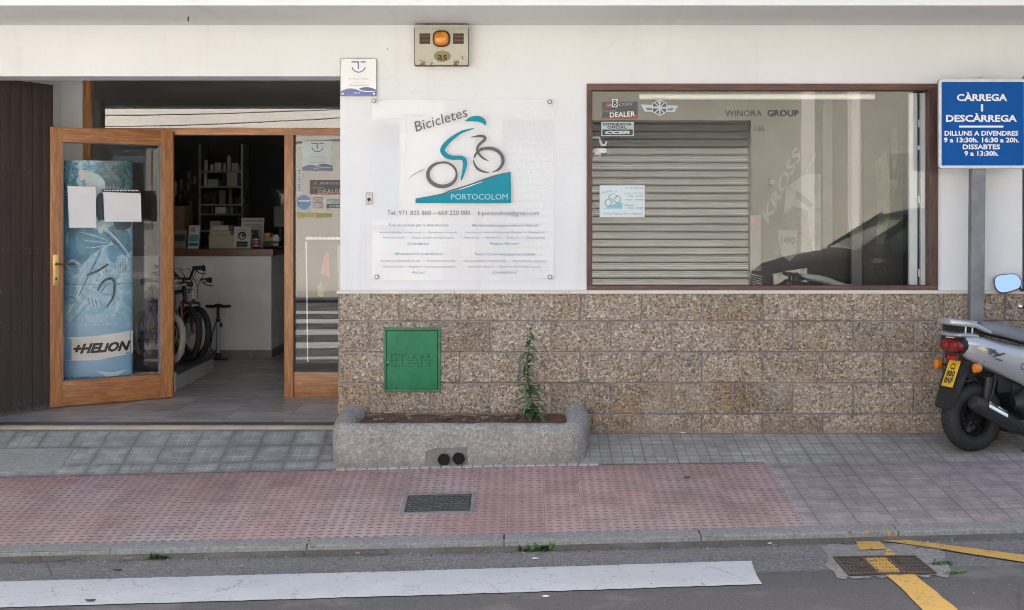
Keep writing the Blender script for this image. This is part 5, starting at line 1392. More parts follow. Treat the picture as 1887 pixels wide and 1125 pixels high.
# key switch
ks = thing('key_switch', 'small white key switch plate on the wall beside the entrance', 'switch', W(680, 366, 0))
mb = MB(); a, b = W(674, 377.5, -.008), W(686.5, 355, -.008); mb.box(a.x, b.x, -.008, -.001, a.z, b.z, 1); mb.box(a.x+.004, b.x-.004, -.011, -.008, a.z+.004, b.z-.004, 0); mb.build('plate', [pm('switch_cream', (.62, .55, .50), .4), pm('switch_edge', (.12, .10, .09), .5)], ks, bevel=.001)
mb = MB(); q_ = W(680, 368, -.012); mb.cyl(q_, q_+Vector((0, -.006, 0)), .012, .010, 16); mb.cyl(W(680.3, 359, -.012), W(680.3, 359, -.015), .003, None, 8); mb.cyl(W(679, 373.5, -.012), W(679, 373.5, -.015), .0035, None, 8); mb.build('lock', M_BLK, ks, smooth=True)
# small holes in the wall
for px, py in ((714, 91),):
    mb = MB(); q_ = W(px, py, -.0005); mb.cyl(q_, q_+Vector((0, -.002, 0)), .004, None, 8); mb.build('wall_plug_hole', M_DK, shop)
mb = MB(); q_ = W(337, 27, YC+.3); q_.z = CZ; mb.tube([Vector((q_.x, -.35, CZ)), Vector((q_.x, -.36, CZ-.02)), Vector((q_.x+.004, -.36, CZ-.03))], .004, 6); mb.build('soffit_hook', M_BLK, shop)
# green meter cabinet
gc = thing('meter_cabinet', 'green painted metal utility cabinet door with perforated lettering set in the block wall', 'utility cabinet', W(760, 663, 0))
M_GREEN = pm('green_enamel', (.026, .185, .088), .5, var=.22, sc=7, bump=.12, bsc=9, dirt=.3, spec=.25)
M_GREEND = pm('green_enamel_edge', (.03, .15, .065), .5, var=.3, sc=14, dirt=.5)
a, b = W(707.5, 722.5, -.02), W(812, 604, -.02)
mb = MB(); e = .017
mb.box(a.x, b.x, -.026, -.010, b.z-e, b.z); mb.box(a.x, b.x, -.026, -.010, a.z, a.z+e); mb.box(a.x, a.x+e*.8, -.026, -.010, a.z+e, b.z-e); mb.box(b.x-e, b.x, -.026, -.010, a.z+e, b.z-e); mb.build('frame', M_GREEND, gc, bevel=.002)
mb = MB(); mb.box(a.x+.018, b.x-.021, -.028, -.012, a.z+.021, b.z-.022); dd = mb.build('door', M_GREEN, gc, bevel=.002)
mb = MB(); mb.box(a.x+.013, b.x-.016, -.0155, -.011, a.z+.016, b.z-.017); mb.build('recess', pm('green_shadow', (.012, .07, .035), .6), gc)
mb = MB()
for yy, xs_ in ((490, (185,237,292,350,398,530,643,753)), (530, (182,350,442,512,548,643,672,728,757)), (577, (185,237,350,450,492,567,643,702,755)), (622, (185,350,443,483,533,580,643,757)), (667, (185,237,297,350,402,463,597,643,757))):
    for xx in xs_:
        q_ = W(700+xx/8.333, 595+yy/8.333, -.0285); mb.cyl(q_, q_+Vector((0, .004, 0)), .0042, None, 10)
mb.build('perforations', M_DK, dd)
mb = MB(); q_ = W(714.5, 668, -.03); mb.ball(q_, (.008, .005, .008), 10, 6, 0); mb.cyl(q_+Vector((0, .002, -.016)), q_+Vector((0, -.002, -.016)), .006, None, 10, 1)
for px, py in ((730.5, 714.5), (800, 710)): mb.ball(W(px, py, -.0285), (.0045, .002, .0045), 8, 5, 1)
mb.build('latch', [pm('latch_rust', (.30, .22, .17), .5), M_DK], dd)

# ---- acrylic shop sign ----
SG = -.034
sg = thing('shop_sign', 'clear acrylic shop sign with teal cyclist logo and phone number on white wall', 'sign', W(852, 350, 0))
a, b = W(686, 517, SG), W(1020, 184, SG)
n_ = NT('acrylic_panel'); n_.nodes.remove(n_.b)
mb = MB(); mb.box(a.x, b.x, SG, SG+.005, a.z, b.z)
tr = n_.nodes.new('ShaderNodeBsdfTransparent'); gl = n_.nodes.new('ShaderNodeBsdfGlossy'); gl.inputs[1].default_value = .01
df = n_.nodes.new('ShaderNodeBsdfDiffuse'); df.inputs[0].default_value = (.80, .82, .85, 1)
m1 = n_.nodes.new('ShaderNodeMixShader'); m2 = n_.nodes.new('ShaderNodeMixShader'); fr = n_.nodes.new('ShaderNodeFresnel'); fr.inputs[0].default_value = 1.5
m1.inputs[0].default_value = .06; n_.lk(tr.outputs[0], m1.inputs[1]); n_.lk(df.outputs[0], m1.inputs[2])
ge = n_.nodes.new('ShaderNodeNewGeometry')
n_.lk(n_.m('MULTIPLY', fr.outputs[0], n_.m('SUBTRACT', 1.0, ge.outputs['Backfacing'])), m2.inputs[0]); n_.lk(m1.outputs[0], m2.inputs[1]); n_.lk(gl.outputs[0], m2.inputs[2]); n_.lk(m2.outputs[0], n_.out.inputs[0])
mb.build('panel', n_.mat, sg)
for px, py in ((689, 186.5), (1013, 188), (694, 510.5), (1013.5, 511)):
    q_ = W(px, py, SG); mb = MB(); mb.cyl(Vector((q_.x, -.001, q_.z)), q_+Vector((0, -.004, 0)), .011, None, 18, 0); mb.cyl(q_+Vector((0, -.0042, 0)), q_+Vector((0, -.010, 0)), .0155, .0135, 20, 1); mb.ball(q_+Vector((0, -.010, 0)), (.009, .003, .009), 14, 6, 2)
    mb.build('standoff', [M_STEEL, pm('standoff_dark', (.16, .16, .16), .3, .8), M_WHITE], sg, smooth=True)
Y = SG-.001; mb = MB()
def hpoly(pts, mi): pxpoly(mb, pts, Y, mi)
hpoly([(856, 223.5), (862, 219), (868, 215.5), (875, 214), (882.7, 214), (889, 216.5), (894, 220.5), (896, 226), (895.5, 232), (888, 227), (880, 224.5), (868, 224)], 0)
ribbon(mb, [(873, 237), (862, 240), (850, 244), (832, 256), (820, 268), (815.5, 278), (822, 287), (834, 291), (848, 291), (855, 294), (857, 303), (854, 318), (850, 333)], [1.5, 3.2, 4.5, 7, 8.5, 9, 9, 8, 7.5, 8, 8, 6, 2], Y, 0)
def wheel(cx, cy, rx, ry, seg, th, Yo=0):
    k = len(seg); P_ = []; w_ = []
    for i in range(25):
        t = seg[0]+(seg[1]-seg[0])*i/24
        P_.append((cx+rx*math.cos(R(t)), cy+ry*math.sin(R(t)))); u = i/24
        w_.append(th[0]+(th[1]-th[0])*math.sin(math.pi*u)**.8)
    ribbon(mb, P_, w_, Y+Yo, 1, 2)
wheel(815, 322, 26.5, 22, (-40, 300), (1.2, 7.5)); wheel(816, 322, 28, 24, (60, 250), (.6, 2.2), -.0003); wheel(814.5, 322, 27, 23, (-100, 20), (.8, 4.5), -.0006)
wheel(899.5, 296, 27, 22.5, (-170, 75), (1.2, 6.5)); wheel(899.5, 296, 26.5, 22, (85, 185), (1, 4.5), -.0003); wheel(900, 296, 29, 24.5, (-60, 60), (.5, 2), -.0005)
ribbon(mb, [(867, 253.5), (876, 252), (886, 251), (893, 253), (893, 258), (886, 264), (881, 270), (879.5, 278), (884, 286), (892, 293), (901, 297)], [.8, 3, 5, 5.5, 5.5, 5, 5, 4.5, 4.5, 3.5, .8], Y, 1)
ribbon(mb, [(898, 274), (888, 274), (880, 280), (874, 292)], [1.5, 4, 3, 1], Y-.0004, 1)
for (x0_, y0_, x1_, y1_) in ((752, 331, 783, 311), (755, 326, 780, 315), (768, 319, 784, 313)): ribbon(mb, [(x0_, y0_), ((x0_+x1_)/2, (y0_+y1_)/2-1.5), (x1_, y1_)], [.4, .9, .4], Y, 2)
hpoly([(765.5, 367.5), (790, 362), (814, 358.5), (850, 348), (895, 331), (925, 321), (941, 317.5), (942, 374.6), (765.5, 374.8)], 0)
ribbon(mb, [(766, 367), (814, 358), (830, 352), (868, 340), (905, 326.5), (940, 317.6)], [1.2, 1.6, 2.6, 2.4, 2.6, 1], Y-.0005, 1)
ribbon(mb, [(845, 351), (868, 342.5), (890, 335)], [.4, 1.6, .4], Y-.001, 4)
mb.text("Bicicletes", W(812, 220, Y), ht(19, Y), ht(100, Y), 1, shear=.12, ang=R(16.5))
mb.build('logo', [M_TEAL, M_GREYP, pm('speed_grey', (.25, .32, .38), .4), M_GREYL, M_WHITE], sg)
SM = [pm('sign_text', (.10, .11, .13), .5), pm('sign_text_blue', (.08, .25, .36), .5), pm('sign_text_pale', (.20, .22, .26), .5), pm('sign_pale_teal', (.30, .58, .66), .4)]
def sline(tx, px, py, hh, wd, mi, **kw):
    mb = MB(); mb.text(tx, W(px, py, Y-(.001 if mi == 3 else 0)), ht(hh, Y), ht(wd, Y), 0, **kw); mb.build('lettering', SM[mi], sg)
sline("PORTOCOLOM", 883.5, 363, 10.5, 104, 3)
sline("Tel. 971 825 860 – 669 220 000", 790, 392.5, 8.6, 153, 0)
sline("b.portocolom@gmail.com", 937, 393, 8, 112, 0)
for cx_, lines in ((771, (("Tots els serveis per la teva bicicleta", 415, 111, 5.2, 1), ("Venda de bicicletes i complements  —  Manteniment i reparació", 428.5, 144, 3.6, 2), ("Servei de recollida  —  Lloguer per dies i sortides en grup", 438, 130, 3.6, 2), ("Consulta'ns!", 449, 40, 5, 1), ("All services for your bicycle", 468, 89, 5.2, 1), ("Bicycles and accessories for sale  —  Maintenance and repair", 481, 138, 3.6, 2), ("Collection service  —  Bicycles for rent and group excursions", 491.5, 134, 3.6, 2), ("Ask us!", 502, 26, 5, 1))),
                   (930, (("Alle Dienstleistungen rund ums Fahrrad", 415.5, 122, 5.2, 1), ("Verkauf und Verleih von Rädern und Zubehör  —  Montage und", 428.5, 146, 3.6, 2), ("Reparaturen  —  Abholservice  —  Radtouren  —  Gruppenausflüge", 438, 150, 3.6, 2), ("Fragen Sie uns!", 449, 55, 5, 1), ("Todos los servicios para tu bicicleta", 468.5, 112, 5.2, 1), ("Venta de bicicletas y complementos  —  Mantenimiento y reparación", 481, 154, 3.6, 2), ("Servicio de recogida  —  Alquiler por días y salidas en grupo", 491.5, 135, 3.6, 2), ("¡Consúltanos!", 502, 48, 5, 1)))):
    for s_, py, wd, hh, mi in lines:
        sline(s_, cx_, py, hh, wd, mi, shear=.25 if s_.endswith('!') else 0)
# ================= planter =================
pl = thing('stone_planter', 'low rounded grey concrete planter with reddish soil against the block wall', 'planter', (-.38, -.26, -.05))
x0, x1 = W(606, 0, -.53).x+.065, W(1083, 0, -.53).x-.065
yf = -.465; rc = .10
path = []
xa, xb = x0+.035, x1-.0
def tz(y): return .192+(.138-.192)*min(1, -y/.46)
path += [(-1.095, -.016), (-1.105, -.15), (x0, -.33)]
for k in range(7):
    t = R(180+90*k/6); path.append((x0+rc+rc*math.cos(t), yf+rc+rc*math.sin(t)))
for k in range(1, 16): path.append((x0+rc+(x1-x0-2*rc)*k/16, yf))
for k in range(7):
    t = R(270+90*k/6); path.append((x1-rc+rc*math.cos(t), yf+rc+rc*math.sin(t)))
path += [(x1+.0, -.33), (.345, -.15), (.335, -.016)]
rings = []; hw = .066
for i, (x, y) in enumerate(path):
    a = path[max(0, i-1)]; b = path[min(len(path)-1, i+1)]
    t = Vector((b[0]-a[0], b[1]-a[1], 0)).normalized(); nn = Vector((t.y, -t.x, 0))    # outward
    top = tz(y) + random.uniform(-.002, .002); rg = []
    base = -.22
    prof = [(1.0, base), (1.0, base+.1), (.98, top-.085)]
    for k in range(9):
        q = R(180*k/8); prof.append((.97*math.cos(q), top-.07+.07*math.sin(q)))
    prof += [(-.98, top-.085), (-1.0, base)]
    hw_e = hw+.014*max(0, 1-abs(y+.05)/.3)
    for u, z in prof: rg.append(Vector((x, y, 0))+nn*(hw_e*u+random.uniform(-.0025, .0025))+Vector((0, 0, z+random.uniform(-.0025, .0025))))
    rings.append(rg)
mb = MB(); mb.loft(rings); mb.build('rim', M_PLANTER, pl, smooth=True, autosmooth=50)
yfo = yf-hw
mb = MB(); 
a, b = W(783, 858, yfo-.004), W(857, 826, yfo-.004)
mb.prism([W(783, 862, yfo-.004), W(862, 858, yfo-.004), W(860, 825, yfo-.004), W(800, 827, yfo-.004), W(783, 833, yfo-.004)], (0, .03, 0)); mb.build('pipe_patch', M_PATCH, pl, bevel=.003)
for px, py in ((818.5, 847.5), (845.5, 845.5)):
    c = W(px, py, yfo-.006); mb = MB()
    mb.torus(c+Vector((0,.0,0)), (0,1,0), .040, .0035, 28, 8, 0, .012); mb.cyl(c+Vector((0,-.0,0)), c+Vector((0, .002, 0)), .038, None, 28, 1)
    mb.build('drain_pipe', [pm('pvc_grey', (.20, .20, .19), .5), M_DK], pl, smooth=True)
mb = MB(); vs = []; nx, ny = 40, 12
for j in range(ny+1):
    for i in range(nx+1):
        x = -1.06+1.40*i/nx; y = -.42+.40*j/ny; vs.append((x, y, .085+.03*j/ny+random.uniform(-.008, .008)))
mb.add(vs, [(j*(nx+1)+i, j*(nx+1)+i+1, (j+1)*(nx+1)+i+1, (j+1)*(nx+1)+i) for j in range(ny) for i in range(nx)])
mb.build('soil', M_SOIL, pl)
mb = MB()
for k in range(60):
    x = random.uniform(-1, .3); y = random.uniform(-.2, -.02); s_ = random.uniform(.004, .014); mb.ball((x, y, .112), (s_*1.5, s_, s_*.8), 7, 5, random.choice((0, 0, 1)))
mb.tube([(-.75, -.03, .125), (-.4, -.035, .120), (.0, -.03, .128), (.28, -.03, .126)], .003, 6, 1)
mb.build('dead_leaves', [pm('dead_leaf', (.12, .07, .045), .8), pm('pale_root', (.24, .18, .13), .8)], pl)
# ---- plants ----
def leaf(mb, base, d, L, w_, droop=.3, mi=0, n=5, fold=.25):
    d = Vector(d).normalized(); up = Vector((0,0,1)); s = d.cross(up)
    s = s.normalized() if s.length > .05 else Vector((1,0,0)); nn = s.cross(d)
    vs = []
    for i in range(n+1):
        t = i/n; p = Vector(base)+d*L*t - up*droop*L*t*t
        ww = w_*math.sin(math.pi*min(1, .12+.88*t)**.8)*.5 if i < n else .0005
        vs += [p-s*ww+nn*ww*fold, p, p+s*ww+nn*ww*fold]
    fs = []
    for i in range(n):
        for k in (0, 1): fs.append((3*i+k, 3*i+k+1, 3*i+k+4, 3*i+k+3))
    mb.add(vs, fs, mi)
M_WEED = pm('weed_leaf', (.10, .18, .075), .55, var=.35, sc=40)
M_WEED2 = pm('weed_leaf_dark', (.05, .105, .05), .55, var=.35, sc=40)
M_STALK = pm('weed_stalk', (.14, .13, .07), .6)
wp = W(977, 786, -.13); zb = .095
wd = thing('tall_weed', 'tall single-stemmed green weed growing in the concrete planter', 'weed', (wp.x, -.13, zb))
zt = W(0, 612, -.13).z
stem = [Vector((wp.x+(.012*math.sin(k*.8)) - .012*k/10, -.13+.004*math.sin(k), zb+(zt-zb)*k/10)) for k in range(11)]
mb = MB(); mb.tube(stem, [.006-.0042*k/10 for k in range(11)], 8); mb.build('stalk', M_STALK, wd, smooth=True)
mb = MB(); random.seed(11)
for k in range(96):
    t = (k/96)**1.05; i = min(9, int(t*10)); p = stem[i].lerp(stem[i+1], t*10-i)
    az = k*2.4+random.uniform(-.4, .4); L = (.115*(1-t)+.035)*random.uniform(.7, 1.25)
    if .18 < t < .40 and random.random() < .35: continue
    el = random.uniform(-.05, .8) if t > .15 else random.uniform(-.2, 1.2)
    leaf(mb, p, (math.cos(az)*math.cos(el), math.sin(az)*math.cos(el)*.8, math.sin(el)), L*1.1, .021+.010*(1-t), random.uniform(.35, 1.0), random.choice((0, 0, 1)))
for k in range(16):
    az = k*2.4; leaf(mb, (wp.x+.01*math.cos(az), -.13+.01*math.sin(az), zb), (math.cos(az)*.45, math.sin(az)*.4, .9), random.uniform(.09, .17), .02, .35, random.choice((0, 1, 1)))
for k in range(10):
    az = k*2.4; leaf(mb, stem[10], (math.cos(az)*.3, math.sin(az)*.3, .9), .035, .006, .1, 1)
mb.build('leaves', [M_WEED, M_WEED2], wd, smooth=True)
def tuft(px, py, sx, n, L, name, lab, mats, up=.55, seed=1):
    random.seed(seed); g = G(px, py); t = thing(name, lab, 'weed', g); mb = MB()
    for k in range(n):
        az = random.uniform(0, 6.28); b = g+Vector((random.uniform(-sx, sx), random.uniform(-.02, .02), 0)); b.z = gz(b.x, b.y)
        if b.y > -1.75: b.y = -1.752; b.z = gz(b.x, -1.76)
        el = random.uniform(.15, up*2)
        leaf(mb, b, (math.cos(az)*math.cos(el), math.sin(az)*math.cos(el)-.15, math.sin(el)), L*random.uniform(.5, 1.15), L*.26, random.uniform(.2, .6), random.choice((0, 0, 1)))
    mb.build('leaves', mats, t, smooth=True)
M_GR = [pm('grass_leaf', (.05, .14, .03), .55, var=.35, sc=40), pm('grass_leaf_dark', (.03, .075, .022), .55, var=.3, sc=40)]
tuft(292, 1024, .045, 60, .055, 'gutter_weed', 'small bright green weed at the kerb on the left of the street', M_GR, .6, 3)
tuft(970, 1001, .035, 24, .075, 'gutter_weed', 'left one of two leafy weeds touching in front of the kerb', M_GR, .5, 4)
tuft(1004, 998, .035, 26, .085, 'gutter_weed', 'right one of two leafy weeds touching in front of the kerb', M_GR, .6, 5)
tuft(1698, 1010, .03, 30, .03, 'gutter_weed', 'tiny weed growing on the yellow line by the drain', M_GR, .4, 6)
tuft(1733, 1040, .05, 50, .04, 'gutter_weed', 'larger green weed right of the street drain', M_GR, .45, 8)
tuft(1762, 1056, .05, 46, .035, 'gutter_weed', 'lower green weed at the corner right of the street drain', M_GR, .4, 9)
tuft(715, 1006, .02, 12, .02, 'gutter_weed', 'very small weed at the kerb foot below the manhole cover', M_GR, .4, 10)
# potted climber peeping in at the left edge
pt = thing('climbing_plant', 'leafy potted climbing plant at the left edge beside the brown shutter', 'plant', (-3.40, -.20, .02))
pxb = -3.40
pxp = pxb-.16; mb = MB(); mb.tube([(pxb-.16, -.2, .02), (pxp, -.2, .03), (pxp, -.2, .26), (pxp, -.2, .28)], [.10, .11, .14, .145], 20); mb.build('pot', pm('terracotta', (.35, .15, .08), .7), pt, smooth=True)
random.seed(5); mb = MB(); st_ = MB()
for k in range(7):
    a0 = random.uniform(0, 6.28); pts = [Vector((pxb-.10+.012*j+.05*math.cos(a0)+.012*j*math.cos(a0), -.2+.04*math.sin(a0), .25+j*.13)) for j in range(6)]
    st_.tube(pts, .005, 6)
    for j in range(26):
        p = pts[min(5, j//5)]+Vector((random.uniform(-.04, .04), random.uniform(-.04, .04), random.uniform(-.06, .06)))
        az = random.uniform(0, 6.28); leaf(mb, p, (math.cos(az), math.sin(az), random.uniform(-.2, .5)), random.uniform(.05, .09), .032, .4, random.choice((0, 0, 1)))
st_.build('stems', M_STALK, pt); mb.build('leaves', [M_LEAF, M_LEAFY], pt, smooth=True)

# ---- litter ----
def litter(px, py, s_, mat, name, lab, dz=.0045):
    g = G(px, py, dz); mb = MB(); a_ = random.uniform(0, 3); n = 7
    mb.prism([(g.x+s_*(1+.5*math.sin(3*t))*math.cos(t+a_), g.y+s_*.5*math.sin(t+a_)*(1+.4*math.cos(2*t)), g.z) for t in [2*math.pi*k/n for k in range(n)]], (0, 0, .004))
    o = mb.build(name, mat); tag(o, lab, 'litter')
M_DL = pm('dry_leaf', (.36, .25, .14), .7)
litter(237, 1029, .018, M_DL, 'dry_leaf', 'pale curled dry leaf in the gutter left of the kerb weed')
litter(659, 1011, .022, pm('dry_leaf_pink', (.50, .33, .22), .7), 'dry_leaf', 'pinkish dry leaf in the gutter below the left end of the planter')
litter(445, 1044, .012, M_DL, 'dry_leaf', 'small cream leaf on the asphalt above the white bar')
litter(986, 1030, .013, M_PAPER, 'paper_scrap', 'small white scrap on the asphalt below the two leafy weeds')
litter(1006, 1100, .013, M_PAPER, 'paper_scrap', 'tiny white scrap below the white road bar')
litter(1419, 995, .014, M_PAPER, 'paper_scrap', 'whitish scrap at the kerb foot left of the yellow paint')
litter(1259, 798, .014, M_PAPER, 'paper_scrap', 'white scrap lying at the foot of the block wall')
litter(168, 1107, .02, pm('tar', (.03, .03, .03), .6), 'tar_spot', 'dark chipped tar spot on the white road bar', .008)
litter(1268, 880, .016, pm('tar', (.03, .03, .03), .6), 'tar_spot', 'small dark leaf on the red tiles right of the planter')
litter(217, 1051, .02, pm('tar', (.03, .03, .03), .6), 'tar_spot', 'dark fragment on the asphalt under the left kerb')
litter(345, 925, .022, pm('chalk', (.42, .38, .37), .8), 'chalk_mark', 'pale smear on the red tiles near the left')
random.seed(21)
mb = MB()
for k in range(300):
    x = random.uniform(-3.2, 3.2); y = -1.76-abs(random.gauss(0, .05)); s_ = random.uniform(.0015, .005); mb.ball((x, y, gz(x, y)+.001), (s_*1.4, s_, s_*.7), 6, 4, random.choice((0, 0, 0, 0, 0, 0, 1, 1, 1, 2)))
for k in range(160):
    x = random.uniform(-3.2, 3.2); y = random.uniform(-2.8, -.6); s_ = random.uniform(.001, .003); mb.ball((x, y, gz(x, y)+.001), (s_*1.4, s_, s_*.7), 6, 4, random.choice((0, 1, 2)))
mb.build('gutter_grit', [pm('grit_dark', (.06, .055, .05), .9), pm('grit_tan', (.30, .24, .17), .9), pm('grit_pale', (.5, .48, .44), .9)], kind='stuff')

# ================= loading-bay sign =================
YS = -.21
rs = thing('road_sign', 'blue and white loading bay sign on a square grey metal post', 'road sign', (W(1798, 700, YS+.03).x, YS+.03, gz(2.8, YS)))
mb = MB(); t1, b1 = W(1802.5, 300, YS+.028), W(1796, 800, YS+.028)
hw_ = .044
mb.hexa([(b1.x-hw_, YS+.006, -.2), (b1.x+hw_, YS+.006, -.2), (b1.x+hw_, YS+.066, -.2), (b1.x-hw_, YS+.066, -.2)], [(t1.x-hw_, YS+.006, t1.z+.3), (t1.x+hw_, YS+.006, t1.z+.3), (t1.x+hw_, YS+.066, t1.z+.3), (t1.x-hw_, YS+.066, t1.z+.3)])
mb.build('post', pm('post_zinc', (.20, .21, .22), .5, .35, var=.25, sc=7, bump=.05), rs, bevel=.008, seg=3)
a, b = W(1727.5, 311.5, YS), W(1891, 146, YS)
mb = MB(); outer = rrect(a.x, b.x, a.z, b.z, .022, YS-.012)
mb.prism(outer, (0, .018, 0)); mb.build('panel_back', pm('sign_rim_side', (.22, .22, .22), .5, .4), rs, bevel=.002)
mb = MB(); wr = .020
o1 = rrect(a.x+.002, b.x-.002, a.z+.002, b.z-.002, .021, YS-.0125); i1 = rrect(a.x+wr, b.x-wr, a.z+wr, b.z-wr, .008, YS-.0125)
k = len(o1); off_ = Vector((0, -.006, 0))
vs = o1+i1+[p+off_ for p in o1]+[p+off_ for p in i1]
fs = []
for i in range(k):
    j = (i+1) % k; fs += [(2*k+i, 2*k+j, 3*k+j, 3*k+i), (i, j, 2*k+j, 2*k+i), (k+i, 3*k+i, 3*k+j, k+j), (i, k+i, k+j, j)]
mb.add(vs, fs); mb.build('rim', pm('rim_white', (.66, .66, .66), .45, var=.1, sc=20, dirt=.5), rs)
mb = MB(); mb.prism(rrect(a.x+wr+.0005, b.x-wr-.0005, a.z+wr+.0005, b.z-wr-.0005, .008, YS-.0135), (0, .001, 0))
mb.build('panel', pm('sign_blue', (.003, .085, .33), .55, var=.10, sc=5, spec=.15), rs)
YL = YS-.0145; cx_ = 1809.5
M_SW = pm('sign_white', (.80, .80, .80), .4, var=.02)
for s_, py, hh, wd, bo in (("CÀRREGA", 180, 12.3, 93, .035), ("I", 199, 13, 4.2, .02), ("DESCÀRREGA", 218.5, 12, 131, .035), ("DILLUNS A DIVENDRES", 246, 8.4, 136, .035), ("9 a 13:30h. 16:30 a 20h.", 258.3, 8.4, 139, .035), ("DISSABTES", 271, 8.4, 69, .035), ("9 a 13:30h.", 283, 8.4, 63, .035)):
    mb = MB(); mb.text(s_, W(cx_-(1 if py > 215 else 0), py, YL), ht(hh, YL), ht(wd, YL), 0, bold=bo); mb.build('lettering', M_SW, rs)
mb = MB(); quad(mb, 1767.5, 231.8, 1849, 235.5, YL); mb.build('divider_line', M_SW, rs)
mb = MB(); mb.box(t1.x-.035, t1.x+.035, YS+.004, YS+.07, b.z-.1, b.z-.08); mb.cyl(W(1806, 145, YS-.004), W(1806, 142.5, YS-.004), .004, None, 8); mb.build('clamp', M_GALV, rs)

# ================= scooters =================
M_SILV = pm('silver_paint', (.50, .51, .53), .30, .55, var=.012, sc=2, coat=.5)
M_SEAT = pm('grey_seat', (.20, .21, .23), .5, bump=.2, bsc=300)
M_RED = pm('red_lens', (.16, .004, .008), .12, coat=.6, var=.3, sc=30)
M_AMB = pm('amber_plastic', (.75, .22, .01), .15, coat=.6, var=.2, sc=40)
M_PLATE = pm('yellow_plate', (.80, .50, .03), .45, var=.06)
M_EXH = pm('exhaust_black', (.030, .030, .032), .4, .2)
g0 = G(1791, 831); g0.z = gz(g0.x, g0.y)
TH = R(20)
fwd = Vector((math.cos(TH), math.sin(TH), 0)); lft = Vector((-math.sin(TH), math.cos(TH), 0))
CAM = Vector((0, -D, H))
def SP(px, py, ly):
    r = Vector(((px-CX)/F, 1, -(py-CY)/F)); p0 = g0+lft*ly
    t = (p0-CAM).dot(lft)/r.dot(lft); q = CAM+r*t-g0
    return Vector((q.dot(fwd), ly, q.z))
def SXp(px, py, lx):
    r = Vector(((px-CX)/F, 1, -(py-CY)/F)); p0 = g0+fwd*lx
    t = (p0-CAM).dot(fwd)/r.dot(fwd); q = CAM+r*t-g0
    return Vector((lx, q.dot(lft), q.z))
def scooter(loc, rz, lab, paint, mirrorfix=True):
    t = thing('scooter', lab, 'scooter', loc, local=True, rz=rz)
    r_ = .212
    def whl(cx):
        mb = MB(); mb.torus((cx, 0, r_), (0,1,0), r_-.052, .052, 52, 16, 0, .060); wo = mb.build('wheel', M_RUB, t, smooth=True)
        mb = MB(); mb.torus((cx, 0, r_), (0,1,0), .108, .010, 40, 8, 0, .045)
        for k in range(5):
            a_ = 2*math.pi*k/5+.3; d_ = Vector((math.cos(a_), 0, math.sin(a_))); mb.tube([Vector((cx, 0, r_)), Vector((cx, 0, r_))+d_*.105], [(.016, .03), (.010, .022)], 8, flat=(0,1,0))
        mb.cyl((cx, -.06, r_), (cx, .06, r_), .035, None, 20); mb.torus((cx, .055, r_), (0,1,0), .07, .012, 24, 6, 0, .003); mb.build('rim', pm('rim_black', (.02, .02, .021), .35, .3), wo, smooth=True)
        mb = MB()
        for k in range(34):
            a_ = 2*math.pi*k/34
            for s_ in (1, -1):
                p0 = Vector((cx+(r_+.001)*math.cos(a_), .004*s_, r_+(r_+.001)*math.sin(a_))); a2 = a_+.09; p1 = Vector((cx+(r_-.016)*math.cos(a2), .045*s_, r_+(r_-.016)*math.sin(a2)))
                mb.tube([p0, (p0+p1)/2+Vector((.004*math.cos(a_), 0, .004*math.sin(a_))), p1], .0022, 5)
        mb.build('tread_grooves', M_DK, wo)
        return wo
    whl(0)
    # --- side panels and tail, lofted from rear to front ---
    st = []
    for px, yt, yb, w_ in ((1781, 619, 655, .105), (1790, 618.5, 664, .118), (1802, 618.5, 671, .130), (1815, 620, 677, .138), (1832, 625, 684, .145), (1850, 630, 692, .148), (1870, 634, 701, .150), (1887, 637, 709, .150)):
        a_ = SP(px, yt, -w_*.86); b_ = SP(px, yb, -w_); st.append((b_.x, a_.z, b_.z, w_))
    last = st[-1]
    st += [(last[0]+.10, last[1]-.015, last[2]-.06, .150), (last[0]+.20, last[1]-.05, last[2]-.13, .145), (last[0]+.27, last[1]-.13, last[2]-.17, .13)]
    def ring(x, zt_, zb_, w_):
        h_ = zt_-zb_; P_ = []
        for u, v in ((.0, 1.0), (.55, 1.0), (.84, .965), (.97, .86), (1.02, .62), (1.0, .30), (.94, .10), (.82, 0.0), (.45, .02), (0, .04)):
            P_.append((u*w_, zb_+v*h_))
        return [Vector((x, -a_, b_)) for a_, b_ in P_] + [Vector((x, a_, b_)) for a_, b_ in P_[-2:0:-1]]
    mb = MB(); mb.loft([ring(*s_) for s_ in st]); body = mb.build('body_panel', paint, t, smooth=True, autosmooth=50)
    xr = st[0][0]
    # tail cover above the light
    zc1 = SP(1781, 611, -.1).z
    mb = MB()
    def rr(x, w_, z0, z1): return [Vector((x, w_*math.copysign(abs(math.sin(q))**.6, math.sin(q)), (z0+z1)/2+(z1-z0)/2*math.copysign(abs(math.cos(q))**.8, math.cos(q)))) for q in [2*math.pi*k/20 for k in range(20)]]
    zt0_ = st[0][1]
    mb.loft([rr(xr-.055, .085, zt0_-.004, zt0_+.012), rr(xr-.04, .108, zt0_-.012, zt0_+.020), rr(xr, .115, zt0_-.014, zt0_+.022), rr(xr+.08, .122, zt0_-.03, zt0_+.016)]); mb.build('tail_cover', paint, t, smooth=True)
    # tail light cluster
    zl1 = SP(1781, 626, -.1).z; zl0 = SP(1777, 653, -.1).z
    mb = MB(); mb.loft([rr(xr-.045, .070, zl0+.015, zl1-.012), rr(xr-.036, .095, zl0+.004, zl1-.004), rr(xr-.01, .108, zl0, zl1), rr(xr+.03, .108, zl0, zl1)]); tl = mb.build('tail_light', M_RED, t, smooth=True)
    mb = MB(); mb.loft([rr(xr-.02, .112, zl0-.008, zt0_+.004), rr(xr+.015, .113, zl0-.010, zt0_+.004), rr(xr+.06, .11, zl0-.01, zt0_)]); mb.build('housing', M_BLK, tl, smooth=True)
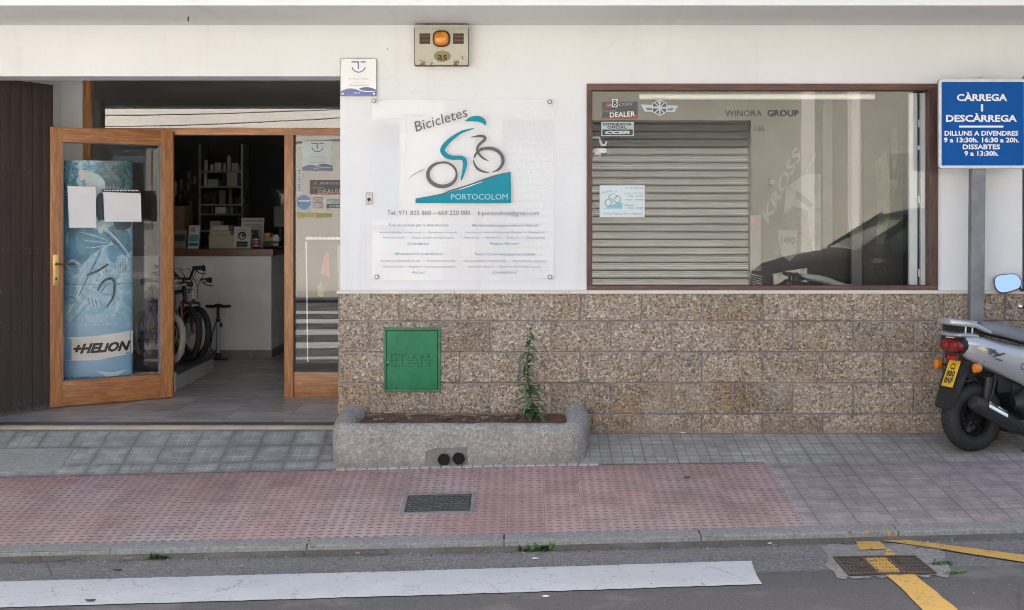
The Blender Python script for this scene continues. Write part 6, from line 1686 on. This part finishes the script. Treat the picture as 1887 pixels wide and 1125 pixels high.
    mb = MB(); mb.ball((xr-.046, .035, (zl0+zl1)/2), (.006, .028, .022), 12, 8); mb.ball((xr-.046, -.04, (zl0+zl1)/2), (.006, .03, .024), 12, 8); mb.build('bulb_cup', pm('red_lens_bright', (.32, .008, .012), .12, coat=.6), tl, smooth=True)
    mb = MB(); mb.box(xr-.04, xr-.032, -.035, .035, zl1+.002, zl1+.008); mb.build('lamp_strip', M_WHITE, tl)
    mb = MB(); z_ = zl0-.028; mb.box(xr-.03, xr+.03, -.06, .06, z_-.016, zl0-.002, 1); mb.box(xr-.036, xr-.030, -.05, .03, z_-.012, z_+.010, 0); mb.build('reflector', [pm('reflector_red', (.45, .012, .015), .2, coat=.6), M_BLK], t, bevel=.003)
    # grab rail wing
    mb = MB(); ztip = SP(1760, 594, -.08).z
    for s_ in (1, -1):
        pts = [(xr+.17, .115*s_, zt0_+.016), (xr+.06, .116*s_, ztip-.020), (xr-.02, .098*s_, ztip-.008), (xr-.075, .060*s_, ztip+.0)]
        if s_ == 1: L_ = pts
        else: L_ = L_+pts[::-1]
    L_ = L_[:4]+[(xr-.088, 0, ztip+.002)]+L_[4:]
    mb.tube(L_, [(.014, .010), (.013, .016), (.010, .018), (.009, .020), (.009, .020), (.009, .020), (.010, .018), (.013, .016), (.014, .010)], 12, flat=(0,0,1)); 
    mb.loft([[Vector((xr-.085, -.05, ztip+.004)), Vector((xr-.085, .05, ztip+.004)), Vector((xr-.085, .05, ztip-.002)), Vector((xr-.085, -.05, ztip-.002))], [Vector((xr+.08, -.105, ztip+.004)), Vector((xr+.08, .105, ztip+.004)), Vector((xr+.08, .105, ztip-.01)), Vector((xr+.08, -.105, ztip-.01))]])
    mb.build('grab_rail', paint, t, smooth=True)
    mb = MB()
    for s_ in (1, -1):
        for x in (xr+.0, xr+.05): mb.cyl((x, .095*s_, zt0_), (x, .10*s_, ztip-.004), .005, None, 8, 1)
    mb.box(xr-.03, xr+.14, -.075, .075, zt0_+.006, ztip-.010, 0); mb.build('rail_support', [M_BLK, M_ALU], t)
    # seat
    se = []
    for px, yt, yb, w_ in ((1790, 594, 606, .085), (1800, 593.3, 612, .105), (1820, 593.3, 617, .128), (1840, 595, 623, .135), (1862, 600.5, 629, .135), (1887, 611, 634, .13)):
        a_ = SP(px, yt, -.03); b_ = SP(px, yb, -w_); se.append((a_.x, a_.z, b_.z-.004, w_))
    l_ = se[-1]; se += [(l_[0]+.10, l_[1]-.035, l_[2]-.03, .115), (l_[0]+.24, l_[1]-.045, l_[2]-.05, .09), (l_[0]+.33, l_[1]-.07, l_[2]-.055, .06)]
    def sring(x, zt_, zb_, w_):
        h_ = zt_-zb_; P_ = [(0, 1), (.4, .99), (.72, .93), (.9, .78), (1.0, .5), (1.0, .2), (.93, 0), (.4, 0), (0, 0)]
        return [Vector((x, -a_*w_, zb_+b_*h_)) for a_, b_ in P_]+[Vector((x, a_*w_, zb_+b_*h_)) for a_, b_ in P_[-2:0:-1]]
    mb = MB(); mb.loft([sring(*s_) for s_ in se]); mb.build('seat', M_SEAT, t, smooth=True, autosmooth=60)
    # mudguard with plate
    mt_ = SP(1771, 662, -.0); mbm = SP(1731, 752, 0)
    pt_ = SP(1762, 665.5, 0); pbm = SP(1746.5, 713.5, 0)
    dv_ = (pbm-pt_)
    mb = MB(); nrm_ = Vector((-abs(dv_.z), 0, -abs(dv_.x) if dv_.x < 0 else 0)).normalized()
    top = pt_-dv_*.06; bot = pt_+dv_*1.72; back = Vector((.022, 0, 0))
    mb.loft([[top+Vector((0, -.085, 0)), top+Vector((0, .085, 0)), top+back*2.5+Vector((0, .085, 0)), top+back*2.5+Vector((0, -.085, 0))],
             [pbm+Vector((.002, -.078, 0)), pbm+Vector((.002, .078, 0)), pbm+back*1.6+Vector((0, .085, 0)), pbm+back*1.6+Vector((0, -.085, 0))],
             [bot+Vector((.004, -.072, 0)), bot+Vector((.004, .072, 0)), bot+back+Vector((0, .075, .0)), bot+back+Vector((0, -.075, 0))],
             [bot+dv_*.10+Vector((.010, -.055, 0)), bot+dv_*.10+Vector((.010, .055, 0)), bot+dv_*.08+back+Vector((0, .055, 0)), bot+dv_*.08+back+Vector((0, -.055, 0))]])
    tire_top = Vector((0, 0, 2*r_+.015))
    arc_ = [Vector(((r_+.03)*math.cos(R(q)), 0, r_+(r_+.03)*math.sin(R(q)))) for q in range(60, 150, 10)]
    mb.tube(arc_, [(.006, .055)]*len(arc_), 10, flat=(0,1,0)); 
    mb.tube([arc_[4]+Vector((0,0,0)), top+back], [(.03, .06), (.03, .07)], 8, flat=(0,1,0))
    mg = mb.build('mudguard', M_BLK, t, smooth=True, autosmooth=35)
    U_ = Vector((0, -1, 0)); V_ = (pt_-pbm).normalized(); N_ = U_.cross(V_)
    cpl = (pt_+pbm)/2 + N_*.006; hh = (pt_-pbm).length/2; ww = .051
    mb = MB(); c4 = [cpl-U_*ww-V_*hh, cpl+U_*ww-V_*hh, cpl+U_*ww+V_*hh, cpl-U_*ww+V_*hh]
    mb.prism(c4, N_*.003, 0)
    if mirrorfix:
        for s_, v in (("C2", .55), ("880", 0), ("BNF", -.52)): mb.text(s_, cpl+V_*hh*v+N_*.0034, .036, .044 if s_ == "C2" else .074, 1, bold=.03, U=U_, V=V_, thick=.0006)
    mb.build('licence_plate', [M_PLATE, M_BLK], t)
    # indicators
    if mirrorfix:
        mb = MB(); 
        for pts_, mi in (([(1799, 641), (1812, 638), (1826, 645), (1812, 648)], 1), ([(1813, 640), (1828, 643), (1846, 656), (1840, 657), (1824, 648)], 0), ([(1822, 653), (1834, 644), (1836, 646), (1825, 655)], 0), ([(1828, 656), (1852, 650), (1853, 653), (1832, 659)], 0), ([(1834, 660), (1848, 664), (1846, 667), (1834, 662)], 0)): mb.prism([SP(a_, b_, -.1535) for a_, b_ in pts_], (0, -.0006, 0), mi)
        mb.build('side_emblem', [pm('emblem_ink', (.10, .10, .11), .4), pm('emblem_flare', (.75, .66, .48), .3)], t)
        mb = MB(); mb.torus(SP(1886, 676, -.153), (0,1,0), .018, .003, 24, 6, 0, .001); mb.build('side_badge', pm('badge_blue', (.03, .06, .25), .3), t)
    for px, py, ly in ((1731, 671, .165), (1801.5, 679, -.155)):
        c_ = SP(px, py, ly); mb = MB()
        mb.tube([c_+Vector((-.028, 0, 0)), c_+Vector((-.024, 0, 0)), c_+Vector((0, 0, 0)), c_+Vector((.022, 0, 0))], [(.012, .018), (.021, .027), (.022, .029), (.016, .022)], 14, 0, flat=(0,0,1))
        io = mb.build('indicator', M_AMB, t, smooth=True); mb = MB()
        mb.tube([c_+Vector((.01, -math.copysign(.02, ly), 0)), Vector((c_.x+.03, math.copysign(.05, ly), c_.z+.006))], .010, 8); mb.build('stalk', M_BLK, io)
    # exhaust
    e0 = SP(1793, 741, -.165); e1 = SP(1887, 793, -.15)
    dd_ = (e1-e0).normalized()
    mb = MB(); mb.tube([e0-dd_*.004, e0, e0+dd_*.02, e0+dd_*.20, e0+dd_*.34, e0+dd_*.40, e0+dd_*.47], [.028, .040, .048, .053, .046, .025, .018], 22)
    mb.torus(e0-dd_*.006+Vector((0,.0,.004)), dd_, .016, .004, 16, 6)
    mb.tube([e0+dd_*.45, e0+dd_*.55+Vector((0, .03, -.02)), e0+dd_*.68+Vector((0, .08, -.01))], .016, 10)
    ex = mb.build('exhaust', M_EXH, t, smooth=True)
    mb = MB(); rings = []
    for k, s_ in enumerate(lin(.075, .235, 8)):
        c_ = e0+dd_*s_; rg = []; up = Vector((0, -1, 0)).cross(dd_).normalized(); up = up if up.z > 0 else -up; out = Vector((0, -1, 0))
        e_ = 1-abs(k/8-.45)*.5
        for q in lin(R(5), R(80)*e_+R(10), 8): rg.append(c_+up*.060*math.sin(q)+out*.060*math.cos(q))
        for q in lin(R(80)*e_+R(10), R(5), 8): rg.append(c_+up*.056*math.sin(q)+out*.056*math.cos(q))
        rings.append(rg)
    mb.loft(rings); hs = mb.build('heat_shield', M_CHROME, ex, smooth=True)
    mb = MB(); up = Vector((0, -1, 0)).cross(dd_).normalized(); up = up if up.z > 0 else -up
    for k in range(3):
        c_ = e0+dd_*(.11+k*.018); q = R(48); p = c_+up*.0612*math.sin(q)+Vector((0,-1,0))*.0612*math.cos(q); mb.tube([p-up*.012+Vector((0,-.004,0)), p+up*.010], .0035, 6)
    mb.build('slot', M_DK, hs)
    # engine, swing arm, stand
    mb = MB(); mb.box(-.02, .52, .03, .12, .16, .27); mb.tube([(.20, -.12, .30), (.27, -.13, .30), (.36, -.13, .29), (.52, -.12, .28), (.60, -.11, .28)], [.04, .09, .105, .10, .06], 16, flat=(0,0,1)); mb.box(.22, .62, -.10, .10, .22, .42); mb.box(.12, .45, -.09, .10, .36, .50)
    mb.build('engine', pm('engine_black', (.022, .024, .028), .5, .3), t, bevel=.012)
    mb = MB(); mb.tube([(.06, -.08, .46), (.02, -.085, .25)], [.028, .022], 12); mb.tube([(.13, -.07, .50), (.05, -.075, .22)], .012, 8)
    mb.build('shock_absorber', pm('spring_dark', (.02, .02, .022), .5), t, smooth=True)
    mb = MB(); mb.tube([(.30, -.10, .12), (.33, -.11, .06), (.30, -.13, .012), (.27, -.14, .008)], [.013, .012, .010, .012], 8); mb.tube([(.30, .10, .12), (.30, .15, .012)], .012, 8); mb.tube([(.30, .12, .10), (.30, -.12, .10)], .012, 8); mb.tube([(.30, -.1, .11), (.48, -.10, .16)], .014, 8); mb.build('stand', M_RUST, t, smooth=True)
    # front half (mostly outside the photograph)
    fx = 1.18
    whl(fx)
    mb = MB()
    mb.box(.55, .95, -.14, .14, .22, .30); mb.build('footboard', M_BLK, t, bevel=.02)
    mb = MB()
    rings = []
    for z, x, w_, dp in ((.28, .93, .15, .05), (.45, .92, .20, .06), (.62, .90, .21, .07), (.78, .86, .17, .07), (.88, .83, .12, .06)):
        rings.append([Vector((x+dp*math.cos(q), w_*math.sin(q), z)) for q in [2*math.pi*k/20 for k in range(20)]])
    mb.loft(rings); mb.build('leg_shield', paint, t, smooth=True)
    mb = MB(); arc_ = [Vector((fx+(r_+.03)*math.cos(R(q)), 0, r_+(r_+.03)*math.sin(R(q)))) for q in range(30, 165, 15)]; mb.tube(arc_, [(.008, .07)]*len(arc_), 10, flat=(0,1,0)); mb.build('front_mudguard', paint, t, smooth=True)
    mb = MB()
    for s_ in (.08, -.08): mb.tube([(.98, s_, .55), (fx, s_, r_)], .018, 10)
    mb.build('fork', M_BLK, t, smooth=True)
    ta_ = R(35); hc = Vector((.83, 0, .93)); hd = Vector((-math.sin(ta_), math.cos(ta_), 0))
    mb = MB(); mb.ball(hc, (.09, .10, .055), 18, 10); mb.tube([hc-hd*.33, hc-hd*.1, hc+hd*.1, hc+hd*.33], .014, 10); hb = mb.build('handlebar', M_BLK, t, smooth=True)
    for s_ in (1, -1):
        mb = MB(); mb.cyl(hc+hd*.22*s_, hc+hd*.345*s_, .018, None, 14); mb.build('grip', M_BLK, hb, smooth=True)
    return t, hc, hd, hb
sc_, hc, hd, hb = scooter(g0, TH, 'silver scooter with yellow plate parked by the stone block wall', M_SILV)
# brake lever tip and mirror
def wl(p): q = Vector(p)-g0; return Vector((q.dot(fwd), q.dot(lft), q.z))
mc = W(1857.5, 523.5, -.06)
Rn = (CAM-mc).normalized(); sky_dir = Vector((.1, -.35, .9)).normalized(); nrmv = (Rn+sky_dir).normalized()
nl = Vector((nrmv.dot(fwd), nrmv.dot(lft), nrmv.z)); ml = wl(mc)
# face axes
Nf = (CAM-mc).normalized(); Nf = (Nf*.75+nrmv*.25).normalized()
uu = Vector((0,0,1)).cross(Nf).normalized()*-1; vv = Nf.cross(uu)*1.0
if vv.z < 0: vv = -vv
if uu.x < 0: uu = -uu
def mp(a_, b_, c_): return wl(mc+uu*a_+vv*b_+Nf*c_)
out = [(-24, -4), (-22, -12), (-14, -16.5), (-4, -18), (8, -19), (16, -17), (22, -9), (23.5, -1), (20, 8), (10, 13), (-2, 17), (-12, 18), (-19, 14), (-23, 6)]
sgl = 1/287.
lp = smooth_loop(out)
mb = MB(); rings = []
for s_, d_ in ((.9, .012), (.97, .014), (1.0, .008), (1.0, -.01), (.85, -.03), (.45, -.045)): rings.append([mp(a_*s_*sgl, -b_*s_*sgl, d_) for a_, b_ in lp])
mb.loft(rings); mo = mb.build('mirror', pm('mirror_shell', (.02, .035, .07), .35, coat=.4), sc_, smooth=True)
n_ = NT('mirror_glass'); n_.col((.78, .86, .95)).rough(.01); n_.b.inputs['Metallic'].default_value = 1
mb = MB(); 
# mirror glass: a faceted lens tilted so that it looks up at the sky
vc = mp(0, 0, .0165); ring_ = [mp(a_*.93*sgl, -b_*.91*sgl, .0145+(-b_*sgl)*-.0) for a_, b_ in lp]
mb.add(ring_, [tuple(range(len(ring_)))]); mg_ = mb.build('mirror_glass', n_.mat, mo)
mb = MB(); e_ = wl(mc+Vector((.075, .01, -.035))); h0 = hc+hd*.24
mb.tube([mp(.07, -.02, -.02), e_+Vector((.02, 0, -.01)), (e_+h0)/2+Vector((.05, -.03, .03)), h0], [.008, .007, .006, .006], 8); mb.build('stem', M_BLK, mo, smooth=True)
mb = MB(); lv = wl(W(1880, 565, -.30)); mb.ball(lv, .018, 12, 8, 0); mb.tube([lv, wl(W(1892, 566, -.28)), hc-hd*.25], [.012, .009, .008], 8, 1); mb.build('brake_lever', [M_CHROME, M_BLK], sc_, smooth=True)
# ================= across the street (seen as reflections) =================
OW = -10.5
def RX(px, W_=10.56): return (px-CX)*(D+W_)/F
def RZ(py, W_=10.56): return H-(py-CY)*(D+W_)/F
M_OPW = pm('opposite_white_wall', (.78, .76, .71), .85, sc=1.2, var=.06, bump=.1)
M_OPB = pm('opposite_beige_wall', (.45, .435, .385), .85, sc=1.2, var=.10, bump=.1)
M_SLAT = pm('garage_slats', (.74, .745, .72), .45, .0, var=.06)
M_EAVE = pm('eave_tiles', (.30, .17, .11), .8, var=.25, sc=8)
mb = MB()
sheet('opposite_pavement', [-60, -6, 0, 6, 60], [-10.5, -8.9], pm('opposite_paving', (.33, .31, .29), .8), zf=lambda x, y: .08)
op = thing('opposite_house', 'white house across the street with grey roller garage door', 'building', (2, OW, 0))
gx0_, gx1_, gt = RX(925), RX(1384), RZ(222)
mb = MB(); mb.box(-1.2, gx0_, OW-.3, OW, 0, 4.4); mb.box(gx0_, gx1_, OW-.3, OW, gt, 4.4); mb.box(gx1_, 9, OW-.3, OW, 0, 4.4); mb.box(-1.2, 9, OW-6, OW-5.7, 0, 4.4); mb.box(-1.2, -.9, OW-5.7, OW-.3, 0, 4.4); mb.box(8.7, 9, OW-5.7, OW-.3, 0, 4.4)
mb.build('wall', M_OPB, op)
mb = MB(); z = .08
while z < gt:
    p = .117
    ys_ = [(0, OW-.262), (.024, OW-.252), (.029, OW-.266), (.055, OW-.252), (.060, OW-.266), (.086, OW-.250), (.090, OW-.262), (.091, OW-.36)]
    for (a_, ya), (b_, yb_) in zip(ys_, ys_[1:]): mb.add([(gx0_, ya, z+a_), (gx1_, ya, z+a_), (gx1_, yb_, z+b_), (gx0_, yb_, z+b_)], [(0,1,2,3)])
    mb.add([(gx0_, OW-.36, z+.091), (gx1_, OW-.36, z+.091), (gx1_, OW-.262, z+.117), (gx0_, OW-.262, z+.117)], [(0,1,2,3)])
    z += p
mb.build('roller_door', M_SLAT, op)
mb = MB(); mb.box(gx0_, gx1_, OW-.42, OW-.37, 0, gt+.1); mb.build('door_backing', M_INTD, op)
mb = MB(); mb.box(-1.5, 9.3, OW-6.3, OW+.22, 4.4, 4.55); mb.build('roof', M_EAVE, op)
mb = MB(); 
for a_, b_ in ((1475, 1500), (1560, 1582)): mb.box(RX(a_), RX(b_), OW, OW+.06, .08, 4.3)
mb.build('pilaster', M_OPW, op)
mb = MB(); mb.box(RX(1640), RX(1790), OW-.02, OW+.03, .08, 2.3); mb.build('door', pm('opp_door', (.34, .34, .30), .5), op)
# left neighbour, white with windows
o2 = thing('opposite_house', 'long white neighbour house across the street with blue shuttered windows', 'building', (-8, OW, 0))
mb = MB()
holes = [(RX(640), RX(738)), (-7.6, -6.4), (-11.5, -10.3)]
xs = sorted([-14, -1.2]+[v for h_ in holes for v in h_]); 
mb.box(-14, -1.2, OW-.4, OW-.1, 2.75, 4.2); mb.box(-14, -1.2, OW-.4, OW-.1, 0, 1.3)
for a_, b_ in zip(xs[::2], xs[1::2]): mb.box(a_, b_, OW-.4, OW-.1, 1.3, 2.75)
mb.box(-14, -1.2, OW-6, OW-5.7, 0, 4.2); mb.box(-14, -13.7, OW-5.7, OW-.4, 0, 4.2)
mb.build('wall', M_OPW, o2)
for a_, b_ in holes:
    mb = MB(); mb.box(a_-.08, b_+.08, OW-.1, OW-.05, 2.75, 2.85); mb.box(a_-.08, b_+.08, OW-.1, OW-.03, 1.22, 1.30); mb.box(a_-.08, a_, OW-.1, OW-.05, 1.3, 2.75); mb.box(b_, b_+.08, OW-.1, OW-.05, 1.3, 2.75); wo = mb.build('window', M_OPW, o2)
    mb = MB(); mb.box(a_, b_, OW-.32, OW-.28, 1.3, 2.75); mb.build('shutter', pm('blue_shutter', (.20, .27, .36), .5), wo)
mb = MB(); mb.box(-14.3, -1.21, OW-6.2, OW+.15, 4.2, 4.35); mb.build('roof', M_EAVE, o2)
mb = MB(); n = 30
for k, (z0, sag) in enumerate(((3.0, .25), (3.12, .18))):
    mb.tube([(-14+12.5*i/n, OW+.12, z0+.1-sag*math.sin(math.pi*i/n)) for i in range(n+1)], .012, 6)
o = mb.build('overhead_cable', M_BLK); tag(o, 'black cables sagging along the white houses opposite', 'cable')
# parked car
cy = -7.25; cz = gz(4, cy)+.0
car = thing('parked_car', 'black hatchback parked on the far side of the street', 'car', (4.9, cy, cz))
M_CAR = pm('black_car_paint', (.006, .006, .007), .4, .0, var=.02, spec=.03)
M_CG = pm('car_window', (.02, .035, .03), .08, spec=.15)
cx0 = 2.88
def cring(x, w_, zb_, zs, zt_):
    P_ = [(0, zt_), (.5*w_, zt_-.005), (.82*w_, zt_-.03), (.97*w_, zs), (w_, (zs+zb_)/2+.08), (.98*w_, zb_+.10), (.88*w_, zb_), (0, zb_)]
    return [Vector((x, cy+a_, cz+b_)) for a_, b_ in P_]+[Vector((x, cy-a_, cz+b_)) for a_, b_ in P_[-2:0:-1]]
mb = MB(); mb.loft([cring(cx0+a_, *b_) for a_, *b_ in ((0, .50, .30, .52, .60), (.05, .70, .24, .62, .70), (.18, .80, .22, .70, .79), (.5, .86, .22, .80, .88), (1.05, .88, .22, .90, .98), (1.2, .88, .22, .92, .99), (2.4, .89, .22, .94, .98), (3.6, .87, .24, .95, 1.0), (3.95, .80, .28, .9, .97), (4.02, .7, .35, .8, .88))]); body = mb.build('body', M_CAR, car, smooth=True, autosmooth=50)
mb = MB(); mb.loft([[Vector((cx0+x, cy+s_*w_, cz+z)) for s_, z in ((-1, z0), (-.98, (z0+z1)/2), (-.86, z1), (.86, z1), (.98, (z0+z1)/2), (1, z0))] for x, w_, z0, z1 in ((1.05, .74, .93, .975), (1.75, .72, .93, 1.38), (2.1, .70, .93, 1.44), (3.1, .69, .93, 1.43), (3.7, .70, .93, 1.2), (3.85, .72, .93, 1.0))]); mb.build('cabin', M_CG, car, smooth=True, autosmooth=30)
mb = MB(); mb.loft([[Vector((cx0+x, cy+s_*.60, cz+z)) for s_, z in ((-1, z0), (-.9, z0+.03), (.9, z0+.03), (1, z0))] for x, z0 in ((1.72, 1.36), (2.1, 1.44), (3.1, 1.43), (3.5, 1.31))])
for s_ in (1, -1):
    for x0_, x1_ in (((1.05, .96), (1.74, 1.40)), ((2.35, .96), (2.3, 1.44)), ((3.1, .96), (3.15, 1.42))): mb.tube([(cx0+x0_[0], cy+s_*.755, cz+x0_[1]), (cx0+x1_[0], cy+s_*.66, cz+x1_[1])], .028, 8)
mb.build('roof', M_CAR, car, smooth=True)
for s_ in (1, -1):
    mb = MB(); mb.loft([[Vector((cx0+x, cy+s_*(y_), cz+z)) for y_, z in ((a_, z0), (a_, z1), (b_, z1+.01), (b_, z0))] for x, a_, b_, z0, z1 in ((.06, .42, .70, .56, .68), (.20, .50, .80, .56, .72), (.42, .70, .86, .60, .76))]); hl = mb.build('headlight', pm('headlight_lens', (.55, .55, .50), .1, coat=1, var=.4, sc=25), car, smooth=True)
    mb = MB(); mb.tube([(cx0+1.35, cy+s_*.84, cz+.98), (cx0+1.32, cy+s_*.98, cz+1.0), (cx0+1.33, cy+s_*1.02, cz+1.02)], [(.03, .05), (.05, .08), (.02, .04)], 12); mb.build('side_mirror', M_CAR, car, smooth=True)
mb = MB(); mb.box(cx0+.0, cx0+.03, cy-.38, cy+.38, cz+.50, cz+.66, 0)
for k in range(5): mb.box(cx0-.012, cx0, cy-.37, cy+.37, cz+.515+k*.03, cz+.525+k*.03, 1)
mb.build('grille', [M_DK, M_CHROME], car)
for x in (.72, 3.25):
    for s_ in (1, -1):
        mb = MB(); mb.torus((cx0+x, cy+s_*.80, cz+.30), (0,1,0), .225, .075, 36, 10, 0, .09); wo = mb.build('wheel', M_RUB, car, smooth=True)
        mb = MB(); mb.cyl((cx0+x, cy+s_*.80, cz+.30), (cx0+x, cy+s_*.87, cz+.30), .17, .16, 24); mb.build('rim', M_GALV, wo, smooth=True)
b2, *_r = scooter((3.1, -5.75, gz(3.3, -5.75)), R(8), 'black scooter parked beside the black car across the street', M_CAR, False)
